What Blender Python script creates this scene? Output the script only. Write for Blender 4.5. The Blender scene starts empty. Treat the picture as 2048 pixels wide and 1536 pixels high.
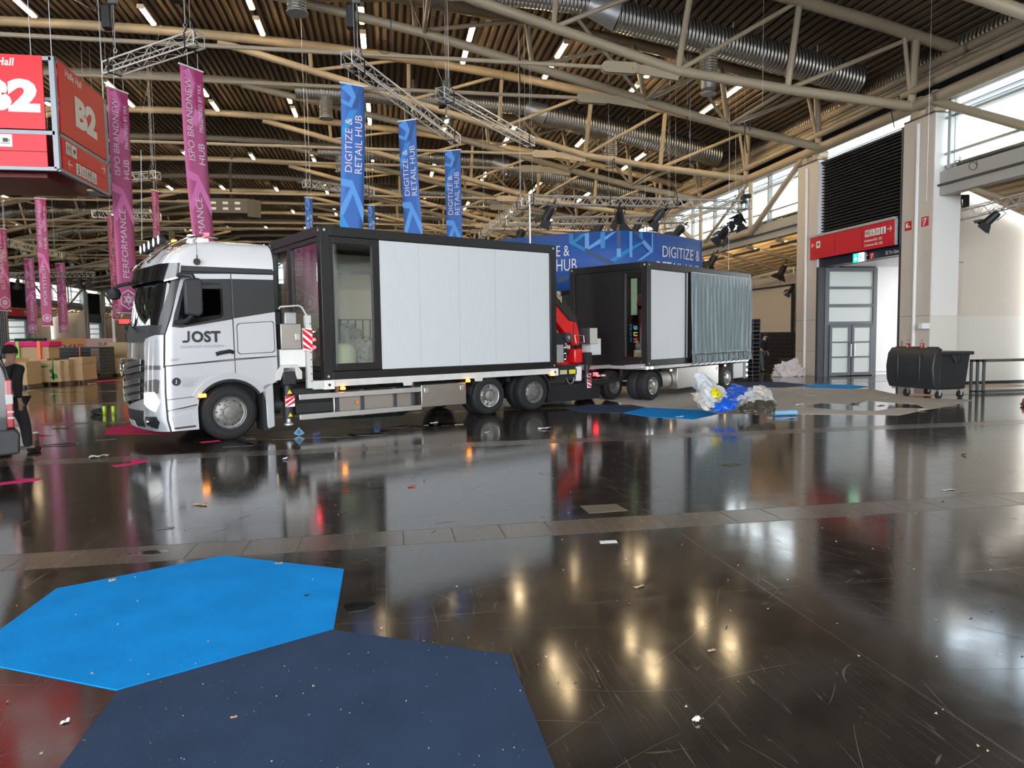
import bpy, bmesh, math, random
from mathutils import Vector, Matrix, noise
C = bpy.context.scene.collection
random.seed(7)
PI = math.pi
sin, cos = math.sin, math.cos

# ---------------------------------------------------------------- camera, world, light, exposure
H = 1.8456
FPX = 1407.43
RV = Vector((0.98437888, -0.17551256, -0.01391243))
UV = Vector((0.02585935, 0.06596646, 0.9974867))
FV = Vector((0.17415369, 0.98226461, -0.06947463))
cd = bpy.data.cameras.new('camera'); cam = bpy.data.objects.new('camera', cd); C.objects.link(cam)
m3 = Matrix((RV, UV, -FV)).transposed()
cam.matrix_world = Matrix.Translation((0, 0, H)) @ m3.to_4x4()
cd.sensor_fit = 'HORIZONTAL'; cd.sensor_width = 36.0; cd.lens = 36.0 * FPX / 2048
cd.clip_end = 400; cd.clip_start = 0.05
sc = bpy.context.scene
sc.camera = cam
sc.view_settings.view_transform = 'Standard'; sc.view_settings.look = 'None'
sc.view_settings.gamma = 1; sc.view_settings.use_curve_mapping = False
sc.view_settings.exposure = 0.95
SKY = 4.6
LAMP = 34.0
w = bpy.data.worlds.new('world'); sc.world = w; w.use_nodes = True
wn = w.node_tree.nodes; wl = w.node_tree.links
bg = wn['Background']; bg.inputs['Strength'].default_value = SKY
tc = wn.new('ShaderNodeTexCoord'); no = wn.new('ShaderNodeTexNoise'); cr = wn.new('ShaderNodeValToRGB')
no.inputs['Scale'].default_value = 2.2; no.inputs['Detail'].default_value = 3
cr.color_ramp.elements[0].color = (0.80, 0.88, 0.98, 1); cr.color_ramp.elements[1].color = (1.0, 1.0, 1.0, 1)
cr.color_ramp.elements[0].position = 0.35; cr.color_ramp.elements[1].position = 0.65
wl.new(tc.outputs['Generated'], no.inputs['Vector']); wl.new(no.outputs['Fac'], cr.inputs['Fac']); wl.new(cr.outputs['Color'], bg.inputs['Color'])
sc.cycles.max_bounces = 7; sc.cycles.diffuse_bounces = 4; sc.cycles.glossy_bounces = 4
sc.cycles.transparent_max_bounces = 12; sc.cycles.transmission_bounces = 4
sc.cycles.caustics_reflective = False; sc.cycles.caustics_refractive = False
sc.cycles.sample_clamp_indirect = 25.0
sc.cycles.use_denoising = True

def ray(px, py): return FV + RV * ((px - 1024) / FPX) - UV * ((py - 768) / FPX)
def on(px, py, x=None, y=None, z=None):
    """the point of the place that lies on a plane x=, y= or z= in direction (px, py)"""
    d = ray(px, py); o = Vector((0, 0, H))
    i, v = (0, x) if x is not None else ((1, y) if y is not None else (2, z))
    return o + d * ((v - o[i]) / d[i])

# ---------------------------------------------------------------- materials
MATS = {}
def mat(name, col, rough=0.5, metal=0.0, emit=None, es=0.0, bump=0.0, bscale=20, var=0.0, vscale=4, coat=0.0, spec=0.5, rvar=0.0, stretch=None):
    if name in MATS: return MATS[name]
    m = bpy.data.materials.new(name); m.use_nodes = True
    n, l = m.node_tree.nodes, m.node_tree.links
    b = n['Principled BSDF']
    b.inputs['Base Color'].default_value = (*col, 1); b.inputs['Roughness'].default_value = rough
    b.inputs['Metallic'].default_value = metal
    b.inputs['Coat Weight'].default_value = coat; b.inputs['Coat Roughness'].default_value = 0.04
    b.inputs['Specular IOR Level'].default_value = spec
    if emit: b.inputs['Emission Color'].default_value = (*emit, 1); b.inputs['Emission Strength'].default_value = es
    if var or bump or rvar:
        t = n.new('ShaderNodeTexCoord'); mp = n.new('ShaderNodeMapping'); l.new(t.outputs['Object'], mp.inputs['Vector'])
        if stretch: mp.inputs['Scale'].default_value = stretch
    if var or rvar:
        z = n.new('ShaderNodeTexNoise'); z.inputs['Scale'].default_value = vscale; z.inputs['Detail'].default_value = 6
        l.new(mp.outputs[0], z.inputs['Vector'])
        if var:
            r = n.new('ShaderNodeMapRange'); r.inputs['From Min'].default_value = .3; r.inputs['From Max'].default_value = .7
            r.inputs['To Min'].default_value = 1 - var; r.inputs['To Max'].default_value = 1 + var
            mx = n.new('ShaderNodeMix'); mx.data_type = 'RGBA'; mx.blend_type = 'MULTIPLY'; mx.inputs[0].default_value = 1
            mx.inputs[6].default_value = (*col, 1)
            l.new(z.outputs['Fac'], r.inputs['Value']); l.new(r.outputs[0], mx.inputs[7]); l.new(mx.outputs[2], b.inputs['Base Color'])
        if rvar:
            r2 = n.new('ShaderNodeMapRange'); r2.inputs['From Min'].default_value = .3; r2.inputs['From Max'].default_value = .7
            r2.inputs['To Min'].default_value = max(0.02, rough - rvar); r2.inputs['To Max'].default_value = rough + rvar
            l.new(z.outputs['Fac'], r2.inputs['Value']); l.new(r2.outputs[0], b.inputs['Roughness'])
    if bump:
        z2 = n.new('ShaderNodeTexNoise'); z2.inputs['Scale'].default_value = bscale; z2.inputs['Detail'].default_value = 4
        l.new(mp.outputs[0], z2.inputs['Vector'])
        bp = n.new('ShaderNodeBump'); bp.inputs['Strength'].default_value = bump; bp.inputs['Distance'].default_value = 0.02
        l.new(z2.outputs['Fac'], bp.inputs['Height']); l.new(bp.outputs[0], b.inputs['Normal'])
    MATS[name] = m; return m

def ribbed(name, col, axis, period, rough=0.5, metal=0.0, depth=0.5, dark=0.0, dist=0.01, profile='SIN'):
    """surface with real fine ribs across one object axis (bump), optionally with colour darkened along the same wave"""
    if name in MATS: return MATS[name]
    m = mat(name, col, rough, metal); n, l = m.node_tree.nodes, m.node_tree.links
    b = n['Principled BSDF']; t = n.new('ShaderNodeTexCoord'); s = n.new('ShaderNodeSeparateXYZ')
    l.new(t.outputs['Object'], s.inputs[0])
    ml = n.new('ShaderNodeMath'); ml.operation = 'MULTIPLY'; ml.inputs[1].default_value = 2 * PI / period
    l.new(s.outputs[axis], ml.inputs[0]); sn = n.new('ShaderNodeMath'); sn.operation = 'SINE'; l.new(ml.outputs[0], sn.inputs[0])
    src = sn.outputs[0]
    if profile == 'LINE':
        p = n.new('ShaderNodeMath'); p.operation = 'GREATER_THAN'; p.inputs[1].default_value = 0.93; l.new(src, p.inputs[0]); src = p.outputs[0]
    bp = n.new('ShaderNodeBump'); bp.inputs['Strength'].default_value = depth; bp.inputs['Distance'].default_value = dist
    l.new(src, bp.inputs['Height']); l.new(bp.outputs[0], b.inputs['Normal'])
    if dark:
        r = n.new('ShaderNodeMapRange'); r.inputs['From Min'].default_value = -1 if profile == 'SIN' else 0
        r.inputs['To Min'].default_value = 1; r.inputs['To Max'].default_value = 1 - dark
        mx = n.new('ShaderNodeMix'); mx.data_type = 'RGBA'; mx.blend_type = 'MULTIPLY'; mx.inputs[0].default_value = 1
        mx.inputs[6].default_value = (*col, 1)
        l.new(src, r.inputs['Value']); l.new(r.outputs[0], mx.inputs[7]); l.new(mx.outputs[2], b.inputs['Base Color'])
    return m

def glass(name, tint=(1, 1, 1), refl=0.35, see=1.0):
    if name in MATS: return MATS[name]
    m = bpy.data.materials.new(name); m.use_nodes = True; n, l = m.node_tree.nodes, m.node_tree.links
    n.remove(n['Principled BSDF']); o = n['Material Output']
    tr = n.new('ShaderNodeBsdfTransparent'); tr.inputs[0].default_value = (*[c * see for c in tint], 1)
    g = n.new('ShaderNodeBsdfGlossy'); g.inputs['Roughness'].default_value = 0.02
    f = n.new('ShaderNodeFresnel'); f.inputs[0].default_value = 1.5
    a = n.new('ShaderNodeMath'); a.operation = 'MULTIPLY_ADD'; a.inputs[1].default_value = 1.4; a.inputs[2].default_value = refl * 0.1
    gm = n.new('ShaderNodeNewGeometry'); io = n.new('ShaderNodeMath'); io.operation = 'MULTIPLY_ADD'; io.inputs[1].default_value = 1 / 1.5 - 1.5; io.inputs[2].default_value = 1.5
    l.new(gm.outputs['Backfacing'], io.inputs[0]); l.new(io.outputs[0], f.inputs[0])
    l.new(f.outputs[0], a.inputs[0]); mx = n.new('ShaderNodeMixShader')
    l.new(a.outputs[0], mx.inputs[0]); l.new(tr.outputs[0], mx.inputs[1]); l.new(g.outputs[0], mx.inputs[2]); l.new(mx.outputs[0], o.inputs[0])
    MATS[name] = m; return m

# ---------------------------------------------------------------- mesh builder
class MB:
    def __init__(s): s.v = []; s.f = []; s.mi = []; s.cur = 0
    def add(s, vs, fs):
        o = len(s.v); s.v += [tuple(v) for v in vs]; s.f += [tuple(i + o for i in f) for f in fs]; s.mi += [s.cur] * len(fs); return s
    def box(s, x0, x1, y0, y1, z0, z1):
        return s.add([(x0, y0, z0), (x1, y0, z0), (x1, y1, z0), (x0, y1, z0), (x0, y0, z1), (x1, y0, z1), (x1, y1, z1), (x0, y1, z1)],
                     [(0, 3, 2, 1), (4, 5, 6, 7), (0, 1, 5, 4), (1, 2, 6, 5), (2, 3, 7, 6), (3, 0, 4, 7)])
    def beam(s, p0, p1, wd, ht, up=(0, 0, 1)):
        p0, p1 = Vector(p0), Vector(p1); d = (p1 - p0).normalized(); up = Vector(up)
        a = d.cross(up)
        if a.length < 1e-4: a = d.cross(Vector((1, 0, 0)))
        a.normalize(); b = a.cross(d).normalized(); a = a * wd / 2; b = b * ht / 2
        vs = [p + i * a + j * b for p in (p0, p1) for i, j in ((-1, -1), (1, -1), (1, 1), (-1, 1))]
        return s.add(vs, [(0, 1, 2, 3), (7, 6, 5, 4), (0, 4, 5, 1), (1, 5, 6, 2), (2, 6, 7, 3), (3, 7, 4, 0)])
    def tube(s, pts, r, n=10, cap=True, r1=None):
        pts = [Vector(p) for p in pts]; N = len(pts)
        rs = r if isinstance(r, (list, tuple)) else ([r + (((r1 if r1 is not None else r) - r) * i / (N - 1)) for i in range(N)])
        rings = []; prev = None
        for i, p in enumerate(pts):
            d = (pts[min(i + 1, N - 1)] - pts[max(i - 1, 0)]).normalized()
            a = prev - d * prev.dot(d) if prev is not None else d.cross(Vector((0, 0, 1)) if abs(d.z) < .9 else Vector((1, 0, 0)))
            a.normalize(); prev = a; b = d.cross(a)
            rings.append([p + (a * cos(2 * PI * k / n) + b * sin(2 * PI * k / n)) * rs[i] for k in range(n)])
        vs = [v for q in rings for v in q]
        fs = [(i * n + k, i * n + (k + 1) % n, (i + 1) * n + (k + 1) % n, (i + 1) * n + k) for i in range(N - 1) for k in range(n)]
        if cap: fs += [tuple(range(n - 1, -1, -1)), tuple((N - 1) * n + k for k in range(n))]
        return s.add(vs, fs)
    def cyl(s, c, r, h, axis='z', n=24, r2=None):
        c = Vector(c); d = Vector({'x': (1, 0, 0), 'y': (0, 1, 0), 'z': (0, 0, 1)}[axis]) * h
        return s.tube([c, c + d], [r, r2 if r2 is not None else r], n)
    def lathe(s, prof, axis='z', n=32, c=(0, 0, 0), cap=True):
        """prof: list of (radius, height along axis)"""
        c = Vector(c); vs = []; N = len(prof)
        for r, h in prof:
            for k in range(n):
                a = 2 * PI * k / n; p, q = r * cos(a), r * sin(a)
                vs.append(c + Vector({'z': (p, q, h), 'y': (q, h, p), 'x': (h, p, q)}[axis]))
        fs = [(i * n + k, i * n + (k + 1) % n, (i + 1) * n + (k + 1) % n, (i + 1) * n + k) for i in range(N - 1) for k in range(n)]
        if cap and prof[0][0] > 1e-5: fs.append(tuple(range(n - 1, -1, -1)))
        if cap and prof[-1][0] > 1e-5: fs.append(tuple((N - 1) * n + k for k in range(n)))
        return s.add(vs, fs)
    def prism(s, poly, d0, d1, axis='z'):
        """poly of 2D points, extruded along axis. axis z:(x,y), y:(x,z), x:(y,z)"""
        def P(p, d): return {'z': (p[0], p[1], d), 'y': (p[0], d, p[1]), 'x': (d, p[0], p[1])}[axis]
        n = len(poly); vs = [P(p, d0) for p in poly] + [P(p, d1) for p in poly]
        fs = [tuple(range(n - 1, -1, -1)), tuple(range(n, 2 * n))] + [(i, (i + 1) % n, n + (i + 1) % n, n + i) for i in range(n)]
        return s.add(vs, fs)
    def grid(s, fn, nu, nv, closed=False):
        vs = [fn(i / nu, j / nv) for i in range(nu + 1) for j in range(nv + 1)]
        fs = [(i * (nv + 1) + j, (i + 1) * (nv + 1) + j, (i + 1) * (nv + 1) + j + 1, i * (nv + 1) + j + 1) for i in range(nu) for j in range(nv)]
        return s.add(vs, fs)
    def mapped(s, fn):
        s.v = [tuple(fn(*v)) for v in s.v]; return s
    def build(s, name, m=None, parent=None, smooth=35, bevel=0, solid=0, kind=None, seg=2, weld=False):
        me = bpy.data.meshes.new(name); me.from_pydata([tuple(v) for v in s.v], [], s.f); 
        ms = m if isinstance(m, (list, tuple)) else [m]
        for x in ms:
            if x: me.materials.append(x)
        if len(ms) > 1:
            for p, i in zip(me.polygons, s.mi): p.material_index = i
        bmm = bmesh.new(); bmm.from_mesh(me)
        if weld: bmesh.ops.remove_doubles(bmm, verts=bmm.verts, dist=1e-4)
        if not solid: bmesh.ops.recalc_face_normals(bmm, faces=bmm.faces)
        bmm.to_mesh(me); bmm.free()
        if smooth:
            me.shade_smooth()
            try: me.set_sharp_from_angle(angle=math.radians(smooth))
            except Exception: pass
        me.update()
        o = bpy.data.objects.new(name, me); C.objects.link(o)
        if parent: o.parent = parent
        if bevel:
            b = o.modifiers.new('bevel', 'BEVEL'); b.width = bevel; b.segments = seg; b.limit_method = 'ANGLE'; b.angle_limit = math.radians(40)
            b.harden_normals = False
        if solid:
            q = o.modifiers.new('solid', 'SOLIDIFY'); q.thickness = solid; q.offset = -1
        if kind: o['kind'] = kind
        return o

def thing(name, label, cat, loc=(0, 0, 0), rz=0.0, group=None):
    o = bpy.data.objects.new(name, None); C.objects.link(o); o.location = loc; o.rotation_euler = (0, 0, rz)
    o.empty_display_size = 0.2; o['label'] = label; o['category'] = cat
    if group: o['group'] = group
    return o
def tag(o, label, cat, group=None, kind=None):
    o['label'] = label; o['category'] = cat
    if group: o['group'] = group
    if kind: o['kind'] = kind
    return o
def struct(o): o['kind'] = 'structure'; return o
def dup(root, loc=None, rz=None, label=None, group=None, scale=None):
    r = root.copy(); C.objects.link(r)
    if loc is not None: r.location = loc
    if rz is not None: r.rotation_euler = (0, 0, rz)
    if scale is not None: r.scale = scale
    if label: r['label'] = label
    if group: r['group'] = group
    for ch in list(root.children):
        c = ch.copy(); C.objects.link(c); c.parent = r
        for g in list(ch.children):
            d = g.copy(); C.objects.link(d); d.parent = c
    return r

# ---------------------------------------------------------------- lettering and flat shapes
_T = {}
def glyphs(body, bold=0.0, shear=0.0, spacing=1.0, line=1.0, align='LEFT', ext=0.0):
    key = (body, bold, shear, spacing, line, align)
    if key not in _T:
        cu = bpy.data.curves.new('t', 'FONT'); cu.body = body; cu.size = 1; cu.offset = bold; cu.shear = shear
        cu.space_character = spacing; cu.space_line = line; cu.resolution_u = 3; cu.align_x = align; cu.fill_mode = 'FRONT'
        o = bpy.data.objects.new('t', cu); C.objects.link(o); bpy.context.view_layer.update()
        me = bpy.data.meshes.new_from_object(o.evaluated_get(bpy.context.evaluated_depsgraph_get()))
        vs = [(v.co.x, v.co.y) for v in me.vertices]; fs = [tuple(p.vertices) for p in me.polygons]
        bpy.data.objects.remove(o); bpy.data.curves.remove(cu); bpy.data.meshes.remove(me)
        _T[key] = (vs, fs)
    return _T[key]
def letters(name, body, fn, m, parent, h=None, wdt=None, bold=0.0, shear=0.0, spacing=1.0, line=1.0, x=0, y=0, kind=None):
    """fn maps (u, v) on the surface (metres) to a point; the text box starts at (x, y) and is wdt wide, h high"""
    vs, fs = glyphs(body, bold, shear, spacing, line)
    x0 = min(v[0] for v in vs); x1 = max(v[0] for v in vs); y0 = min(v[1] for v in vs); y1 = max(v[1] for v in vs)
    sx = wdt / (x1 - x0) if wdt else None; sy = h / (y1 - y0) if h else None
    sx = sx or sy; sy = sy or sx
    b = MB(); b.add([fn(x + (v[0] - x0) * sx, y + (v[1] - y0) * sy) for v in vs], fs)
    return b.build(name, m, parent, smooth=0, kind=kind)
def plane_fn(o, du, dv):
    o, du, dv = Vector(o), Vector(du).normalized(), Vector(dv).normalized()
    return lambda u, v: o + du * u + dv * v
def outline(polys):
    """fill 2D polygons, inner ones cut holes -> (verts, faces)"""
    cu = bpy.data.curves.new('c', 'CURVE'); cu.dimensions = '2D'; cu.fill_mode = 'FRONT' if hasattr(cu, 'fill_mode') else cu.fill_mode
    for p in polys:
        s = cu.splines.new('POLY'); s.points.add(len(p) - 1)
        for i, q in enumerate(p): s.points[i].co = (q[0], q[1], 0, 1)
        s.use_cyclic_u = True
    o = bpy.data.objects.new('c', cu); C.objects.link(o); bpy.context.view_layer.update()
    me = bpy.data.meshes.new_from_object(o.evaluated_get(bpy.context.evaluated_depsgraph_get()))
    vs = [(v.co.x, v.co.y) for v in me.vertices]; fs = [tuple(p.vertices) for p in me.polygons]
    bpy.data.objects.remove(o); bpy.data.curves.remove(cu); bpy.data.meshes.remove(me)
    return vs, fs
def flat(name, polys, fn, m, parent=None, kind=None):
    b = MB()
    for p in (polys if isinstance(polys[0][0], (list, tuple)) else [polys]):
        b.add([fn(*q) for q in p], [tuple(range(len(p)))])
    return b.build(name, m, parent, smooth=0, kind=kind)
def slab(name, polys, z0, z1, m, parent=None):
    vs, fs = outline(polys); n = len(vs); b = MB()
    b.add([(x, y, z1) for x, y in vs], fs)
    for p in polys:
        k = len(p); b.add([(x, y, z0) for x, y in p] + [(x, y, z1) for x, y in p], [(i, (i + 1) % k, k + (i + 1) % k, k + i) for i in range(k)])
    return b.build(name, m, parent, smooth=0, weld=True)

# colours
steel = mat('beige_steel', (0.40, 0.325, 0.225), 0.42, var=0.06, vscale=1.5)
beige = mat('beige_panel', (0.60, 0.53, 0.455), 0.55, var=0.03, vscale=1)
white = mat('white_paint', (0.80, 0.79, 0.76), 0.5)
cream = mat('cream_wall', (0.68, 0.62, 0.53), 0.6, var=0.03, vscale=.6)
greywall = mat('grey_white_wall', (0.72, 0.70, 0.63), 0.55)
black = mat('black_paint', (0.015, 0.015, 0.016), 0.5)
blk_gloss = mat('black_gloss', (0.008, 0.008, 0.009), 0.08, coat=0.6)
rubber = mat('rubber', (0.011, 0.011, 0.0115), 0.75, bump=0.15, bscale=60)
anthr = mat('anthracite', (0.045, 0.048, 0.055), 0.45)
plastic = mat('dark_plastic', (0.017, 0.018, 0.020), 0.55)
alu = mat('aluminium', (0.68, 0.68, 0.68), 0.32, 0.9)
alu_w = mat('truss_aluminium', (0.80, 0.78, 0.74), 0.35, 0.6)
galv = mat('galvanised', (0.52, 0.53, 0.54), 0.45, 0.6, var=0.1, vscale=8)
inox = mat('brushed_steel', (0.46, 0.43, 0.39), 0.36, 0.9, var=0.05, vscale=3, stretch=(1, 1, 12))
silver = mat('silver_lacquer', (0.56, 0.57, 0.59), 0.28, 0.25, coat=0.8)
red = mat('red_sign', (0.62, 0.012, 0.03), 0.35)
redc = mat('crane_red', (0.75, 0.01, 0.012), 0.3, coat=0.5)
signw = mat('sign_white', (0.85, 0.83, 0.76), 0.4)
wht = mat('pure_white', (0.85, 0.85, 0.85), 0.5)
# ================================================================ THE HALL
CX = -11.75            # hall axis
XR = 17.0              # face of the right-hand piers
Y0, Y1 = -14.0, 122.0
def roofz(x): return 14.35 - 3.0 * ((x - CX) / 28.25) ** 2

# ---- floor
fm = bpy.data.materials.new('polished_dark_floor'); fm.use_nodes = True
n, l = fm.node_tree.nodes, fm.node_tree.links; b = n['Principled BSDF']
g = n.new('ShaderNodeNewGeometry'); sp = n.new('ShaderNodeSeparateXYZ'); l.new(g.outputs['Position'], sp.inputs[0])
def mth(op, a, bb=None, c=None):
    q = n.new('ShaderNodeMath'); q.operation = op
    for i, x in enumerate((a, bb, c)):
        if x is None: continue
        if isinstance(x, (int, float)): q.inputs[i].default_value = x
        else: l.new(x, q.inputs[i])
    return q.outputs[0]
def band(coord, period, off, lo, hi):
    f = mth('FLOORED_MODULO', mth('SUBTRACT', coord, off), period)
    return mth('MULTIPLY', mth('GREATER_THAN', f, lo), mth('LESS_THAN', f, hi))
PX, PY = sp.outputs[0], sp.outputs[1]
strip = band(PY, 5.35, 6.21, 0.0, 0.47)
jx = band(PX, 0.46, 0.1, 0.0, 0.014)
edge = mth('ADD', band(PY, 5.35, 6.20, 0.0, 0.014), band(PY, 5.35, 6.675, 0.0, 0.014))
slabx = band(PX, 2.67, 2.62, 0.0, 0.008)
slaby = band(PY, 2.675, 4.55, 0.0, 0.008)
slots = mth('MINIMUM', mth('ADD', mth('ADD', mth('MULTIPLY', strip, jx), edge), mth('MULTIPLY', mth('ADD', slabx, slaby), .38)), 1.0)
def nz(scale, det=5, vec=None, rough=.55):
    q = n.new('ShaderNodeTexNoise'); q.inputs['Scale'].default_value = scale; q.inputs['Detail'].default_value = det; q.inputs['Roughness'].default_value = rough
    l.new(vec or g.outputs['Position'], q.inputs['Vector']); return q.outputs['Fac']
def ramp(src, stops):
    q = n.new('ShaderNodeValToRGB'); e = q.color_ramp.elements
    e[0].position, e[0].color = stops[0][0], (*[stops[0][1]] * 3, 1); e[1].position, e[1].color = stops[1][0], (*[stops[1][1]] * 3, 1)
    for p, v in stops[2:]:
        k = e.new(p); k.color = (v, v, v, 1)
    l.new(src, q.inputs[0]); return q.outputs[0]
def scratch(ang, sx, sy, c, wd, seed):
    mp = n.new('ShaderNodeMapping'); mp.inputs['Rotation'].default_value = (0, 0, ang); mp.inputs['Scale'].default_value = (sx, sy, 1); mp.inputs['Location'].default_value = (seed, seed * 2, 0)
    # gentle bend of the lines
    l.new(g.outputs['Position'], mp.inputs['Vector'])
    f = nz(1.0, 1.0, mp.outputs[0], .4)
    d = mth('ABSOLUTE', mth('SUBTRACT', f, c))
    line = mth('LESS_THAN', d, wd)
    return line
s1 = scratch(0.9, 15, 0.3, .5, .0016, 3); s2 = scratch(-0.5, 17, 0.35, .47, .0016, 9); s3 = scratch(2.2, 13, 0.25, .53, .0018, 17); s4 = scratch(0.25, 19, 0.5, .5, .0014, 31); s5 = scratch(1.35, 11, 0.3, .52, .0018, 41)
patch = ramp(nz(0.9, 3), [(0.40, 0), (0.62, 1)])
def gate(line, sc_, seed, lo):
    q = n.new('ShaderNodeMapping'); q.inputs['Location'].default_value = (seed, -seed, seed); l.new(g.outputs['Position'], q.inputs['Vector'])
    return mth('MULTIPLY', line, ramp(nz(sc_, 2, q.outputs[0]), [(lo, 0), (lo + .06, 1)]))
scr = mth('MINIMUM', mth('ADD', mth('ADD', mth('ADD', gate(s1, .9, 3, .54), gate(s2, 1.1, 12, .52)), mth('ADD', gate(s3, .8, 25, .52), gate(s4, 1.0, 37, .52))), gate(s5, .7, 51, .52)), 1.0)
mot = nz(3.5, 8, None, .65); big = nz(0.35, 4)
def mixc(fac, a, bb):
    q = n.new('ShaderNodeMix'); q.data_type = 'RGBA'
    if isinstance(fac, (int, float)): q.inputs[0].default_value = fac
    else: l.new(fac, q.inputs[0])
    for i, x in ((6, a), (7, bb)):
        if isinstance(x, tuple): q.inputs[i].default_value = (*x, 1)
        else: l.new(x, q.inputs[i])
    return q.outputs[2]
c1 = mixc(ramp(mot, [(.3, 0), (.7, 1)]), (0.018, 0.0135, 0.011), (0.040, 0.031, 0.025))
c1 = mixc(mth('MULTIPLY', ramp(big, [(.4, 0), (.65, 1)]), .5), c1, (0.040, 0.033, 0.028))
c2 = mixc(strip, c1, mixc(ramp(mot, [(.3, 0), (.7, 1)]), (0.072, 0.054, 0.040), (0.105, 0.084, 0.066)))
c3 = mixc(slots, c2, (0.10, 0.084, 0.066))
c4 = mixc(mth('MULTIPLY', scr, 0.16), c3, (0.35, 0.32, 0.28))
l.new(c4, b.inputs['Base Color'])
rg = mth('ADD', mth('MULTIPLY_ADD', ramp(mot, [(.3, 0), (.75, 1)]), 0.055, 0.085), mth('ADD', mth('ADD', mth('MULTIPLY', strip, 0.12), mth('MULTIPLY', slots, .35)), mth('MULTIPLY', scr, 0.08)))
l.new(rg, b.inputs['Roughness']); b.inputs['IOR'].default_value = 1.78
bp = n.new('ShaderNodeBump'); bp.inputs['Strength'].default_value = 0.10; bp.inputs['Distance'].default_value = 0.01
hh = mth('ADD', mth('MULTIPLY', nz(2.2, 3), 0.5), mth('ADD', mth('MULTIPLY', nz(28, 3), 0.06), mth('MULTIPLY', nz(140, 2), 0.035))); l.new(mth('SUBTRACT', hh, mth('ADD', mth('MULTIPLY', slots, .12), mth('MULTIPLY', scr, .03))), bp.inputs['Height']); l.new(bp.outputs[0], b.inputs['Normal'])
MATS['floor'] = fm
MB().box(-46, 30, -30, 126, -0.3, 0).build('floor', fm, smooth=0, kind='structure')

# ---- roof deck: trapezoidal sheet, ribs along the hall
deck = mat('brown_roof_sheet', (0.15, 0.11, 0.072), 0.55, 0.0)
b_ = MB(); xs = []
x = -43.0; P = 0.30
while x < 19.4:
    xs += [(x, 0), (x + .13, 0), (x + .165, .11), (x + .265, .11)]; x += P
def deckz(x): return roofz(x) + 0.34
vs = [(a, yy, deckz(a) + d) for yy in (Y0, Y1) for a, d in xs]; N = len(xs)
b_.add(vs, [(i, i + 1, N + i + 1, N + i) for i in range(N - 1)])
b_.add([(-43, Y0, 16.2), (19.4, Y0, 16.2), (19.4, Y1, 16.2), (-43, Y1, 16.2)], [(0, 1, 2, 3)])
b_.build('ceiling', deck, smooth=0, kind='structure')

# ---- roof trusses: top chord arched, bottom chord kinked, tie rod
def member(name, p0, p1, r, parent, n=10): return MB().tube([p0, p1], r, n).build(name, steel, parent)
def make_truss(sg, label):
    """sg=+1: the truss on the near side of its pair (leans towards -Y at the top)"""
    t = thing('roof_truss', label, 'roof truss', (0, 0, 0))
    TY = -2.65 * sg
    def bot(X):
        a = abs(X - CX); pts = [(5.25, 14.05, 2.5), (13.3, 12.2, 1.7), (21.15, 10.2, 1.45), (24.65, 9.6, 2.0), (28.75, 9.08, 2.5)]
        for (a0, z0, y0), (a1, z1, y1) in zip(pts, pts[1:]):
            if a <= a1 + 1e-6: f = max(0, (a - a0) / (a1 - a0)); return (X, -sg * (y0 + (y1 - y0) * f), z0 + (z1 - z0) * f)
        return (X, -sg * 2.5, 9.08)
    def top(X): return (X, TY, roofz(X))
    xs = [CX + 30.6 * (i / 20 * 2 - 1) for i in range(21)]
    MB().tube([top(x) for x in xs], 0.19, 12).build('top_chord', steel, t)
    for s in (1, -1):
        MB().tube([bot(CX + s * a) for a in (28.75, 24.65, 21.15, 13.3, 5.25)], 0.155, 12).build('bottom_chord', steel, t)
        prev = None
        for a in (28.75, 24.65, 21.15, 17.05, 13.0, 8.9):
            X = CX + s * a
            member('post', bot(X), top(X), 0.13 if a > 28 else 0.085 if a < 20 else .10, t)
            if a > 28: member('post', bot(CX + s * 28.75), (CX + s * 28.3, TY, roofz(CX + s * 28.3)), 0.07, t)
            if prev is not None: member('brace', bot(X), top(prev), 0.075, t, 8)
            prev = X
        # gusset plate and clevis of the tie rod
        Xn = CX + s * 21.15; y = -sg * 1.45; z = 10.02
        MB().prism([(Xn + s * .1, z + .12), (Xn - s * .9, z + .30), (Xn - s * 1.6, z + .30), (Xn - s * 1.6, z + .06), (Xn, z - .12)], y - .03, y + .03, 'y').build('tie_plate', steel, t)
        k = MB()
        x0, x1 = Xn - s * 2.55, Xn - s * 1.35; poly = [(x0 + .17 * cos(a) * s * -1 * -1, z + .17 + .17 * sin(a)) for a in [PI / 2 + PI * i / 8 for i in range(9)]]
        xa, xb = min(x0, x1) + .17, max(x0, x1) - .17
        poly = [(xa + .17 * cos(a), z + .17 + .17 * sin(a)) for a in [PI / 2 + PI * i / 8 for i in range(9)]] + [(xb + .17 * cos(a), z + .17 + .17 * sin(a)) for a in [-PI / 2 + PI * i / 8 for i in range(9)]]
        k.prism(poly, y - .10, y - .045, 'y'); k.prism(poly, y + .045, y + .10, 'y')
        for xx in (xa, xb): k.cyl((xx, y - .13, z + .17), .05, .26, 'y', 12)
        k.build('clevis', steel, t)
    y = -sg * 1.45
    MB().tube([(CX - 18.7, y, 10.19), (CX + 18.7, y, 10.19)], 0.065, 8).build('tie_rod', steel, t)
    MB().tube([(CX - .5, y, 10.19), (CX + .5, y, 10.19)], 0.11, 10).build('turnbuckle', steel, t)
    # half of the cross ties to the partner truss
    for s in (1, -1):
        for a in (24.65, 21.15, 13.3):
            p = bot(CX + s * a)
            if sg > 0: member('cross_tie', p, (p[0], -p[1], p[2]), 0.07, t, 8)
            q = top(CX + s * (a - 3.9 if a > 20 else a))
            if sg > 0: member('cross_tie', (p[0], -p[1], p[2]), (q[0], 0, q[2] + .1), 0.06, t, 8)
    return t
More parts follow.
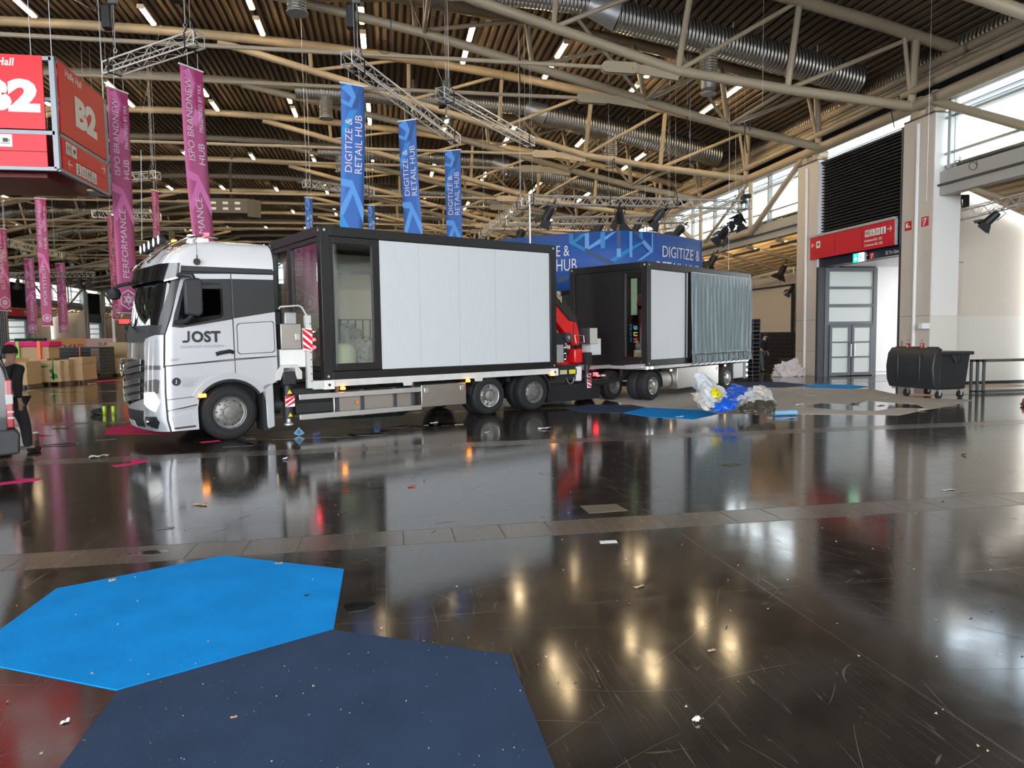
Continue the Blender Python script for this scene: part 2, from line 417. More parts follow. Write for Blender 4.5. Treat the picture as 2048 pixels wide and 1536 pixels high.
PAIRS = [23.3 + 10.7 * k for k in range(-2, 9)]
protoA = make_truss(1, 'x'); protoB = make_truss(-1, 'x'); ordn = {-2: 'behind the camera', -1: 'nearest, overhead at the top right corner'}
words_ = [] if 1 else ['over the near edge of the gate with the white pillars', 'next behind the truss that lands on the pillar with the fire signs', 'over the bay behind the gate pillars', 'fourth from the front', 'fifth from the front', 'sixth from the front', 'seventh from the front', 'eighth from the front', 'ninth from the front']
for i, yc in enumerate(PAIRS):
    k = i - 2
    for pr, nm in ((protoA, 'near'), (protoB, 'far')):
        place = '%s one of the pair %s' % (nm, 'overhead' if k == -1 else 'behind the viewer') if k < 0 else ('landing on the %s gate pillar at right' % ('nearer' if nm == 'near' else 'farther') if k == 0 else '%s member of pair %s counted from the nearest gate' % (nm, ['', 'two', 'three', 'four', 'five', 'six', 'seven', 'eight', 'nine'][k]))
        lab = 'beige tubular arched roof truss, ' + place
        if i == 0: t = pr; t['label'] = lab; t.location = (0, yc, 0)
        else: dup(pr, (0, yc, 0), label=lab)
        (t if i == 0 else C.objects[-1])
for o in [o for o in C.objects if o.name.startswith('roof_truss')]: o['group'] = 'roof trusses of the hall'

# ---- spiral ducts inside the truss pairs
ductm = ribbed('spiral_duct', (0.50, 0.48, 0.44), 0, 0.13, 0.28, 0.85, 0.9, 0.25, 0.03)
ductz = ribbed('spiral_duct_outlet', (0.62, 0.58, 0.5), 2, 0.09, 0.25, 0.85, 0.8, 0.15, 0.02)
def make_duct():
    t = thing('air_duct', 'x', 'air duct')
    for s in (1, -1):
        f = lambda a, z: (CX + s * a, 0, z)
        MB().tube([f(8, 13.05), f(15.5, 12.9), f(18.6, 12.75)], 0.34, 20).build('duct_pipe', ductm, t)
        MB().tube([f(18.6, 12.75), f(19.6, 12.45)], [.34, .50], 20).build('duct_reducer', galv, t)
        MB().tube([f(19.6, 12.45), f(22.5, 11.95), f(26, 11.3), f(28.6, 10.75)], 0.50, 20).build('duct_pipe', ductm, t)
        k = MB(); k.tube([f(22.9, 11.6), f(22.9, 10.55)], 0.30, 20); k.build('duct_outlet', ductz, t)
        k = MB(); k.tube([f(22.9, 10.55), f(22.9, 10.2)], [.27, .24], 20); k.tube([f(22.9, 10.06), f(22.9, 10.03)], .27, 20); k.build('diffuser', galv, t)
        MB().tube([f(9.3, 12.8), f(9.3, 11.9)], 0.28, 20).build('duct_outlet', ductz, t)
        MB().tube([f(9.3, 11.88), f(9.3, 11.85)], 0.34, 20).build('diffuser', galv, t)
        for a in (20.3, 23.8, 27): MB().tube([f(a, roofz(CX + a) + .3), f(a, 12.9 - (a - 20) * .22)], .02, 6).build('hanger_rod', galv, t)
    return t
d0 = make_duct()
for i, yc in enumerate(PAIRS[1:]):
    lab = 'silver spiral air duct between the trusses, ' + ['overhead outside the top edge', 'largest one at top right', 'second largest at right, below and behind the biggest', 'third one back', 'fourth one back', 'fifth one back', 'sixth one back', 'seventh one back', 'eighth one back', 'farthest one'][i]
    if i == 0: d0.location = (0, yc, 0); d0['label'] = lab; d0['group'] = 'spiral ducts'
    else: dup(d0, (0, yc, 0), label=lab)

# ---- side walls, one 21.4 m module: pier, gate bay, pier, long window bay
louv = mat('louvre_black', (0.013, 0.014, 0.018), 0.6)
wframe = mat('window_frame', (0.42, 0.43, 0.42), 0.45, 0.3)
pane = glass('clear_pane', (0.93, 0.98, 1.0), 0.3, 0.95)
sillm = mat('grey_beam', (0.40, 0.385, 0.35), 0.5)
slat_m = mat('wood_slat', (0.62, 0.46, 0.26), 0.5)
STRUCT = []
def module(yo, S):
    """built with the right-hand wall's coordinates; S=-1 mirrors it to the left wall. yo: y of the near pier face minus 19.75"""
    nm = 'right' if S > 0 else 'left'
    mx = (lambda x: x) if S > 0 else (lambda x: 2 * CX - x)
    def fix(bm): return bm.mapped(lambda x, y, z: (mx(x), y + yo, z))
    def st(bm, name, m, parent=None, **k): return fix(bm).build(name, m, parent, kind=None if parent else 'structure', **k)
    W = 'wall_' + nm
    for y0, y1 in ((19.75, 21.1), (25.8, 27.2)):
        p = st(MB().box(XR, XR + 1.0, y0, y1, 0, 8.58), W, beige, smooth=0, bevel=.01)
        # upper near and far faces are white plaster
        st(MB().box(XR + .02, XR + .98, y0 - .012, y0, 2.27, 8.56), 'plaster', white, p, smooth=0)
        st(MB().box(XR + .02, XR + .98, y0 - .012, y0, 0, 2.26), 'plaster', greywall, p, smooth=0)
        st(MB().box(XR + .02, XR + .98, y1, y1 + .012, 0, 8.56), 'plaster', white, p, smooth=0)
        st(MB().tube([(XR - .06, (y0 + y1) / 2 - .05, 0), (XR - .06, (y0 + y1) / 2 - .05, 8.4)], .055, 8), 'downpipe', white, p)
        j = MB()
        for z in (1.02, 2.28): j.box(XR - .004, XR + .001, y0, y1, z - .008, z + .008)
        st(j, 'panel_joint', mat('joint', (.25, .21, .18), .7), p, smooth=0)
        st(MB().box(XR - .03, XR + 1.0, y0 + .02, y1 - .02, 8.58, 8.63), 'cap_plate', anthr, p, smooth=0)
        for yb in ((y0 + .32), (y1 - .38)):
            k = MB(); k.cyl((XR + .12, yb, 8.85), .20, .42, 'x', 14); k.prism([(yb - .2, 8.63), (yb + .2, 8.63), (yb + .13, 8.95), (yb - .13, 8.95)], XR + .05, XR + .25, 'x')
            k.tube([(XR + .3, yb, 8.85), (XR + .3, yb, 9.35)], .15, 12); k.lathe([(.15, 0), (.2, .02), (.2, .07), (.15, .09)], 'z', 14, (XR + .3, yb, 9.05))
            st(k, 'bearing', steel, p)
    # gate bay: louvre wall, dark lintel, recess, ceiling, door in the far flank
    st(MB().box(XR + .35, XR + .6, 21.1, 25.8, 4.37, 8.52), W, louv, smooth=0)
    lv = MB(); z = 5.62
    while z < 8.42:
        lv.prism([(XR + .36, z), (XR + .16, z + .02), (XR + .16, z + .05), (XR + .36, z + .15)], 21.1, 25.8, 'y'); z += .118
    st(lv, 'trim_1', louv, smooth=0)
    st(MB().box(XR + .12, XR + .4, 21.1, 25.8, 8.42, 8.5), 'trim_2', louv, smooth=0)
    st(MB().box(XR + .10, XR + .35, 21.1, 25.8, 4.37, 5.6), 'trim_3', mat('lintel_navy', (.012, .015, .03), .35), smooth=0)
    st(MB().box(XR + .35, 22.5, 21.1, 26.2, 4.40, 4.55), 'ceiling', mat('gate_soffit', (.66, .66, .66), .4), smooth=0)
    st(MB().box(XR + .0, XR + .32, 25.66, 25.8, 0, 4.37), 'trim_4', anthr, smooth=0)
    st(MB().box(XR - .0, XR + .12, 21.1, 21.2, 0, 8.5), 'trim_4', anthr, smooth=0)
    st(MB().box(19.6, 22.6, 25.700, 25.900, 0, 4.4), W, mat('gate_white', (.86, .85, .86), .5), smooth=0)
    sk = MB(); sk.box(19.62, 22.4, 25.660, 25.700, 0.0, .05); sk.box(19.62, 22.4, 25.670, 25.700, .14, .17); st(sk, 'baseboard_' + nm, mat('skirt', (.6, .6, .6), .4), smooth=0)
    # glazed door wall in the far flank of the gate
    fr = mat('door_frame_grey', (.11, .125, .14), .4)
    d = MB()
    for x0, x1 in ((XR + .30, XR + .48), (19.46, 19.62)): d.box(x0, x1, 25.640, 25.800, 0, 4.36)
    for z0, z1 in ((4.2, 4.36), (3.50, 3.60), (2.78, 2.90), (2.06, 2.20)): d.box(XR + .42, 19.5, 25.650, 25.790, z0, z1)
    dw = st(d, 'window_1', fr, smooth=0)
    dg = MB()
    for z0, z1 in ((3.6, 4.2), (2.9, 3.5), (2.2, 2.78)): dg.box(XR + .48, 19.46, 25.710, 25.730, z0, z1)
    st(dg, 'pane', mat('milky_glass', (.62, .67, .66), .12), dw, smooth=0)
    xm = (XR + .48 + 19.46) / 2
    for i, (x0, x1) in enumerate(((XR + .50, xm - .02), (xm + .02, 19.44))):
        d = MB(); d.box(x0, x0 + .11, 25.600, 25.680, 0.03, 2.05); d.box(x1 - .11, x1, 25.600, 25.680, 0.03, 2.05)
        for z0, z1 in ((.03, .15), (.74, .80), (1.34, 1.40), (1.95, 2.05)): d.box(x0 + .1, x1 - .1, 25.605, 25.675, z0, z1)
        dd = st(d, 'door_%d' % (i + 1), fr, smooth=0)
        st(MB().box(x0 + .1, x1 - .1, 25.630, 25.650, .1, 2.0), 'pane', mat('milky_glass', (.62, .67, .66), .12), dd, smooth=0)
        xh = x1 - .06 if i == 0 else x0 + .06
        st(MB().tube([(xh, 25.600, .75), (xh, 25.510, .8), (xh, 25.510, 1.3), (xh, 25.600, 1.35)], .016, 8), 'door_handle', alu, dd)
    # flank of the gate block seen from the next window bay (near side)
    fl = st(MB().box(XR + .9, 25.0, 20.76, 21.0, 0, 8.6), W, cream, smooth=0)
    k = MB(); k.box(XR + 1.0, 25.0, 20.745, 20.76, .06, 2.26); st(k, 'panel', greywall, fl, smooth=0)
    k = MB(); k.box(XR + 1.68, XR + 2.05, 20.75, 20.76, 2.3, 4.05); st(k, 'panel', mat('hatch', (.66, .59, .50), .55), fl, smooth=0)
    k = MB(); k.box(XR + 1.66, XR + 2.07, 20.747, 20.75, 4.05, 4.08); st(k, 'panel_edge', mat('joint', (.25, .21, .18), .7), fl, smooth=0)
    st(MB().box(XR + .9, 25.0, 20.70, 20.76, 0, .06), 'baseboard_' + nm, black, smooth=0)
    st(MB().box(XR + .9, 25.0, 26.1, 26.4, 0, 8.6), W, cream, smooth=0)
    # long window bay from 27.2 to 41.15 (the next module's near pier)
    ya, yb = 27.2, 41.15
    bmw = st(MB().box(XR + .2, XR + .55, ya, yb, 6.02, 6.75), 'trim_5', sillm, smooth=0)
    st(MB().box(XR + .12, XR + .22, ya, yb, 6.30, 6.36), 'ledge', anthr, bmw, smooth=0)
    f = MB(); ys = [ya + .12 + i * 2.72 for i in range(6)]
    for y in ys:
        f.box(XR + .30, XR + .46, y - .05, y + .05, 6.75, 8.95); f.box(XR + .34, XR + .42, y - .20, y - .17, 6.75, 8.95)
    for z in (7.30, 8.40): f.box(XR + .36, XR + .42, ya, yb, z - .035, z + .035)
    f.box(XR + .3, XR + .46, ya, yb, 8.9, 9.0); f.box(XR + .3, XR + .46, ya, yb, 6.73, 6.80)
    wi = st(f, 'window_2', wframe, smooth=0)
    st(MB().box(XR + .385, XR + .395, ya, yb, 6.78, 8.92), 'pane', pane, wi, smooth=0)
    ext = MB()
    for z in (8.55, 8.7, 8.85): ext.box(XR + .9, XR + 1.1, ya - 6, yb, z, z + .03)
    st(ext, 'trim_6', mat('sunshade', (.55, .6, .64), .5), smooth=0)
    # annex behind the window bay: sloping slatted ceiling, back wall
    def az(x): return 6.5 - .36 * (x - 17.8)
    sl = MB(); x = XR + .5
    while x < 21.7: sl.prism([(x, az(x) + .02), (x, az(x) - .10), (x + .17, az(x + .17) - .10), (x + .17, az(x + .17) + .02)], ya, yb, 'y'); x += .33
    st(sl, 'trim_7', slat_m, smooth=0)
    st(MB().prism([(XR + .4, az(XR + .4) + .25), (21.9, az(21.9) + .25), (21.9, az(21.9) + .32), (XR + .4, az(XR + .4) + .32)], ya - .9, yb + .7, 'y'), 'ceiling', mat('annex_deck', (.34, .29, .22), .6), smooth=0)
    for y in (29.3, 31.95, 34.6, 37.3, 39.9):
        st(MB().tube([(XR + .3, y, 5.98), (21.4, y, az(21.4) - .28)], .09, 10), 'trim_8', steel)
    st(MB().box(21.6, 21.8, ya - .9, yb + .7, 0, 5.5), W, cream, smooth=0)
    if (S > 0 and yo > -22 and yo < 22) or (S < 0 and yo > 60):
        for y in (29.0, 32.6, 36.2, 39.8)[:4 if yo > -1 else 3]:
            ld = bpy.data.lights.new('added_slat_light', 'AREA'); ld.shape = 'RECTANGLE'; ld.size = 2.4; ld.size_y = .12; ld.energy = 15; ld.color = (1, .74, .42)  # added warm area light on the slats, its source unseen
            lo = bpy.data.objects.new('added_slat_light', ld); C.objects.link(lo); lo.location = (mx(XR + .7), y + yo, 5.75)
            lo.rotation_euler = Vector((.55 * S, 0, .35)).to_track_quat('-Z', 'Y').to_euler()
            st(MB().box(XR + .58, XR + .64, y - 1.3, y + 1.3, 5.68, 5.80), 'trim_13', anthr, smooth=0)
    # eaves: tubes along the wall, wind girder over the windows
    for (xx, zz, r) in ((XR + .12, 9.06, .20), (XR - .05, 9.52, .12), (XR + .5, 9.75, .06), (XR + .75, 10.05, .13), (XR + 1.0, 10.35, .05), (XR + 1.15, 10.62, .17)):
        st(MB().tube([(xx, 19.75 - .1, zz), (xx, 41.2, zz)], r, 12), 'trim_9', steel)
    st(MB().tube([(XR + 1.75, 19.7, 11.0), (XR + 1.75, 41.2, 11.0)], .38, 18), 'trim_10', ribbed('side_duct', (.42, .36, .28), 1, .16, .35, .7, .8, .2, .03))
    st(MB().box(19.3, 19.5, 19.7, 41.2, 9.9, 15.5), W, mat('dark_void', (.03, .03, .035), .8), smooth=0)  # near-black sheet standing for the unlit void over the windows
    st(MB().prism([(XR + .5, 9.06), (19.5, 9.98), (19.5, 10.06), (XR + .5, 9.14)], 19.7, 41.2, 'y'), 'trim_11', mat('dark_void', (.03, .03, .035), .8), smooth=0)
    xg = XR + .12
    for p0, p1, r in (((xg, 27.0, 8.95), (xg, 31.25, 6.5), .13), ((xg, 31.25, 9.0), (xg, 31.25, 6.5), .11), ((xg, 31.25, 8.95), (xg, 36.6, 6.5), .08), ((xg, 36.6, 9.0), (xg, 36.6, 6.5), .11), ((xg, 31.25, 6.5), (xg, 36.6, 6.5), .14), ((xg, 36.6, 6.5), (xg, 41.3, 8.95), .13)):
        st(MB().tube([p0, p1], r, 12), 'trim_12', steel)
for S, ks in ((1, range(-2, 5)), (-1, range(-1, 5))):
    for k in ks: module(21.4 * k, S)
# far end wall
MB().box(-46, 30, Y1 - .5, Y1, 0, 16).build('wall_back', cream, smooth=0, kind='structure')

# ---- strip lights under the deck, running along the hall
lampm = mat('lamp_tube', (1, .95, .8), .5, emit=(1.0, 0.76, 0.44), es=LAMP)
def make_lamp():
    t = thing('strip_light', 'x', 'ceiling light', group='strip lights along the roof')
    MB().box(-.11, .11, -.8, .8, .06, .14).build('housing', mat('lamp_housing', (.55, .5, .42), .4), t, smooth=0)
    MB().box(-.075, .075, -.72, .72, 0, .06).build('tube', lampm, t, smooth=0)
    g_ = MB()
    g_.box(-.12, .12, -.84, -.78, -.03, .12)
    g_.build('louvre', mat('lamp_housing', (.55, .5, .42), .4), t, smooth=0)
    return t
l0 = make_lamp(); LX = [-33, -29, -25, -21, -17, -12.96, -8.7, -4.6, -.6, 3.5, 7.05, 10.8, 14.3]; first = True
# (x, y) of every lamp; the pairs repeat with the truss grid
for j in (0, 1, 2, 3, 4, 5):
    for ix, x in enumerate(LX):
        for q, yy in enumerate((27.6, 29.9)):
            y = yy + 10.7 * j - 0.0
            if x < -0.55 * y - 2 or (x < -8 and q == 0 and j > 1) or j > 5 or (x < -18 and (ix + j) % 2): continue
            z = roofz(x) - .12
            row = ['first visible', 'second', 'third', 'fourth', 'fifth', 'sixth', 'overhead', 'near overhead'][j]
            lab = 'lit strip light, %s row, %s of its pair, line %s from right wall' % (row, ['near', 'far'][q], ['thirteen', 'twelve', 'eleven', 'ten', 'nine', 'eight', 'seven', 'six', 'five', 'four', 'three', 'two', 'one'][ix])
            if first: l0.location = (x, y, z); l0['label'] = lab; first = False
            else: dup(l0, (x, y, z), label=lab)
# ================================================================ TRUCK (local axes: x rearwards, y inwards from the side that faces us, z up)
TX, TY_, TH = -1.2219, 14.2952, 0.4734
truck = thing('truck', 'silver three-axle truck with JOST lettering carrying a glazed office container', 'truck', (TX, TY_, 0), TH)
dkgrey = mat('cab_dark_grey', (0.016, 0.017, 0.019), 0.4, coat=.1)
seam = mat('seam', (0.03, 0.03, 0.03), 0.6)
sil2 = mat('silver_lower', (0.52, 0.53, 0.55), 0.3, 0.3, coat=.6)
chrome = mat('chrome', (0.8, 0.8, 0.8), 0.08, 1.0)
lens = mat('lamp_lens', (.75, .78, .8), .08, emit=(1, .97, .92), es=.5)
orange = mat('orange_lamp', (.9, .25, .02), .3, emit=(1, .33, .03), es=5)
redlamp = mat('red_lamp', (.8, .02, .02), .25, emit=(1, .03, .04), es=6)
decal = mat('decal_black', (.012, .012, .014), .4)
decalg = mat('decal_grey', (.28, .29, .31), .4)
screen = mat('tinted_glass', (.006, .007, .008), .03, coat=1.0)

# --- plan outline of the cab: side, rounded corner, bowed front, mirrored
CW = 2.5
_pl = [(-0.92, 0.0)]
n_ = 12
for i in range(1, 17): _pl.append((-0.92 - (2.78 - 0.92) * i / 16, 0.0))
for i in range(1, n_ + 1):
    a = PI / 2 * i / n_; _pl.append((-2.78 - .34 * sin(a) ** .9, .42 * (1 - cos(a))))
for i in range(1, 9):
    u = i / 8; _pl.append((-3.12 - .13 * sin(PI / 2 * u), .42 + .83 * u))
_pl = _pl + [(x, CW - y) for x, y in _pl[-2::-1]]
_al = [0.0]
for p, q in zip(_pl, _pl[1:]): _al.append(_al[-1] + math.hypot(q[0] - p[0], q[1] - p[1]))
ATOT = _al[-1]
def fshift(z):
    t = [(0.2, .10), (0.45, .02), (0.9, 0), (1.4, .02), (1.95, .06), (2.9, .24), (3.15, .30), (3.7, .5)]
    if z <= t[0][0]: return t[0][1]
    for (a, b0), (c, d) in zip(t, t[1:]):
        if z <= c: return b0 + (d - b0) * (z - a) / (c - a)
    return t[-1][1]
def S(a, z, off=0.0):
    a = max(0, min(ATOT, a)); i = 0
    import bisect
    i = min(len(_al) - 2, max(0, bisect.bisect_right(_al, a) - 1)); f = (a - _al[i]) / (_al[i + 1] - _al[i])
    p, q = _pl[i], _pl[i + 1]; x, y = p[0] + (q[0] - p[0]) * f, p[1] + (q[1] - p[1]) * f
    nx, ny = (q[1] - p[1]), -(q[0] - p[0]); L = math.hypot(nx, ny); nx, ny = -nx / L, -ny / L
    # outward normal: the side goes to -x with outward -y
    if i < 16: nx, ny = 0, -1
    wgt = max(0, min(1, (-2.3 - x) / .8)); x += fshift(z) * wgt
    ins = .035 * max(0, (z - 1.5) / 1.6); y += ins * (1 - 2 * y / CW)
    return (x + nx * off, y + ny * off, z)
def aS(x): return -0.92 - x            # arc parameter of a point on the flat side
A_C = _al[16 + n_]                      # where the corner meets the front
def aF(t): return A_C + (t - .42) * (ATOT - 2 * A_C) / (CW - .84)   # front, t across
def patch(name, polys, off, m, parent=None, thick=.01, step=.07, smooth=30):
    vs, fs = outline(polys); bmm = bmesh.new(); vv = [bmm.verts.new((x, y, 0)) for x, y in vs]
    for f in fs:
        try: bmm.faces.new([vv[i] for i in f])
        except ValueError: pass
    bmesh.ops.remove_doubles(bmm, verts=bmm.verts, dist=1e-5)
    xs = [v.co.x for v in bmm.verts]; ys = [v.co.y for v in bmm.verts]
    x = max(min(xs), 1.80) + .01
    while x < min(max(xs), ATOT - 1.8):
        bmesh.ops.bisect_plane(bmm, geom=bmm.verts[:] + bmm.edges[:] + bmm.faces[:], plane_co=(x, 0, 0), plane_no=(1, 0, 0)); x += step
    for y in (0.45, .9, 1.4, 1.95, 2.4, 2.9, 3.15):
        if min(ys) < y < max(ys): bmesh.ops.bisect_plane(bmm, geom=bmm.verts[:] + bmm.edges[:] + bmm.faces[:], plane_co=(0, y, 0), plane_no=(0, 1, 0))
    bmesh.ops.recalc_face_normals(bmm, faces=bmm.faces); bmm.verts.index_update(); nV = len(bmm.verts); F_ = [tuple(v.index for v in f.verts) for f in bmm.faces]
    co = [(v.co.x, v.co.y) for v in bmm.verts]; rim = [(e.verts[0].index, e.verts[1].index) for e in bmm.edges if len(e.link_faces) == 1]; bmm.free()
    b = MB(); b.add([S(x, y, off) for x, y in co] + [S(x, y, off - thick) for x, y in co], F_ + [tuple(i + nV for i in f[::-1]) for f in F_] + [(i, j, j + nV, i + nV) for i, j in rim])
    return b.build(name, m, parent, smooth=smooth)
def P(pts): return [(aS(x), z) for x, z in pts]

cab = MB()
def loft(b, zs, ins=0.0, amin=0, amax=None):
    amax = amax or ATOT; N = 70
    for z0, z1 in zip(zs, zs[1:]):
        pass
    rows = [[S(amin + (amax - amin) * i / N, z, -ins) for i in range(N + 1)] for z in zs]
    vs = [v for r in rows for v in r]; M = N + 1
    fs = [(j * M + i, j * M + i + 1, (j + 1) * M + i + 1, (j + 1) * M + i) for j in range(len(zs) - 1) for i in range(N)]
    fs += [(j * M + N, j * M, (j + 1) * M, (j + 1) * M + N) for j in range(len(zs) - 1)]
    fs += [tuple(range(N, -1, -1)), tuple((len(zs) - 1) * M + i for i in range(M))]
    b.add(vs, fs)
loft(cab, [1.06, 1.4, 1.95, 2.4, 2.9, 3.10], .03)
cab.build('cab_body', plastic, truck)
low = MB(); a0 = aS(-2.36); loft(low, [.30, .45, .75, 1.08], .04, a0, ATOT - a0); low.build('cab_base', plastic, truck)
# silver side skin, lower, with the wheel arch
WX, WZ = -1.80, .50
arch = [(WX + .60 * cos(a), WZ + .02 + .62 * sin(a)) for a in [PI * (.20 + .70 * i / 16) for i in range(17)]]
side = [(-0.92, 1.05), (-1.02, .99)] + [(x, z) for x, z in [(WX + .63 * cos(a), WZ + .60 * sin(a) + .02) for a in [PI * (.18 + .66 * i / 16) for i in range(17)]]] + [(-2.33, .80), (-2.36, .62), (-2.36, .25), (-2.86, .25), (-2.87, 1.38), (-1.69, 1.475), (-0.92, 1.50)]
patch('lower_panel', [P(side)], 0.0, silver, truck)
# wheel arch trim
arc = MB()
for k in range(24):
    pass
f_ = [PI * (.17 + .68 * i / 24) for i in range(25)]
outer = [(WX + .72 * cos(a), WZ + .70 * sin(a) + .03) for a in f_]; inner = [(WX + .63 * cos(a), WZ + .60 * sin(a) + .02) for a in f_]
patch('arch_trim', [P(outer + inner[::-1])], .022, sil2, truck, thick=.04)
dk = [(WX + .63 * cos(a), WZ + .60 * sin(a) + .02) for a in f_]; dk2 = [(WX + .59 * cos(a), WZ + .555 * sin(a) + .02) for a in f_]
patch('arch_lip', [P(dk + dk2[::-1])], .012, rubber, truck, thick=.05)
# far-side skirt so that the cab is closed there too
patch('lower_panel', [[(ATOT - a, z) for a, z in P(side)]], 0.0, silver, truck)
# door and rear side panel
dr = [(-2.87, 1.40), (-1.705, 1.485), (-1.705, 3.02), (-2.55, 2.99), (-2.64, 2.93), (-2.70, 2.75), (-2.80, 2.2), (-2.87, 1.92)]
door = patch('door', [P(dr)], .004, silver, truck)
rp = [(-1.69, 1.49), (-0.92, 1.515), (-0.93, 3.03), (-1.69, 3.02)]
patch('side_panel', [P(rp)], .004, silver, truck)
patch('side_panel', [[(ATOT - a, z) for a, z in P(dr[:3] + dr[3:])]], .004, silver, truck); patch('side_panel', [[(ATOT - a, z) for a, z in P(rp)]], .004, silver, truck)
dw = [(-2.77, 2.07), (-2.60, 2.05), (-1.705, 2.20), (-1.705, 2.93), (-2.50, 2.90), (-2.58, 2.84), (-2.66, 2.60), (-2.74, 2.30)]
patch('window_surround', [P(dw)], .010, dkgrey, door)
wnd = [(-2.68, 2.13), (-2.50, 2.10), (-1.90, 2.22), (-1.86, 2.28), (-1.86, 2.80), (-1.90, 2.85), (-2.46, 2.85), (-2.52, 2.80), (-2.62, 2.5)]
patch('side_window', [P(wnd)], .016, screen, door)
gap = [(-2.42, 2.22), (-1.93, 2.28), (-1.90, 2.33), (-1.90, 2.74), (-2.42, 2.74)]
patch('interior_dark_patch', [P(gap)], .019, mat('opening', (.001, .001, .001), .9, spec=0), door)  # black patch painting the dark cab interior behind the open window
dp = [(-1.685, 2.215), (-0.925, 2.34), (-0.93, 2.94), (-1.685, 2.93)]
patch('dark_panel', [P(dp)], .010, dkgrey, truck)
# storage flap outline
fl = [(-1.64, 1.60), (-1.60, 1.56), (-.99, 1.58), (-.95, 1.62), (-.955, 2.14), (-.99, 2.17), (-1.60, 2.13), (-1.64, 2.09)]
fi = [(x + (.012 if x < -1.3 else -.012), z + (.012 if z < 1.9 else -.012)) for x, z in fl]
patch('flap', [P(fl), P(fi)], .009, seam, truck)
for q in ([(-1.70, 1.06), (-1.69, 1.06), (-1.69, 3.03), (-1.70, 3.03)], [(-2.87, 1.385), (-.92, 1.50), (-.92, 1.512), (-2.87, 1.397)], [(-2.88, .28), (-2.855, .28), (-2.86, 1.39), (-2.905, 1.39)], [(-2.86, .80), (-2.34, .84), (-2.34, .85), (-2.86, .81)], [(-2.86, .60), (-2.37, .68), (-2.37, .70), (-2.86, .62)]):
    patch('seam', [P(q)], .012, seam, truck)
patch('black_band', [P([(-2.67, 3.04), (-.93, 3.05), (-.94, 3.135), (-2.66, 3.13)])], .012, mat('band', (.02, .02, .022), .35), truck)
# A-pillar, windscreen, wiper panel, front panel
patch('pillar', [[(aS(-2.66), 3.13), (aS(-2.62), 3.02), (aS(-2.80), 2.35), (aS(-2.885), 1.95), (aS(-2.885) + .15, 1.92), (aS(-2.885) + .11, 2.3), (aS(-2.80) + .07, 2.75), (aS(-2.80) + .03, 3.13)]], .006, dkgrey, truck)
patch('pillar', [[(ATOT - aS(-2.66), 3.13), (ATOT - aS(-2.62), 3.02), (ATOT - aS(-2.80), 2.35), (ATOT - aS(-2.885), 1.95), (ATOT - aS(-2.885) - .15, 1.92), (ATOT - aS(-2.885) - .11, 2.3), (ATOT - aS(-2.80) - .07, 2.75), (ATOT - aS(-2.80) - .03, 3.13)]], .006, dkgrey, truck)
wa = aS(-2.80) + .04
patch('windscreen', [[(wa + .12, 2.05), (ATOT - wa - .12, 2.05), (ATOT - wa, 3.12), (wa, 3.12)]], -.005, screen, truck, step=.09)
patch('wiper_panel', [[(aS(-2.90) + .12, 1.80), (ATOT - aS(-2.90) - .12, 1.80), (ATOT - wa - .1, 2.10), (wa + .1, 2.10)]], .010, mat('wiper_panel', (.03, .03, .033), .5), truck)
for t0 in (.75, 1.4, 2.0):
    p = S(aF(t0), 2.02, .05); q = S(aF(t0 + .52), 2.16, .03); MB().tube([S(aF(t0), 1.97, .03), p, q], .012, 6).build('wiper', plastic, truck)
fpan = mat('front_panel_grey', (.22, .215, .21), .22, .4, coat=.7)
cr0 = aS(-2.90)
patch('corner_panel', [[(cr0, 1.40), (aF(.42), 1.40), (aF(.46), 1.80), (aF(.40), 1.86), (cr0 + .14, 1.93), (cr0, 1.93)]], .012, silver, truck)
patch('corner_panel', [[(ATOT - a, z) for a, z in [(cr0, 1.40), (aF(.42), 1.40), (aF(.46), 1.80), (aF(.40), 1.86), (cr0 + .14, 1.93), (cr0, 1.93)]]], .012, silver, truck)
patch('corner_foot', [[(cr0, 1.33), (aF(.42), 1.33), (aF(.42), 1.405), (cr0, 1.405)]], .014, fpan, truck)
patch('front_panel', [[(aF(.44), 1.50), (aF(2.06), 1.50), (aF(2.06), 1.80), (aF(.44), 1.80)]], .010, fpan, truck)
# grille: dark backing and V-shaped slats
patch('grille_backing', [[(aF(.42), .78), (aF(2.08), .78), (aF(2.08), 1.50), (aF(.42), 1.50)]], .0, black, truck)
for i, z in enumerate((1.46, 1.34, 1.13, .99, .85)):
    g_ = MB(); c0 = aF(1.25)
    for sgn in (-1, 1):
        for j in range(4):
            zz = z - j * .022; h0 = zz + .07; pts = []
            for q in range(8):
                f = q / 7; pts.append(S(c0 + sgn * (.03 + f * (.70 if i > 1 else .74)), zz - .05 + f * .09, .05 + .02 * (1 - f)))
            g_.tube(pts, .0095, 6)
    g_.build('grille_slat', alu, truck)
k = MB(); cst = S(aF(1.25), 1.36, .10)
k.tube([(cst[0], cst[1] + .155 * cos(a), cst[2] + .155 * sin(a)) for a in [2 * PI * i / 24 for i in range(25)]], .014, 8, cap=False)
for a in (PI / 2, PI / 2 + 2 * PI / 3, PI / 2 + 4 * PI / 3): k.tube([cst, (cst[0], cst[1] + .15 * cos(a), cst[2] + .15 * sin(a))], .022, 6, r1=.006)
k.build('star_emblem', chrome, truck)
ll = letters('lettering', 'ACTROS', lambda u, v: S(aF(.50) + u, 1.545 + v, .022), decal, truck, wdt=.22, bold=.01)
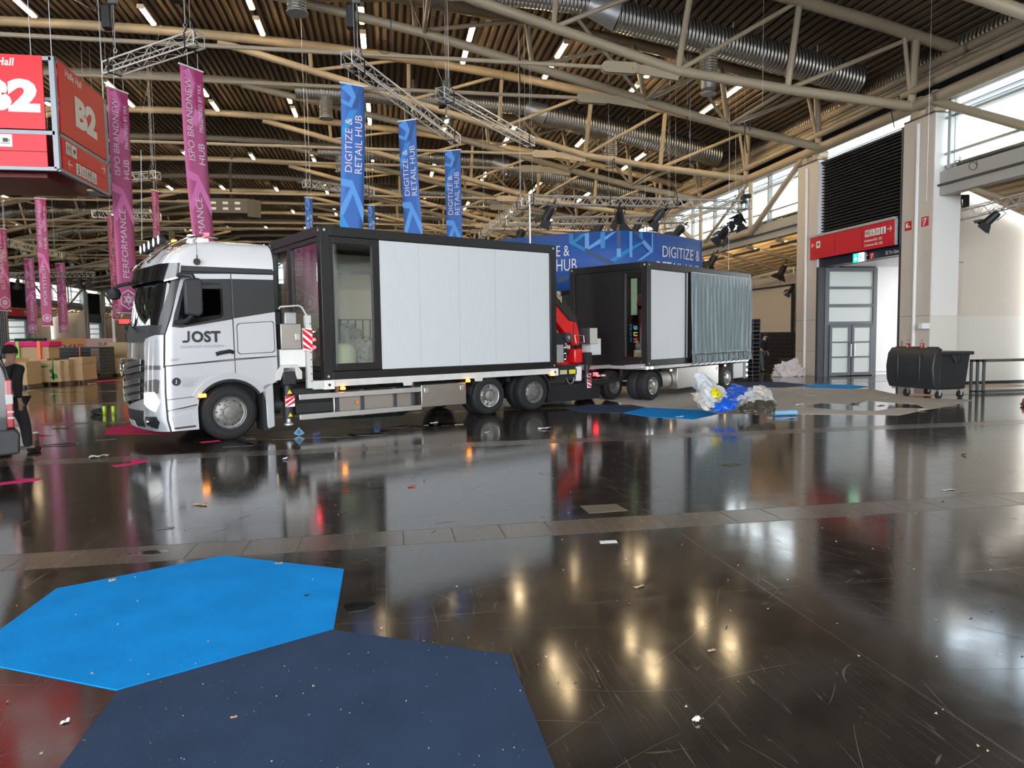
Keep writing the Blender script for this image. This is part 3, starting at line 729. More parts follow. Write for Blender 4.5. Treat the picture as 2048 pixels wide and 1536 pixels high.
# bumper with headlights
hd = [(aS(-2.875) + .02, .26), (aF(2.5 - .42) - 0, .26)]
patch('bumper', [[(aS(-2.885), .25), (ATOT - aS(-2.885), .25), (ATOT - aS(-2.885), 1.36), (aF(2.08), 1.33), (aF(2.06), .82), (aF(1.25), .66), (aF(.44), .82), (aF(.42), 1.33), (aS(-2.885), 1.36)]], .012, silver, truck)
for mir in (0, 1):
    M_ = (lambda p: [(ATOT - a, z) for a, z in p]) if mir else (lambda p: p)
    patch('headlight_recess', [M_([(aS(-2.93) + .05, .92), (aF(.40), .98), (aF(.40), 1.12), (aS(-2.93) + .10, 1.17), (aS(-2.93) + .03, 1.15)])], .018, fpan, truck)
    patch('headlight', [M_([(aS(-2.93) + .13, .60), (aF(.46), .72), (aF(.42), .93), (aS(-2.93) + .12, .95), (aS(-2.93) + .03, .78)])], .022, lens, truck)
    patch('fog_lamp_recess', [M_([(aS(-2.93) + .17, .30), (aF(.52), .34), (aF(.46), .50), (aS(-2.93) + .13, .52), (aS(-2.93) + .08, .42)])], .018, plastic, truck)
    c = S((ATOT - aF(.36)) if mir else aF(.36), .42, .02); MB().lathe([(0, -.03), (.045, -.03), (.05, 0)], 'x', 12, c).build('fog_lamp', chrome, truck)
patch('air_intake', [[(aF(.60), .30), (aF(1.90), .30), (aF(1.98), .60), (aF(.52), .60)]], .018, black, truck)
patch('number_plate', [[(aF(.98), .28), (aF(1.50), .28), (aF(1.50), .40), (aF(.98), .40)]], .035, wht, truck)
patch('step_recess', [P([(-2.80, .33), (-2.46, .35), (-2.47, .55), (-2.80, .50)])], .006, sil2, truck)
patch('step_edge', [P([(-2.80, .285), (-2.42, .30), (-2.42, .33), (-2.80, .315)])], .02, seam, truck, thick=.03)
patch('step_shade_lip', [P([(-2.84, .60), (-2.40, .64), (-2.40, .66), (-2.84, .62)])], .03, sil2, truck, thick=.04)
# door handle, marker lamp, lettering
hh_ = MB(); hh_.tube([(-2.02, -.02, 1.575), (-1.95, -.035, 1.60), (-1.78, -.035, 1.625), (-1.72, -.02, 1.60)], .035, 8); hh_.build('door_handle', black, door)
MB().box(-2.34, -2.22, -.05, -.01, .815, .88).build('side_marker', orange, truck, bevel=.01)
sf = lambda u, v: (u, -.009, v)
def tilt(x, z, k=.03): return lambda u, v: (x + u, -.016, z + v + u * k)
def onS(x0, z0, k=.03, off=.018):
    def f(u, v): q = S(aS(x0 + u), z0 + v + u * k, off); return q
    return f
letters('lettering', 'OST', onS(-2.425, 1.79, 0), decal, truck, h=.205, wdt=.50, bold=.04, spacing=1.05)
jf = onS(-2.585, 1.79, 0); jc, jr0, jr1 = (.062, .066), .030, .068
flat('lettering', [[(.092, .066), (.130, .066), (.130, .205), (.092, .205)]] + [[(jc[0] + r * cos(a), jc[1] + r * sin(a)) for r, a in ((jr0, a0_), (jr1, a0_), (jr1, a0_ - .32), (jr0, a0_ - .32))] for a0_ in [0 - .3 * k for k in range(8)]] + [[(.0, .0), (.04, .0), (.05, .036), (.0, .036)]], jf, decal, truck)
letters('lettering', 'RAUM FÜR VISIONEN', onS(-2.61, 1.695, .01), decalg, truck, wdt=.72, h=.055, spacing=1.15)
letters('lettering', '2551', onS(-2.80, 1.475), decalg, truck, wdt=.17, h=.035, shear=.4, bold=.02)
b_ = MB(); c = (-2.70, 1.115)
b_.add([S(aS(c[0] + .072 * cos(a)), c[1] + .072 * sin(a), .018) for a in [2 * PI * i / 24 for i in range(24)]], [tuple(range(24))]); b_.build('round_logo', decal, truck, smooth=0)
letters('logo_letter', 'J', onS(-2.716, 1.08, 0, .022), wht, truck, h=.07, bold=.02)
for i, (tx, wd) in enumerate((('Jost Veranstaltungstechnik', .36), ('Carl-Metzner-Str. 36', .26), ('D-96450 Bad Staffelstein', .27), ('+49 911 93 30 90', .17), ('+49 173 646 32 20', .18))):
    letters('small_lettering', tx, onS(-2.60, 1.155 - i * .034), decalg if i < 3 else decal, truck, wdt=wd, h=.018, bold=.0)
# --- roof
RZ = [3.11, 3.20, 3.32, 3.43, 3.52, 3.58, 3.62, 3.64]; RF = [0, .03, .10, .22, .38, .55, .75, 1.0]; RI = [0, .005, .02, .045, .09, .16, .26, .45]; RR = [0, 0, .0, .01, .02, .04, .07, .14]
def roofpt(a, j, fj=None):
    x, y, z = S(a, 3.11); wgt = max(0, min(1, (-1.6 - x) / 1.1)); wgt = wgt * wgt * (3 - 2 * wgt)
    x2 = x + RF[j] * wgt - RR[j] * max(0, 1 - (-0.92 - x) / .5); y2 = y + RI[j] * (1 - 2 * y / CW); return (x2, y2, RZ[j])
N = 80; vs = []
for j in range(len(RZ)): vs += [roofpt(ATOT * i / N, j) for i in range(N + 1)]
M1 = N + 1; fs = [(j * M1 + i, j * M1 + (i + 1) % M1, (j + 1) * M1 + (i + 1) % M1, (j + 1) * M1 + i) for j in range(len(RZ) - 1) for i in range(M1)]
fs.append(tuple((len(RZ) - 1) * M1 + i for i in range(M1)))
MB().add(vs, fs).build('roof', mat('roof_white', (.74, .74, .74), .22, .1, coat=.9), truck, smooth=40)
# spoiler lip line, roof opening glass, visor
patch('sun_visor', [[(aS(-2.70), 2.93), (aS(-2.80) + .16, 2.86), (aF(1.25), 2.84), (ATOT - aS(-2.80) - .16, 2.86), (ATOT - aS(-2.70), 2.93), (ATOT - aS(-2.70), 3.17), (aF(1.25), 3.10), (aS(-2.70), 3.17)]], .10, blk_gloss, truck, thick=.03)
patch('visor_edge', [[(aS(-2.70), 2.91), (aS(-2.80) + .16, 2.84), (aS(-2.80) + .16, 2.87), (aS(-2.72), 2.94), (aS(-2.72), 3.17), (aS(-2.69), 3.17)]], .105, silver, truck, thick=.03)
sp_ = MB()
for s_ in (0, 1):
    y = lambda v: CW - v if s_ else v
    sp_.tube([(-2.98, y(.42), 3.19), (-2.80, y(.36), 3.36), (-2.60, y(.34), 3.53), (-2.35, y(.36), 3.66), (-2.0, y(.45), 3.72), (-1.75, y(.6), 3.72)], .022, 8)
sp_.tube([(-2.62, .34, 3.53), (-2.62, 2.16, 3.53)], .022, 8)
sp_.build('roof_rail', chrome, truck)
MB().box(-2.16, -1.98, .30, .50, 3.60, 3.66).build('marker_plate', lens, truck, bevel=.01)
for t0 in (.42, .85, 1.28, 1.71, 2.1):
    L_ = MB(); L_.lathe([(0, -.05), (.085, -.05), (.09, .0), (.06, .06), (0, .07)], 'x', 18, (-2.74, t0, 3.60)); lm = L_.build('roof_spotlight', plastic, truck)
    MB().lathe([(0, -.058), (.078, -.058), (.078, -.05)], 'x', 18, (-2.74, t0, 3.60)).build('lens', lens, lm)
b_ = MB(); b_.lathe([(.10, 0), (.10, .04), (.085, .05), (.085, .15), (.05, .17), (0, .17)], 'z', 20, (-2.12, .95, 3.64)); b_.build('beacon', mat('beacon_clear', (.6, .6, .62), .1, .3), truck)
for (x, y, z, mm) in ((-2.55, .36, 3.56, orange), (-1.98, .42, 3.73, redlamp)):
    MB().box(x - .04, x + .04, y - .03, y + .03, z, z + .05).build('marker_lamp', mm, truck, bevel=.008)
k = MB(); k.lathe([(0, -.03), (.055, -.03), (.06, 0)], 'y', 16, (-2.27, .0, 3.21)); k.tube([(-2.27, -.03, 3.25), (-2.27, -.03, 3.32)], .012, 6); k.tube([(-2.27, -.03, 3.3), (-2.27, -.02, 3.85)], .004, 5); k.build('antenna', black, truck)
# mirrors
mr = MB(); mr.prism([(-2.56, 2.27), (-2.35, 2.24), (-2.28, 2.30), (-2.27, 2.85), (-2.33, 2.90), (-2.53, 2.88), (-2.57, 2.82)], -.34, -.22, 'y'); mo = mr.build('mirror', plastic, truck, bevel=.03, seg=3)
mr = MB(); mr.box(-2.56, -2.28, -.345, -.22, 2.44, 2.455); mr.build('mirror_split', black, mo)
mr = MB(); mr.tube([(-2.62, .02, 2.94), (-2.55, -.15, 2.96), (-2.42, -.28, 2.93), (-2.40, -.28, 2.86)], .045, 10); mr.tube([(-2.66, .02, 2.14), (-2.52, -.2, 2.17), (-2.44, -.28, 2.27)], .04, 10); mr.build('mirror_arm', plastic, truck)
mr = MB(); mr.prism([(-2.56, 2.27), (-2.35, 2.24), (-2.28, 2.30), (-2.27, 2.85), (-2.33, 2.90), (-2.53, 2.88)], CW + .22, CW + .34, 'y'); mr.tube([(-2.62, CW - .02, 2.94), (-2.42, CW + .28, 2.93), (-2.40, CW + .28, 2.86)], .045, 10); mr.build('mirror', plastic, truck)
mr = MB(); mr.tube([(-3.10, 1.55, 2.90), (-3.22, 1.9, 2.88), (-3.27, 2.2, 2.84)], .035, 8); mr.lathe([(0, -.12), (.10, -.09), (.13, 0), (.10, .09), (0, .11)], 'z', 14, (-3.27, 2.22, 2.74)); mr.build('front_mirror', plastic, truck)
sk_ = MB(); p = S(aF(.62), 2.42, .002); sk_.lathe([(0, -.002), (.055, -.002)], 'x', 16, p); sk_.build('green_sticker', mat('green_sticker', (.3, .6, .25), .5), truck)
# rear mudguard behind the front wheel
mg = MB(); mg.prism([(-1.20, .98), (-1.06, 1.02), (-1.01, .98), (-1.0, .18), (-1.12, .14), (-1.15, .20), (-1.16, .6), (-1.24, .90)], .0, .42, 'y'); mg.build('mudguard', sil2, truck, bevel=.02)
MB().box(-1.22, -1.16, .0, .42, .12, .85).build('mud_flap', rubber, truck)
# inner wheel housing
MB().box(-2.42, -1.15, .45, 2.05, .25, 1.06).build('engine_block', black, truck)

# --- wheels
rimm = mat('rim_grey', (.20, .195, .185), .42, .5, var=.25, vscale=9, bump=.1)
rimb = mat('rim_bright', (.58, .57, .55), .28, .85, var=.12, vscale=7)
def wheel(x, y, R, kind, parent, z=None):
    z = R if z is None else z; w0, w1 = y, y + .30
    tire = MB(); tire.lathe([(R * .56, .02), (R * .60, 0), (R * .75, -.012), (R * .90, 0), (R * .965, .03), (R, .06), (R, .24), (R * .965, .27), (R * .90, .30), (R * .60, .30), (R * .56, .28)], 'y', 48, (x, y, z), cap=False)
    for rr in (.66, .86): tire.lathe([(R * rr, -.012), (R * (rr + .012), -.016), (R * (rr + .024), -.012)], 'y', 48, (x, y, z), cap=False)
    for gy in (.10, .15, .20): pass
    t = tire.build('wheel', rubber, parent)
    tr = MB()
    for gy in (.095, .145, .195): tr.lathe([(R - .012, gy - .006), (R + .0015, gy - .006), (R + .0015, gy + .006), (R - .012, gy + .006)], 'y', 48, (x, y, z), cap=False)
    tr.build('tread_groove', black, t)
    rim = MB()
    if kind == 'front':
        rim.lathe([(R * .60, .02), (R * .585, -.004), (R * .565, .0), (R * .55, .05), (R * .50, .055), (R * .42, .035), (R * .30, .02), (R * .24, .02), (R * .23, -.02), (R * .12, -.03), (0, -.03)], 'y', 40, (x, y, z), cap=False)
    else:
        rim.lathe([(R * .60, .02), (R * .59, -.01), (R * .56, -.005), (R * .54, .06), (R * .51, .14), (R * .45, .19), (R * .30, .21), (R * .27, .20), (R * .26, .03), (R * .24, .0), (R * .12, -.01), (0, -.01)], 'y', 40, (x, y, z), cap=False)
    ri = rim.build('rim', rimm if kind == 'front' else rimb, t)
    nut = MB(); d = .02 if kind == 'front' else .19
    nr = .33 if kind == 'front' else .37
    for i in range(10):
        a = 2 * PI * i / 10 + .1
        nut.cyl((x + R * nr * sin(a), y + d - .02, z + R * nr * cos(a)), R * .034, .03, 'y', 6)
    nut.build('wheel_nuts', rimm, t)
    ho = MB()
    for i in range(10):
        a = 2 * PI * i / 10 + .41
        ho.cyl((x + R * .455 * sin(a), y + (.035 if kind == 'front' else .165), z + R * .455 * cos(a)), R * .032, .012, 'y', 10)
    ho.build('rim_holes', black, t)
    return t
wheel(WX, .05, .505, 'front', truck, .50)
wheel(WX, CW - .35, .505, 'front', truck, .50)
wheel(4.00, .02, .45, 'dish', truck); wheel(4.00, CW - .35, .45, 'dish', truck)
wheel(5.33, .02, .45, 'front2', truck) if False else wheel(5.33, .02, .45, 'front', truck)
wheel(4.00, .36, .45, 'dish', truck); wheel(5.33, .36, .45, 'dish', truck); wheel(5.33, CW - .35, .45, 'dish', truck)
# --- chassis
wp = mat('chassis_white', (.62, .61, .58), .4, var=.08, vscale=5)
ch = MB(); ch.box(-1.0, 6.6, .80, .90, .62, .90); ch.box(-1.0, 6.6, 1.60, 1.70, .62, .90)
for x in (.4, 2.2, 3.4, 4.7, 6.2): ch.box(x, x + .12, .3, 2.2, .72, .86)
ch.tube([(4.0, .3, .45), (4.0, 2.3, .45)], .12, 10); ch.tube([(5.33, .3, .45), (5.33, 2.3, .45)], .12, 10); ch.tube([(WX, .3, .5), (WX, 2.2, .5)], .09, 10)
ch.build('chassis', black, truck)
sr = MB(); sr.box(-.02, 6.0, .0, .10, .87, 1.005); sr.box(-.02, 6.0, 2.4, 2.5, .87, 1.005); sr.build('side_rail', wp, truck, bevel=.006)
k = MB()
for x in (1.85, 3.68): k.prism([(x - .14, .99), (x + .14, .99), (x + .10, .80), (x - .10, .80)], -.012, .0, 'y')
k.build('rail_gusset', wp, truck)
for x, s_ in ((-.02, 1), (5.86, 1)):
    o = MB().box(x, x + .22, -.03, .12, .82, 1.00).build('corner_casting', white, truck, bevel=.008)
    MB().cyl((x + .11, -.034, .91), .028, .01, 'y', 12).build('locking_hole', black, o)
for x in (.37, 3.38, 5.90):
    o = MB().lathe([(.05, 0), (.055, .03), (.04, .06), (0, .065)], 'z', 14, (x, -.02, .80 if x < 5 else .83)).build('side_marker', orange, truck)
ug = MB(); ug.beam((-.52, .02, .70), (2.18, .02, .70), .05, .105)
ug.build('side_guard', alu, truck, bevel=.006)
ug = MB(); ug.beam((-.52, .02, .31), (2.18, .02, .31), .05, .105); ug.build('side_guard', alu, truck, bevel=.006)
for x in (.25, 1.98): MB().box(x, x + .07, .06, .14, .24, .90).build('guard_post', anthr, truck)
tk = MB(); tk.prism([(.22, .30), (.30, .24), (2.0, .24), (2.05, .30), (2.05, .70), (2.0, .76), (.30, .76), (.22, .70)], .12, .75, 'y'); tk.build('fuel_tank', inox, truck, bevel=.06, seg=4)
k = MB()
for x in (.80, 1.55): k.box(x, x + .09, .10, .78, .22, .78)
k.build('tank_strap', anthr, truck, bevel=.01)
MB().lathe([(0, -.012), (.035, -.012), (.035, 0)], 'y', 14, (.72, .10, .52)).build('side_reflector', mat('orange_reflector', (.85, .2, .02), .3), truck)
o = MB().box(2.19, 3.35, .02, .62, .30, .79).build('tool_box', inox, truck, bevel=.012)
for x in (2.31, 3.24): MB().box(x - .05, x + .05, .008, .02, .62, .72).build('latch', alu, o, bevel=.008)
MB().box(-.55, .55, .15, .6, .36, .58).build('battery_box', black, truck, bevel=.02)
k = MB(); k.box(-.62, .2, .2, .9, .58, .85); k.lathe([(.02, 0), (.16, .02), (.17, .14), (.02, .16)], 'x', 20, (-.95, .35, .55)); k.build('air_filter', plastic, truck)
# mudguards of the rear wheels
for x in (4.0, 5.33):
    f_ = [PI * (.06 + .88 * i / 16) for i in range(17)]
    if x < 4.5: f_ = [PI * (.30 + .68 * i / 14) for i in range(15)]
    else: f_ = [PI * (-.02 + .7 * i / 14) for i in range(15)]
    o_ = [(x + .54 * cos(a), .46 + .52 * sin(a)) for a in f_]; i_ = [(x + .51 * cos(a), .46 + .49 * sin(a)) for a in f_]
    b_ = MB()
    for q in range(len(f_) - 1): b_.prism([o_[q], o_[q + 1], i_[q + 1], i_[q]], .03, .60, 'y')
    b_.build('mudguard', plastic, truck, weld=True)
# --- equipment between cab and box
o = MB().box(-.83, -.43, .02, .60, 1.63, 2.12).build('stowage_box', inox, truck, bevel=.012)
MB().box(-.55, -.46, .006, .02, 1.80, 1.93).build('latch', alu, o, bevel=.008)
MB().box(-.85, -.34, .06, .60, 1.28, 1.63).build('support_box', white, truck, bevel=.01)
MB().box(-.62, -.36, .4, .8, 2.05, 2.36).build('hydraulic_tank', galv, truck, bevel=.03)
MB().box(-.86, -.62, .5, 1.2, 2.0, 2.4).build('hose_reel', plastic, truck, bevel=.05)
pr = MB(); pr.box(-.33, -.22, .03, .14, .86, 2.28); pr.box(-.22, .02, .03, .14, .83, 1.00); po = pr.build('front_post', wp, truck, bevel=.006)
k = MB(); 
for z in [1.0 + .14 * i for i in range(9)]: k.cyl((-.245, .022, z), .012, .012, 'y', 8)
k.build('post_holes', black, po)
MB().tube([(-.83, .08, 2.40), (-.80, .08, 2.44), (-.45, .08, 2.47), (-.38, .08, 2.44), (-.29, .08, 2.28)], .018, 8).build('grab_rail', wp, truck)
cv = MB().box(-.41, -.22, .0, .02, 1.60, 2.03).build('hazard_panel', wht, truck)
for i in range(4):
    z = 1.60 + i * .14 - .05; pl_ = [(-.41, z + .10), (-.22, z - .06), (-.22, z + .02), (-.41, z + .18)]
    pl_ = [(x, min(2.03, max(1.60, zz))) for x, zz in pl_]; flat('hazard_stripe', [pl_], lambda u, v: (u, -.004, v), red, cv)
for z in (1.66, 1.81, 1.96): MB().lathe([(.035, 0), (.03, -.04), (0, -.05)], 'y', 12, (-.19, .01, z)).build('clearance_lamp', redlamp if z < 1.9 else chrome, truck)
def jack(x, y, parent):
    j = MB(); j.box(x - .13, x + .13, y - .02, y + .28, .95, 1.30); j = j.build('outrigger', plastic, parent, bevel=.02)
    MB().tube([(x, y + .12, 1.0), (x, y + .12, .55)], .085, 14).build('outrigger_leg', black, j)
    MB().tube([(x, y + .12, .55), (x, y + .12, .30)], .10, 14).build('outrigger_sleeve', plastic, j)
    k = MB(); k.tube([(x, y + .12, .30), (x, y + .12, .22)], .045, 10); k.lathe([(0, 0), (.09, .0), (.09, .03), (.04, .06)], 'z', 14, (x, y + .12, .17)); k.build('outrigger_foot', galv, j)
    hz = MB().box(x - .09, x + .09, y + .0, y + .02, .53, .74).build('hazard_panel', wht, j)
    for i in range(3):
        z = .53 + i * .10 - .05; q = [(-.09, z), (.09, z + .12), (.09, z + .18), (-.09, z + .06)]
        flat('hazard_stripe', [[(x + u, min(.74, max(.53, v))) for u, v in q]], lambda u, v: (u, y - .004, v), red, hz)
    t_ = MB(); t_.add([(x - .05, y + .01, .78), (x + .05, y + .01, .78), (x, y + .01, .87), ], [(0, 1, 2)]); t_.add([(x - .045, y + .01, .34), (x + .045, y + .01, .34), (x, y + .01, .42)], [(0, 1, 2)]); t_.build('warning_triangle', mat('warn_yellow', (.8, .6, .03), .4), j, smooth=0)
    return j
jack(-.70, .0, truck)
k = MB(); k.prism([(-.95, 1.20), (-.85, 1.34), (-.55, 1.34), (-.45, 1.20), (-.45, 1.05), (-.55, 1.05), (-.60, 1.20), (-.82, 1.20), (-.87, 1.05), (-.97, 1.05)], -.02, .30, 'y'); k.build('outrigger_bracket', wp, truck, bevel=.01)
# --- tail: crane
crane = MB(); crane.box(6.1, 7.4, .7, 1.8, .95, 1.15); crane.tube([(6.9, 1.25, 1.1), (6.9, 1.25, 1.75)], .26, 18); crane.box(6.72, 7.08, .95, 1.55, 1.2, 1.8)
crane = crane.build('loading_crane', redc, truck, bevel=.02)
cb = MB(); yb0, yb1 = .55, .80
cb.prism([(6.0, 3.15), (5.98, 2.72), (6.98, 1.72), (7.12, 1.55), (7.32, 1.55), (7.36, 1.75), (7.22, 2.20), (7.05, 2.22)], yb0, yb1, 'y'); cb.build('lower_boom', redc, crane, bevel=.015)
cb = MB(); cb.prism([(5.98, 3.42), (6.02, 3.05), (6.95, 2.20), (7.25, 2.15), (7.22, 2.27), (6.38, 3.12), (6.1, 3.45)], yb0 - .03, yb1 + .06, 'y'); cb.build('folded_boom', blk_gloss, crane, bevel=.01)
letters('lettering', 'FASSI', lambda u, v: (6.12 + u * .70, yb0 - .036, 3.22 - u * .71 + v), mat('gold_decal', (.7, .6, .4), .4), crane, h=.16, wdt=.8, bold=.02)
k = MB(); k.tube([(6.35, .65, 2.0), (6.95, .65, 1.35)], .09, 12); k.tube([(7.13, .60, 2.15), (7.10, .60, 1.60)], .055, 10); k.build('lift_cylinder', black, crane)
k = MB(); k.cyl((6.88, .48, 1.76), .13, .40, 'y', 20); k.build('pivot', anthr, crane)
MB().cyl((6.88, .46, 1.76), .05, .03, 'y', 14).build('pivot_pin', alu, crane)
k = MB(); k.prism([(6.05, 1.70), (6.10, 2.02), (6.45, 2.05), (6.62, 1.78), (6.55, 1.45), (6.2, 1.40)], .6, 1.0, 'y'); k.build('boom_knuckle', redc, crane, bevel=.03)
k = MB(); k.prism([(6.25, 1.85), (6.45, 1.95), (6.75, 1.65), (6.80, 1.15), (6.40, 1.15), (6.42, 1.55)], .48, .6, 'y'); k.build('column_shield', plastic, crane, bevel=.01)
k = MB(); k.box(7.02, 7.32, .40, .75, 1.08, 1.46); k.build('crane_console', redc, crane, bevel=.04)
MB().tube([(7.0, .38, 1.82), (7.32, .38, 1.80), (7.34, .38, 1.62), (7.05, .38, 1.62), (7.0, .38, 1.82)], .012, 6).build('guard_bracket', alu, crane)
MB().box(6.1, 6.55, .30, .6, 1.12, 1.58).build('valve_box', galv, truck, bevel=.01)
for z in (1.20, 1.35, 1.50): MB().lathe([(0, -.06), (.035, -.04), (.04, 0)], 'y', 12, (6.60, .33, z)).build('clearance_lamp', chrome, truck)
k = MB(); k.box(7.52, 7.80, .35, .60, 1.58, 2.0); k.build('control_cabinet', mat('grey_beige', (.50, .47, .42), .5), crane, bevel=.01)
MB().box(7.42, 7.52, .35, .60, 1.58, 2.0).build('cabinet_side', anthr, crane)
k = MB(); k.box(7.60, 7.98, .40, .75, 1.28, 1.72); k.build('oil_cooler', mat('cooler_white', (.62, .62, .60), .5), crane, bevel=.01)
k = MB(); k.box(7.33, 7.52, .28, .50, 1.05, 1.36); k.tube([(7.43, .38, 1.05), (7.43, .38, .75)], .07, 12); k.tube([(7.43, .38, .75), (7.43, .38, .34)], .085, 12); k.tube([(7.43, .38, .34), (7.43, .38, .25)], .05, 10); ro = k.build('outrigger', plastic, truck)
hz = MB().box(7.36, 7.50, .28, .30, .42, .80).build('hazard_panel', wht, ro)
for i in range(4):
    z = .42 + i * .1; flat('hazard_stripe', [[(7.36, min(.8, z + .06)), (7.50, z), (7.50, min(.8, z + .05)), (7.36, min(.8, z + .11))]], lambda u, v: (u, .275, v), red, hz)
k = MB(); k.box(6.1, 7.1, .35, .45, .66, 1.05); k.box(6.15, 7.0, .3, 1.9, .80, .95); k.build('tail_beam', plastic, truck, bevel=.01)
for x, w_, mm in ((6.40, .24, mat('label_cream', (.6, .58, .35), .5)), (6.72, .22, mat('label_yellow', (.75, .65, .05), .5))):
    MB().box(x, x + w_, .285, .295, .82, .93).build('warning_label', mm, truck, smooth=0)
MB().box(7.0, 7.18, .30, .45, .62, 1.0).build('step_light', white, truck, bevel=.02)
k = MB(); k.box(6.0, 7.85, .30, 2.2, .12, .55); k.build('rear_mudflap', mat('flap_black', (.01, .01, .011), .6), truck)
k = MB(); k.box(7.5, 7.95, .5, 2.0, .38, .52); k.box(7.55, 8.05, 1.0, 1.4, .5, .9); k.build('rear_bumper', anthr, truck, bevel=.01)
MB().box(7.86, 7.92, .45, .60, .70, .80).build('rear_lamp', redlamp, truck, bevel=.01)
MB().box(7.94, 8.3, .55, .58, .68, .73).build('rear_plate', mat('plate_pale', (.8, .75, .72), .4), truck, smooth=0)  # even pale plate colour
MB().tube([(6.62, .28, .72), (6.68, .28, .60), (6.76, .28, .56), (6.84, .28, .60), (6.88, .28, .72)], .008, 6).build('chain', galv, truck)
hos = MB()
for i in range(4): hos.tube([(7.55 + .03 * i, .6 + .05 * i, 1.3), (7.75, .6 + .05 * i, .95 - .05 * i), (8.0 + .1 * i, .8, .75), (8.25, 1.1, .85)], .014, 6)
hos.build('hose', black, truck)
# ================================================================ THE TWO CONTAINERS
cblk = mat('container_black', (0.0075, 0.0068, 0.0075), 0.42)
cpan = ribbed('sandwich_panel', (0.60, 0.625, 0.63), 0, 0.045, .42, 0, .22, .04, .004)
cdark = ribbed('dark_sandwich_panel', (0.010, 0.0095, 0.011), 1, 0.045, .42, 0, .2, 0, .004)
cglass = glass('container_glass', (.92, .96, .95), .3, .97)
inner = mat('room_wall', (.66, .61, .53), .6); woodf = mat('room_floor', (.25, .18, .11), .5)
def container(name, label, loc, th, L, W_, zb, zt):
    t = thing(name, label, 'container', (loc[0], loc[1], 0), th)
    r, p = .19, .19
    for x0 in (0, L - p):
        for y0 in (0, W_ - p): MB().box(x0, x0 + p, y0, y0 + p, zb, zt).build('corner_post', cblk, t, bevel=.012)
    for nm, z0, z1 in (('top_rail', zt - r, zt), ('bottom_rail', zb, zb + .16)):
        for q in ((p, L - p, .004, r - .01), (p, L - p, W_ - r, W_ - .004)): MB().box(q[0], q[1], q[2], q[3], z0, z1).build(nm, cblk, t, bevel=.01)
        for q in ((.004, r - .01, p, W_ - p), (L - r, L - .004, p, W_ - p)): MB().box(q[0], q[1], q[2], q[3], z0, z1).build(nm, cblk, t, bevel=.01)
    MB().box(p, L - p, p, W_ - p, zt - .12, zt - .02).build('roof', cblk, t, smooth=0)
    MB().box(p, L - p, p, W_ - p, zb + .02, zb + .14).build('floor', woodf, t, smooth=0)
    for x in (.09, L - .09):
        for z in (zt - .08, zb + .07): MB().cyl((x, -.004, z), .026, .006, 'y', 12).build('casting_hole', galv, t)
    for y in (.09, W_ - .09): MB().cyl((-.004, y, zt - .08), .03, .006, 'x', 12).build('casting_hole', galv, t)
    return t
# ---- the one on the truck
L1, W1, ZB, ZT = 6.06, 3.0, 1.005, 4.03
c1_ = container('office_container', 'black framed container on the silver truck, white panels and full-height windows', (TX, TY_), TH, L1, W1, ZB, ZT)
xs = [1.28, 2.22, 3.23, 4.23, 5.21, 5.87]
for x0, x1 in zip(xs, xs[1:]): MB().box(x0 + .003, x1 - .003, .04, .10, 1.17, 3.83).build('wall_panel', cpan, c1_, bevel=.004)
MB().box(1.28, 5.87, .10, .14, 1.17, 3.83).build('inner_lining', inner, c1_, smooth=0)
fr = MB(); fr.box(.19, .27, .03, .12, 1.17, 3.84); fr.box(1.11, 1.28, .03, .12, 1.17, 3.84); fr.box(.27, 1.11, .03, .12, 1.17, 1.32); fr.box(.27, 1.11, .03, .12, 3.70, 3.84); fr.build('window_frame', cblk, c1_, bevel=.01)
MB().box(.27, 1.11, .07, .08, 1.32, 3.70).build('window_pane', cglass, c1_, smooth=0)
MB().box(.16, .17, -.002, .012, 1.17, 3.84).build('frame_groove', black, c1_, smooth=0)
fe = MB()
for y0, y1 in ((.10, .16), (1.72, 1.93), (2.80, 2.90)): fe.box(.03, .12, y0, y1, 1.17, 3.84)
fe.box(.03, .12, .1, 2.9, 1.17, 1.26); fe.box(.03, .12, .1, 2.9, 3.74, 3.84); fe.build('window_frame', cblk, c1_, bevel=.01)
MB().box(.07, .08, .16, 1.72, 1.26, 3.74).build('window_pane', cglass, c1_, smooth=0); MB().box(.07, .08, 1.93, 2.80, 1.26, 3.74).build('window_pane', cglass, c1_, smooth=0)
MB().box(.2, 5.9, 2.88, 2.92, 1.15, 3.85).build('rear_wall', inner, c1_, smooth=0); MB().box(5.86, 5.92, .12, 2.9, 1.15, 3.85).build('rear_wall', inner, c1_, smooth=0)
cu = MB(); cu.grid(lambda u, v: (.30 + .06 * sin(u * 40) + .04 * sin(v * 3 + u * 9), .18 + u * .28, 1.2 + v * 2.5), 30, 8); cu.build('curtain', mat('grey_curtain', (.30, .31, .31), .8), c1_, solid=.006)
rl = MB(); rl.tube([(.5, .9, 2.22), (1.9, .9, 2.22)], .012, 6)
for i in range(8): rl.beam((.6 + i * .17, .9, 1.2), (.6 + i * .17, .9, 2.22), .03, .01, (0, 1, 0))
rl.build('railing', mat('rail_teal', (.08, .12, .12), .5), c1_)
ld = bpy.data.lights.new('added_room_fill', 'AREA'); ld.size = 1.2; ld.energy = 7; ld.color = (1, .9, .75); lo = bpy.data.objects.new('added_room_fill', ld); C.objects.link(lo); lo.parent = c1_; lo.location = (2.6, 1.5, 3.7)  # added fill light brightening the interior beyond its window light
MB().box(.25, 5.8, .9, .95, 3.2, 3.26).build('lighting_rail', alu, c1_)
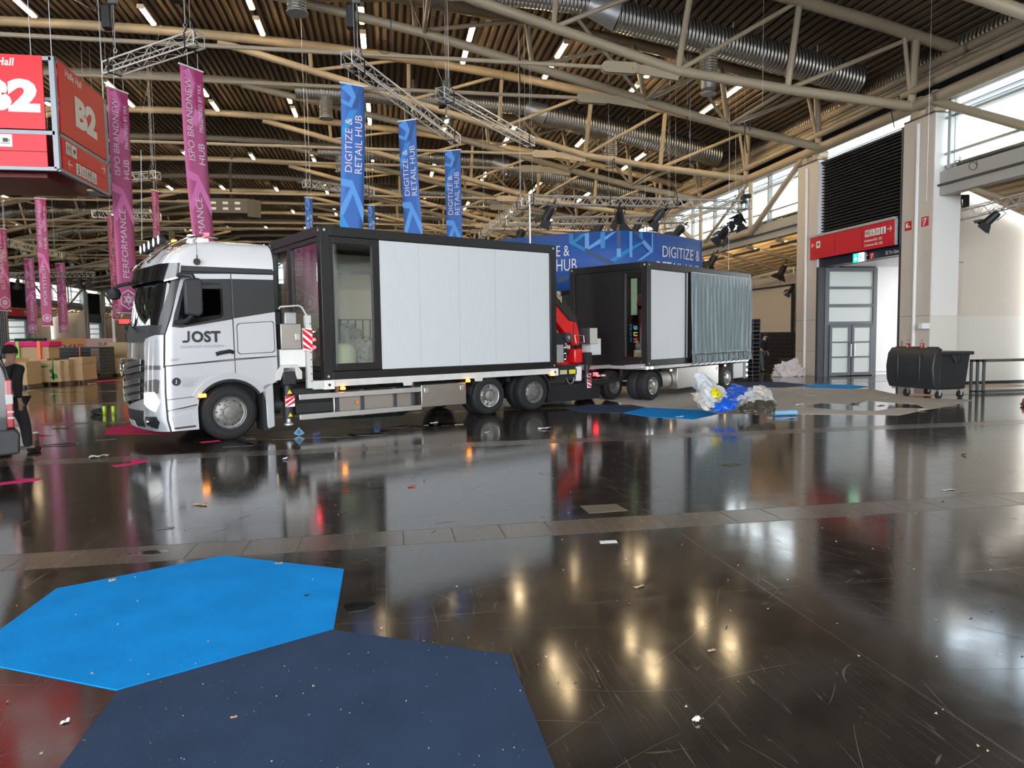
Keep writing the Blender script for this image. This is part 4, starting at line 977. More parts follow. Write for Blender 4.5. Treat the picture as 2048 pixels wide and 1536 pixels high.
# bedding and a pouf seen through the pane: things of their own standing in the container
Tm = Matrix.Translation((TX, TY_, 0)) @ Matrix.Rotation(TH, 4, 'Z')
def blob(cx, cy, cz, rx, ry, rz_, amp, fr_, seed, nu=40, nv=24, pw=1.0, flatz=None):
    def f(u, v):
        a = 2 * PI * u; e = PI * (v - .5)
        ce = abs(cos(e)) ** pw; d = Vector((cos(a) * ce, sin(a) * ce, math.copysign(abs(sin(e)) ** pw, sin(e))))
        q = 1 + amp * noise.fractal(d * fr_ + Vector((seed, seed * 2, 0)), 1, 2, 4); rd = 1 - abs(noise.noise(d * fr_ * 1.7 + Vector((seed, 0, 3)))) * amp * 1.6
        p = Vector((cx + d.x * rx * q * rd, cy + d.y * ry * q * rd, cz + d.z * rz_ * q * rd))
        if flatz is not None: p.z = max(p.z, flatz + .002)
        return p
    return MB().grid(f, nu, nv)
furn = mat('fur_grey', (.30, .28, .255), .9, bump=.6, bscale=25, var=.25, vscale=14)
def at_truck(o, l, c, g=None): o.matrix_world = Tm; tag(o, l, c, g)
at_truck(blob(.62, .72, 1.60, .62, .35, .62, .25, 1.6, 3, flatz=1.15).build('blanket', furn, None, smooth=80), 'crumpled grey fur blanket heaped behind the container window, highest at left', 'blanket')
at_truck(blob(1.25, .62, 1.42, .45, .3, .42, .35, 2.2, 8, flatz=1.15).build('blanket', furn, None, smooth=80), 'grey wrinkled blanket at the right behind the yellowish pouf', 'blanket')
at_truck(blob(.56, .46, 1.44, .33, .26, .30, .04, 1.0, 5, pw=.6, flatz=1.15).build('pouf', mat('pouf_cream', (.62, .60, .40), .8, bump=.2, bscale=30), None, smooth=80), 'pale yellow rounded pouf standing behind the container window', 'pouf')
o = MB().lathe([(0, 0), (.05, .02), (.08, .08), (.07, .14), (.02, .2), (.01, .24)], 'z', 16, (.42, .55, 2.85)).build('glass_lamp', mat('clear_bulb', (.5, .48, .42), .08, .4), None); at_truck(o, 'clear glass hanging lamp inside the truck container behind its window', 'lamp')
# ---- trailer and its container
TX2, TY2, TH2 = 6.8921, 17.9781, 0.6385
L2, W2, ZB2, ZT2 = 6.27, 2.65, 0.96, 3.755
trailer = thing('trailer', 'low grey trailer with silver tool boxes under the container with the tarpaulin', 'trailer', (TX2, TY2, 0), TH2)
tb = MB(); tb.box(.0, 6.1, .03, 2.6, .86, .955); tb.build('load_bed', galv, trailer, bevel=.01)
MB().box(-.02, 6.15, .0, .03, .87, .95).build('side_rail', mat('rail_bright', (.6, .6, .58), .35, .5), trailer)
k = MB(); k.box(.0, 6.0, .8, .9, .55, .86); k.box(0, 6.0, 1.7, 1.8, .55, .86)
for x in (.37, 4.75): k.tube([(x, .3, .42), (x, 2.35, .42)], .07, 10)
k.build('chassis', black, trailer)
for x in (.37, 4.75):
    wheel(x, .06, .405, 'dish', trailer, .41); wheel(x, .38, .405, 'dish', trailer, .41); wheel(x, 2.28, .405, 'dish', trailer, .41)
wheel(-.10, 1.0, .405, 'dish', trailer, .41)
for x0, x1 in ((1.64, 2.90), (2.92, 4.13)):
    o = MB().box(x0, x1, .04, .6, .24, .84).build('tool_box', inox, trailer, bevel=.012)
    MB().box(x1 - .16, x1 - .06, .03, .04, .68, .77).build('latch', galv, o, bevel=.006)
MB().tube([(.85, .45, .50), (1.6, .45, .50)], .24, 18).build('air_tank', galv, trailer)
MB().box(5.15, 5.85, .05, .6, .34, .84).build('tail_locker', mat('locker_dark', (.14, .14, .13), .35, .3), trailer, bevel=.01)
MB().box(5.85, 6.2, .05, 2.6, .30, .86).build('tail_lift', black, trailer, bevel=.01)
for z in (.40, .58, .76): MB().lathe([(0, -.03), (.035, -.03), (.04, 0)], 'y', 12, (6.12, .05, z)).build('tail_lamp', mat('tail_white', (.9, .9, .9), .2, emit=(1, 1, 1), es=3), trailer)
for x in (1.23, 4.49): MB().box(x - .03, x + .03, -.01, .02, .77, .82).build('side_marker', mat('warm_marker', (.9, .6, .3), .2, emit=(1, .6, .25), es=5), trailer)
for x in (-.02, .22): MB().lathe([(0, -.03), (.03, -.03), (.035, 0)], 'y', 12, (x, -.0, .90)).build('front_lamp', mat('tail_white', (.9, .9, .9), .2, emit=(1, 1, 1), es=3), trailer)
k = MB(); k.beam((-2.3, 1.25, .93), (.1, 1.25, .93), .12, .09); k.build('drawbar', mat('drawbar_grey', (.35, .34, .33), .4), trailer)
k = MB(); k.beam((-1.3, 1.1, .55), (0, .8, .60), .10, .12); k.beam((-1.3, 1.3, .55), (0, 1.75, .60), .10, .12); k.build('tow_arm', black, trailer)
MB().beam((-.9, .12, .97), (.15, .1, .97), .05, .10).build('front_beam', galv, trailer)
k = MB()
for i in range(5): k.tube([(-1.7 + i * .25, .9, .78), (-1.4 + i * .2, .7, .55 - .04 * i), (-.6, .6, .62), (0, .6, .75)], .013, 6)
k.build('hose', black, trailer)
for x in (.0, .95):
    f_ = [PI * (.1 + .8 * i / 12) for i in range(13)]
b_ = MB(); f_ = [PI * (-.05 + .55 * i / 12) for i in range(13)]
for q in range(12): b_.prism([(.37 + .50 * cos(f_[q]), .42 + .47 * sin(f_[q])), (.37 + .50 * cos(f_[q + 1]), .42 + .47 * sin(f_[q + 1])), (.37 + .48 * cos(f_[q + 1]), .42 + .45 * sin(f_[q + 1])), (.37 + .48 * cos(f_[q]), .42 + .45 * sin(f_[q]))], .05, .62, 'y')
b_.build('mudguard', plastic, trailer, weld=True)
MB().box(5.22, 5.28, .1, .6, .1, .5).build('mud_flap', rubber, trailer)

c2_ = container('office_container', 'black framed container on the trailer with a grey green tarpaulin over its side', (TX2, TY2), TH2, L2, W2, ZB2, ZT2)
for x0, x1 in ((.21, 1.12), (1.12, 2.03)): MB().box(x0 + .002, x1 - .002, .03, .09, ZB2 + .16, ZT2 - .2).build('wall_panel', cpan, c2_, bevel=.004)
MB().box(2.03, 2.26, .02, .12, ZB2 + .16, ZT2 - .19).build('mullion', cblk, c2_, bevel=.01)
MB().box(2.10, 2.13, -.002, .02, ZB2 + .16, ZT2 - .19).build('seal_strip', galv, c2_, smooth=0)
MB().box(.03, .09, .79, W2 - .19, ZB2 + .14, ZT2 - .19).build('end_panel', cdark, c2_, bevel=.004)
f = MB(); f.box(.02, .11, .14, .19, ZB2 + .1, ZT2 - .19); f.box(.02, .11, .73, .80, ZB2 + .1, ZT2 - .19); f.box(.02, .11, .14, .8, ZB2 + .14, ZB2 + .24); f.box(.02, .11, .14, .8, ZT2 - .27, ZT2 - .19); f.build('window_frame', cblk, c2_, bevel=.008)
MB().box(.06, .07, .19, .73, ZB2 + .24, ZT2 - .27).build('window_pane', cglass, c2_, smooth=0)
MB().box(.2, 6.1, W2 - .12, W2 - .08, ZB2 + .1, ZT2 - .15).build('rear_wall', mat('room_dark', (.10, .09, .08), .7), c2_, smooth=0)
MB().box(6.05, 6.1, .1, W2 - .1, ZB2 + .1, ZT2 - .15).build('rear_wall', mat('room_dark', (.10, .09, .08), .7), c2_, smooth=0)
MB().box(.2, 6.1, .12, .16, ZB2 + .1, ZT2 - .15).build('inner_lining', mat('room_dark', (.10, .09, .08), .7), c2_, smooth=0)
ph = mat('decal_blue', (.01, .10, .26), .4)
letters('lettering', 'PHILIPS', lambda u, v: (.055, .60 - v, 1.62 + u), ph, c2_, h=.07, wdt=.48, bold=.0)
for i, (chh, cc) in enumerate((('h', (.8, .12, .08)), ('u', (.85, .65, .1)), ('e', (.1, .6, .55)))):
    letters('lettering', chh, lambda u, v, i=i: (.055, .48 - v, 1.60 + i * .17 + u), mat('hue_%d' % i, tuple(q * .6 for q in cc), .4), c2_, h=.13 if chh != 'h' else .17, bold=.01)
Tm2 = Matrix.Translation((TX2, TY2, 0)) @ Matrix.Rotation(TH2, 4, 'Z')
def at_tr(o, l, c, g=None): o.matrix_world = Tm2; tag(o, l, c, g)
at_tr(MB().box(.25, .60, .18, .60, ZB2 + .14, ZB2 + .42).build('cardboard_box', mat('cardboard', (.45, .30, .16), .7), None, bevel=.005), 'brown cardboard box low behind the narrow window of the trailer container', 'box')
k = MB(); k.tube([(.45, .42, 1.15), (.45, .42, 1.9), (.48, .44, 2.5)], [.05, .12, .16], 12); k.lathe([(0, 0), (.25, .05), (.22, .35), (0, .45)], 'z', 18, (.5, .40, 2.55)); at_tr(k.build('boxing_dummy', mat('dummy_red', (.12, .015, .02), .5), None), 'dark red punching figure standing inside the trailer container window', 'figure')
at_tr(MB().box(.30, .31, .52, .72, 2.35, 3.35).build('poster', mat('poster_green', (.42, .52, .32), .5), None, smooth=0), 'pale green poster at the top left behind the trailer container window', 'poster')
# tarpaulin with folds, hem and lashings
tarpm = mat('tarp_grey_green', (.175, .225, .235), .38, bump=.12, bscale=9)
def tf(u, v):
    x = 2.26 + u * 3.90; z = 3.57 - v * (3.57 - .93)
    a = min(1, v * 6) * (1 if v < .86 else .7)
    fold = .035 * abs(noise.noise(Vector((u * 9.5 + v * .35, v * .25, 1.3)))) + .03 * sin(u * 55 + 1.2 * sin(v * 2 + u * 6)) ** 8 + .018 * noise.noise(Vector((u * 26 - v * .8, v * .6, 7)))
    y = -.03 - a * fold * 1.6
    if v > .89: y -= .015 + .05 * abs(noise.noise(Vector((u * 24, v * 16, 4))))
    if v > .88: x += (v - .88) * .9 * (u ** 6)
    return (x, y, z)
t_ = MB().grid(tf, 260, 60).build('tarpaulin', tarpm, None, smooth=80); at_tr(t_, 'grey green tarpaulin hanging in folds over the side of the trailer container', 'tarpaulin')
k = MB(); k.tube([(2.28, -.05, 3.58), (6.14, -.05, 3.58)], .012, 6); k.build('top_cord', wht, t_)
k = MB(); k.tube([(6.13, -.06, 3.56), (6.10, -.07, 2.2), (6.12, -.09, 1.2)], .010, 6); k.build('edge_cord', wht, t_)
rp_ = MB(); n9 = 11
pts = []
for i in range(n9):
    x = 2.42 + i * .345; pts.append((x, -.115, 1.20 + .012 * (i % 2)))
rp_.tube(pts, .009, 6)
for i in range(n9):
    x = 2.42 + i * .345; rp_.tube([(x, -.115, 1.20), (x + .01, -.125, 1.0), (x - .10, -.075, .90), (x - .26, -.02, .86)], .008, 5)
rp_.build('lashing_cord', black, t_)
# ================================================================ SIGNS, BANNERS, RIGGING
# ---- pictograms on a surface fn(u, v); box of side s with its lower left corner at (x, y)
def circ(cx, cy, r, n=14): return [(cx + r * cos(2 * PI * i / n), cy + r * sin(2 * PI * i / n)) for i in range(n)]
def rect(x, y, w_, h_): return [(x, y), (x + w_, y), (x + w_, y + h_), (x, y + h_)]
def arrow(x, y, s, right=True):
    f = lambda a: (x + (a[0] if right else 1 - a[0]) * s, y + a[1] * s)
    return [[f(p) for p in [(0, .44), (.85, .44), (.85, .56), (0, .56)]], [f(p) for p in [(.52, .12), (.62, .06), (1, .5), (.86, .5)]], [f(p) for p in [(.52, .88), (.62, .94), (1, .5), (.86, .5)]]]
def picto(kind, x, y, s):
    A = []
    if kind == 'toilets':
        for cx in (.3, .7): A += [circ(x + cx * s, y + .82 * s, .08 * s), rect(x + (cx - .1) * s, y + .42 * s, .2 * s, .3 * s), rect(x + (cx - .08) * s, y + .1 * s, .06 * s, .34 * s), rect(x + (cx + .02) * s, y + .1 * s, .06 * s, .34 * s)]
    if kind == 'wheelchair':
        A += [circ(x + .42 * s, y + .82 * s, .08 * s), rect(x + .38 * s, y + .4 * s, .1 * s, .32 * s), rect(x + .38 * s, y + .38 * s, .3 * s, .08 * s), rect(x + .62 * s, y + .15 * s, .08 * s, .28 * s)]
        A += [[(x + s * (.42 + .24 * cos(t)), y + s * (.32 + .24 * sin(t))), (x + s * (.42 + .24 * cos(t + .4)), y + s * (.32 + .24 * sin(t + .4))), (x + s * (.42 + .18 * cos(t + .4)), y + s * (.32 + .18 * sin(t + .4))), (x + s * (.42 + .18 * cos(t)), y + s * (.32 + .18 * sin(t)))] for t in [2.0 + .4 * i for i in range(10)]]
    if kind == 'cloak': A += [rect(x + .47 * s, y + .5 * s, .06 * s, .35 * s), [(x + .2 * s, y + .45 * s), (x + .5 * s, y + .62 * s), (x + .8 * s, y + .45 * s), (x + .5 * s, y + .54 * s)], rect(x + .2 * s, y + .2 * s, .6 * s, .06 * s), rect(x + .28 * s, y + .2 * s, .06 * s, .6 * s), rect(x + .7 * s, y + .2 * s, .06 * s, .6 * s)]
    if kind == 'info': A += [circ(x + .5 * s, y + .8 * s, .1 * s), rect(x + .42 * s, y + .18 * s, .16 * s, .46 * s), rect(x + .32 * s, y + .54 * s, .2 * s, .1 * s), rect(x + .3 * s, y + .12 * s, .4 * s, .1 * s)]
    if kind == 'cup': A += [rect(x + .3 * s, y + .38 * s, .38 * s, .32 * s), rect(x + .68 * s, y + .58 * s, .12 * s, .05 * s), rect(x + .76 * s, y + .46 * s, .05 * s, .14 * s), rect(x + .68 * s, y + .43 * s, .12 * s, .05 * s), rect(x + .12 * s, y + .26 * s, .72 * s, .05 * s)]
    return A
def tiles(kinds, x, y, s, gap, fn, fn2, parent):
    for i, kd in enumerate(kinds):
        xx = x + i * (s + gap)
        flat('pictogram_tile', [rect(xx, y, s, s)], fn, signw, parent); flat('pictogram', picto(kd, xx, y, s), fn2, decal, parent)

# ---- red gate sign on the right wall
def gate_sign(X, ys, label, S=1, full=True):
    t = thing('gate_sign', label, 'sign', (0, 0, 0))
    y0, y1 = ys            # far (left in view) and near end
    f = (lambda o: (lambda u, v: (X - S * o, y0 - (u if S > 0 else -u), 4.69 + v)))
    L = abs(y0 - y1); xx = sorted((X, X + S * .08)); yy = sorted(ys)
    MB().box(xx[0], xx[1], yy[0], yy[1], 4.69, 5.55).build('sign_board', red, t, bevel=.005)
    MB().box(xx[0] - .03, xx[1] + .03, yy[0], yy[1] + .05, 5.55, 5.64).build('sign_frame', galv, t, bevel=.005)
    MB().box(xx[0] - .01, xx[1], yy[0] - .06, yy[0], 4.69, 5.55).build('sign_frame', galv, t, bevel=.005)
    for q in (.33, .66): MB().box(X - S * .004 - .001, X - S * .004 + .001, y0 + (y1 - y0) * q - .006, y0 + (y1 - y0) * q + .006, 4.69, 5.55).build('panel_joint', decal, t, smooth=0)
    flat('arrow', arrow(.08, .44, .24, False), f(.006), signw, t)
    tiles(['cup'], .42, .42, .26, 0, f(.006), f(.009), t)
    if full:
        tiles(['toilets', 'wheelchair', 'cloak', 'info'], L * .69, .45, .24, .035, f(.006), f(.009), t)
        flat('arrow', arrow(L - .36, .46, .24), f(.006), signw, t)
        letters('lettering', 'Konferenz B21, B22', f(.006), signw, t, wdt=.92, h=.105, x=L * .685, y=.26, bold=.015)
        letters('lettering', 'Conference B21, B22', f(.006), signw, t, wdt=.95, h=.105, x=L * .685, y=.10, bold=.015)
    return t
gate_sign(16.9, (26.1, 21.3), 'long red direction sign with conference text above the open gate at right')
lf = lambda u, v: (17.09, 21.95 - u, 4.44 + v)
t = thing('gate_lettering', 'small white gate number lettering on the dark lintel under the red sign', 'lettering', (17.09, 21.9, 4.4)); t.location = (0, 0, 0)
letters('letters', 'B2 Tor Gate 4', lf, signw, t, wdt=.72, h=.12, bold=.01)
t = thing('exit_sign', 'green lit emergency exit sign hanging from the lintel under the red sign', 'exit sign')
grn = mat('exit_green', (.0, .35, .15), .4, emit=(.0, .8, .35), es=1.3); ew = mat('exit_white', (.8, .9, .85), .4, emit=(.7, 1, .85), es=1.6)
MB().box(16.85, 16.95, 22.75, 23.35, 4.30, 4.62).build('housing', galv, t, bevel=.01); MB().box(16.95, 17.1, 22.9, 23.2, 4.50, 4.56).build('bracket', galv, t)
ef = lambda o: (lambda u, v: (16.85 - o, 23.35 - u, 4.30 + v))
flat('green_field', [rect(.0, .0, .30, .32)], ef(.004), grn, t); flat('white_field', [rect(.30, .0, .30, .32)], ef(.004), ew, t)
flat('arrow', [[(.15, .03), (.06, .14), (.10, .16), (.13, .12), (.13, .28), (.17, .28), (.17, .12), (.20, .16), (.24, .14)]], ef(.007), ew, t)
flat('running_figure', [circ(.45, .25, .03), [(.40, .22), (.47, .21), (.45, .12), (.38, .13)], [(.38, .13), (.42, .13), (.36, .03), (.32, .04)], [(.42, .14), (.46, .13), (.52, .06), (.49, .04)]], ef(.007), grn, t)
def fire_sign(y, z, s, lab, kind, X=16.995, S=1):
    t = thing('fire_sign', lab, 'sign'); f = lambda o: (lambda u, v: (X - S * o, y + s / 2 - u, z - s / 2 + v))
    MB().box(X - .008, X, y - s / 2, y + s / 2, z - s / 2, z + s / 2).build('plate', red, t, smooth=0)
    if kind == 'hose': A = [[(.25 * s, .15 * s), (.4 * s, .1 * s), (.75 * s, .75 * s), (.62 * s, .85 * s)], rect(.2 * s, .78 * s, .6 * s, .08 * s), rect(.2 * s, .5 * s, .08 * s, .3 * s)]
    else: A = [rect(.18 * s, .3 * s, .3 * s, .5 * s), [(.5 * s, .35 * s), (.85 * s, .3 * s), (.85 * s, .42 * s), (.5 * s, .5 * s)]]
    flat('symbol', A, f(.012), signw, t); return t
fire_sign(20.79, 5.24, .30, 'upper red fire alarm sign on the near pillar left of its pipe', 'alarm')
fire_sign(20.06, 5.27, .30, 'upper red fire hose sign on the near pillar right of its pipe', 'hose')
fire_sign(20.66, 1.30, .18, 'lower red fire alarm sign on the near pillar above the wheeled bin', 'alarm')
fire_sign(20.04, 1.31, .18, 'lower red fire hose sign on the near pillar above the wheeled bin', 'hose')
fire_sign(23.0 - .35, 4.47, .24, 'red fire hose sign on the dark lintel beside the gate number', 'hose', X=17.09)
def plate(y, z, w_, h_, m, lab, cat='notice', X=16.995):
    t = thing('wall_plate', lab, cat); MB().box(X - .01, X, y - w_ / 2, y + w_ / 2, z - h_ / 2, z + h_ / 2).build('plate', m, t, smooth=0)
    MB().box(X - .014, X - .01, y - w_ * .25, y + w_ * .25, z - h_ * .2, z + h_ * .2).build('print', decalg, t, smooth=0)
plate(20.95, 1.38, .10, .18, mat('ochre', (.45, .33, .08), .5), 'small ochre plate at the left edge of the near pillar above the bin')
plate(20.95, 1.16, .10, .15, mat('maroon', (.3, .03, .05), .5), 'small dark red plate at the left edge of the near pillar, below the ochre one')
plate(20.66, 1.50, .16, .13, mat('pale', (.6, .56, .5), .5), 'pale notice above the lower fire alarm sign on the near pillar')
plate(20.04, 1.50, .16, .12, mat('pale', (.6, .56, .5), .5), 'pale notice above the lower fire hose sign on the near pillar')
t = thing('call_box', 'small white box sticking out at the right edge of the near pillar', 'box'); MB().box(16.72, 17.0, 19.74, 19.90, 1.86, 2.04).build('housing', wht, t, bevel=.01)
# left wall gate sign far away
gate_sign(2 * CX - 16.9, (85.3, 90.2), 'small far red direction sign on the opposite wall, left edge of the view', S=-1, full=True)

# ---- hanging B2 cube
t = thing('hall_sign', 'large red hanging cube sign reading Halle Hall B2 at the upper left', 'sign')
galv2 = mat('cube_frame_grey', (.33, .35, .38), .5, .2)
HX0, HX1, HY0, HY1, HZ0, HZ1 = -9.0, -6.38, 15.72, 18.3, 5.28, 7.42; zc = 5.98
for x, y in ((HX1, HY0), (HX0, HY0), (HX1, HY1), (HX0, HY1)): MB().box(x - .05, x + .05, y - .05, y + .05, HZ0, HZ1 + .05).build('frame_post', galv2, t, bevel=.005)
for z in (HZ0, zc, HZ1):
    for a, b2, c, d in ((HX0, HX1, HY0 - .05, HY0 + .05), (HX0, HX1, HY1 - .05, HY1 + .05), (HX0 - .05, HX0 + .05, HY0, HY1), (HX1 - .05, HX1 + .05, HY0, HY1)):
        MB().box(a, b2, c, d, z - .04, z + .04).build('frame_bar', galv2, t, bevel=.004)
redg = mat('red_gloss', (.78, .008, .02), .42)
FA = lambda o: (lambda u, v: (HX0 + u, HY0 - .06 - o, HZ0 + v)); FB = lambda o: (lambda u, v: (HX1 + .06 + o, HY0 + u, HZ0 + v))
WA, WB_ = HX1 - HX0, HY1 - HY0
for fn, wd in ((FA, WA), (FB, WB_)):
    for v0, v1 in ((.03, .32), (.33, .66), (.76, HZ1 - HZ0 + .04)):
        b_ = MB(); q = [(.12, v0), (wd - .16, v0), (wd - .16, v1), (.12, v1)]
        b_.add([fn(.0)(*p) for p in q] + [fn(-.03)(*p) for p in q], [(0, 1, 2, 3), (4, 7, 6, 5), (0, 4, 5, 1), (1, 5, 6, 2), (2, 6, 7, 3), (3, 7, 4, 0)]); b_.build('sign_panel', redg, t, smooth=0)
    f = fn(.006); g2 = fn(.01)
    letters('lettering', 'B2', f, signw, t, h=.64, wdt=1.12, x=wd - 1.35 if fn is FA else .80, y=1.08, bold=.06)
    letters('lettering', 'Halle Hall', f, signw, t, h=.15, wdt=.80, x=wd - 1.45 if fn is FA else .40, y=1.96, bold=.02, shear=.15)
tiles(['toilets', 'info', 'cup'], WA - 1.55, .40, .24, .03, FA(.006), FA(.01), t)
tiles(['toilets', 'cup'], .25, .38, .24, .03, FB(.006), FB(.01), t); flat('arrow', arrow(WB_ - .5, .40, .22), FB(.006), signw, t)
tiles(['info', 'cloak', 'toilets', 'wheelchair'], .70, .06, .24, .03, FB(.006), FB(.01), t); flat('arrow', arrow(.30, .08, .22, False), FB(.006), signw, t)
MB().box(HX0 + .3, HX1 - .35, HY0 + .35, HY1 - .3, HZ0 - .10, HZ0 + .9).build('inner_box', mat('dark_red', (.16, .005, .01), .4), t, smooth=0)
for x, y in ((HX1, HY0), (HX0 + .1, HY0), (HX1, HY1), (HX1 - .5, HY0 + .3)): MB().tube([(x, y, HZ1), (x, y, roofz(x))], .008, 5).build('suspension_cable', galv, t)

# ---- hanging banners
pk = mat('banner_pink', (.50, .105, .25), .6); pkl = mat('banner_pink_light', (.76, .21, .50), .6); pkd = mat('banner_pink_dark', (.42, .04, .16), .6)
bl = mat('banner_blue', (.045, .15, .47), .6); bll = mat('banner_blue_light', (.11, .33, .76), .6); blc = mat('banner_cyan', (.04, .28, .68), .6); bld = mat('banner_blue_dark', (.035, .10, .28), .6)
lett = mat('banner_lettering', (.80, .72, .78), .6)
def hexlogo(cx, cy, r, back=False):
    A = []; o = [(cx + r * cos(PI / 6 + PI / 3 * i), cy + r * sin(PI / 6 + PI / 3 * i)) for i in range(6)]; i_ = [(cx + r * .86 * cos(PI / 6 + PI / 3 * i), cy + r * .86 * sin(PI / 6 + PI / 3 * i)) for i in range(6)]
    for k in range(6): A.append([o[k], o[(k + 1) % 6], i_[(k + 1) % 6], i_[k]])
    for k in range(6):
        a = PI / 2 + PI / 3 * k; n_1 = (-sin(a), cos(a)); w_ = r * .055
        for r0, r1 in ((.12, .62),):
            p, q = (cx + r * r0 * cos(a), cy + r * r0 * sin(a)), (cx + r * r1 * cos(a), cy + r * r1 * sin(a))
            A.append([(p[0] + n_1[0] * w_, p[1] + n_1[1] * w_), (q[0] + n_1[0] * w_, q[1] + n_1[1] * w_), (q[0] - n_1[0] * w_, q[1] - n_1[1] * w_), (p[0] - n_1[0] * w_, p[1] - n_1[1] * w_)])
        if k % 2 == 0:
            tip = (cx + r * .12 * cos(a), cy + r * .12 * sin(a))
            for sg in (1, -1):
                b0 = a + sg * PI / 4; e = (tip[0] + r * .32 * cos(b0), tip[1] + r * .32 * sin(b0)); m_ = (-sin(b0) * w_, cos(b0) * w_)
                A.append([(tip[0] + m_[0], tip[1] + m_[1]), (e[0] + m_[0], e[1] + m_[1]), (e[0] - m_[0], e[1] - m_[1]), (tip[0] - m_[0], tip[1] - m_[1])])
    return A
G_ = 1.147      # all banner coordinates below are given for a hanging height of 7.3 m and moved out to 8.1 m
def banner(kind, a, b, label, ztop=7.3, length=4.85, shift=(0, 0), word='PERFORMANCE', back=False, ztruss=7.66, group='hanging banners', wmin=0):
    a, b, ztop, ztruss, shift = [q * G_ for q in a], [q * G_ for q in b], H + (ztop - H) * G_, H + (ztruss - H) * G_, [q * G_ for q in shift]
    A, B = Vector((a[0], a[1], ztop)), Vector((b[0], b[1], ztop)); W_ = (B - A).length / G_; d = (B - A).normalized()
    if wmin > W_: mid = (A + B) / 2; A = mid - d * wmin * G_ / 2; B = mid + d * wmin * G_ / 2; W_ = wmin
    nrm = Vector((-d.y, d.x, 0));
    if nrm.y > 0: nrm = -nrm
    sh = Vector((shift[0], shift[1], 0)); t = thing('hanging_banner', label, 'banner', group=group); Ln = length
    t['group'] = group
    def F(o):
        def f(u, v):
            k = 1 - v / Ln; return A + d * u * G_ + Vector((0, 0, (v - Ln) * G_)) + sh * k * k + nrm * (o + .012 * sin(v * 1.7 + u * 2))
        return f
    main, light, dark, mid_ = (pk, pkl, pkd, pkl) if kind == 'pink' else (bl, bll, bld, blc)
    MB().grid(lambda u, v: F(0)(u * W_, v * Ln), 4, 24).build('cloth', main, t, smooth=80, solid=.004)
    f1, f2 = F(.006), F(.010); fb = (lambda f: (lambda u, v: f(W_ - u, v))) if back else (lambda f: f); s = W_ / .5
    up = lambda f, x0, y0: (lambda u, v: fb(f)(x0 - v * s, y0 + u))      # lettering that climbs the banner
    def band_(pts, m, nm='pattern'):
        # subdivide long shapes so that they follow the cloth
        flat(nm, [[(max(.0, min(W_, x * s)), y) for x, y in p] for p in pts], fb(f1), m, t)
    if kind == 'pink':
        band_([[(0.05, Ln - .12), (.20, Ln - .02), (.30, Ln - .30), (.22, Ln - .62), (.16, Ln - .45), (.2, Ln - .3)], [(.28, Ln - .80), (.44, Ln - .85), (.30, Ln - 1.15), (.18, Ln - 1.1)]], light)
        band_([[(.30, Ln - .02), (.5, Ln - .02), (.5, Ln - .75), (.32, Ln - .85), (.26, Ln - .6), (.34, Ln - .3)]], dark)
        cy = Ln * .585
        band_([[(0.0, cy - .02), (.27, cy - .12), (.30, cy - .26), (.0, cy - .20)], [(.27, cy - .12), (.30, cy - .40), (.07, cy - .86), (.02, cy - .70)], [(.27, cy - .12), (.5, cy - .62), (.5, cy - .90), (.26, cy - .38)]], light)
        letters('lettering', word, up(f2, .30 * s, .78), lett, t, wdt=1.50 if len(word) < 13 else 1.75, h=.155, bold=-.004)
        letters('lettering', 'ISPO BRANDNEW', up(f2, .22 * s, Ln * .62), lett, t, wdt=1.62, h=.135, bold=-.006)
        letters('lettering', 'HUB', up(f2, .44 * s, Ln * .61), lett, t, wdt=.42, h=.135, bold=-.006)
        letters('lettering', 'PRESENTED BY YKK', up(f2, .44 * s, Ln * .745), lett, t, wdt=.95, h=.085, bold=-.002)
        flat('logo', [[(x, y) for x, y in p] for p in hexlogo(W_ / 2, .30, .22 * s)], fb(f2), lett, t)
    else:
        band_([[(.0, Ln - .1), (.12, Ln - .02), (.22, Ln - .02), (.32, Ln - .26), (.22, Ln - .50), (.0, Ln - .42), (.0, Ln - .34), (.17, Ln - .40), (.22, Ln - .28)]], light)
        band_([[(.32, Ln - .26), (.40, Ln - .02), (.5, Ln - .02), (.34, Ln - .50), (.2, Ln - .50)]], dark)
        band_([[(.18, Ln - .56), (.34, Ln - .54), (.06, Ln - 1.12), (.0, Ln - 1.22), (.0, Ln - .98)]], mid_)
        cy = Ln * .60 - .06
        band_([[(0.0, cy - .02), (.25, cy - .04), (.30, cy - .22), (.0, cy - .16)], [(.25, cy - .10), (.29, cy - .26), (.08, cy - .80), (.0, cy - .80), (.0, cy - .66)], [(.27, cy - .10), (.5, cy - .62), (.5, cy - .95), (.24, cy - .28)]], light)
        band_([[(.06, cy - .80), (.20, cy - 1.05), (.34, cy - 1.55), (.22, cy - 1.55), (.0, cy - 1.0), (.0, cy - .8)]], mid_)
        band_([[(.0, cy - 1.30), (.5, cy - 1.30), (.5, cy - 1.45), (.0, cy - 1.45)]], light); band_([[(.12, cy - 1.5), (.3, cy - 1.5), (.5, cy - 1.9), (.5, cy - 2.1), (.3, cy - 1.9)]], dark)
        letters('lettering', 'DIGITIZE &', up(f2, .23 * s, Ln * .615), lett, t, wdt=1.14, h=.15, bold=-.004)
        letters('lettering', 'RETAIL HUB', up(f2, .44 * s, Ln * .612), lett, t, wdt=1.24, h=.15, bold=-.004)
        flat('logo', hexlogo(W_ / 2, .32, .22 * s), fb(f2), lett, t)
    if ztop < 8 or wmin or 'narrow' in label: ztruss = deckz(A.x) + .05
    MB().tube([A - d * .02, B + d * .02], .022, 8).build('top_bar', signw, t); MB().tube([A + sh - Vector((0, 0, Ln * G_)), B + sh - Vector((0, 0, Ln * G_))], .016, 8).build('bottom_bar', signw, t)
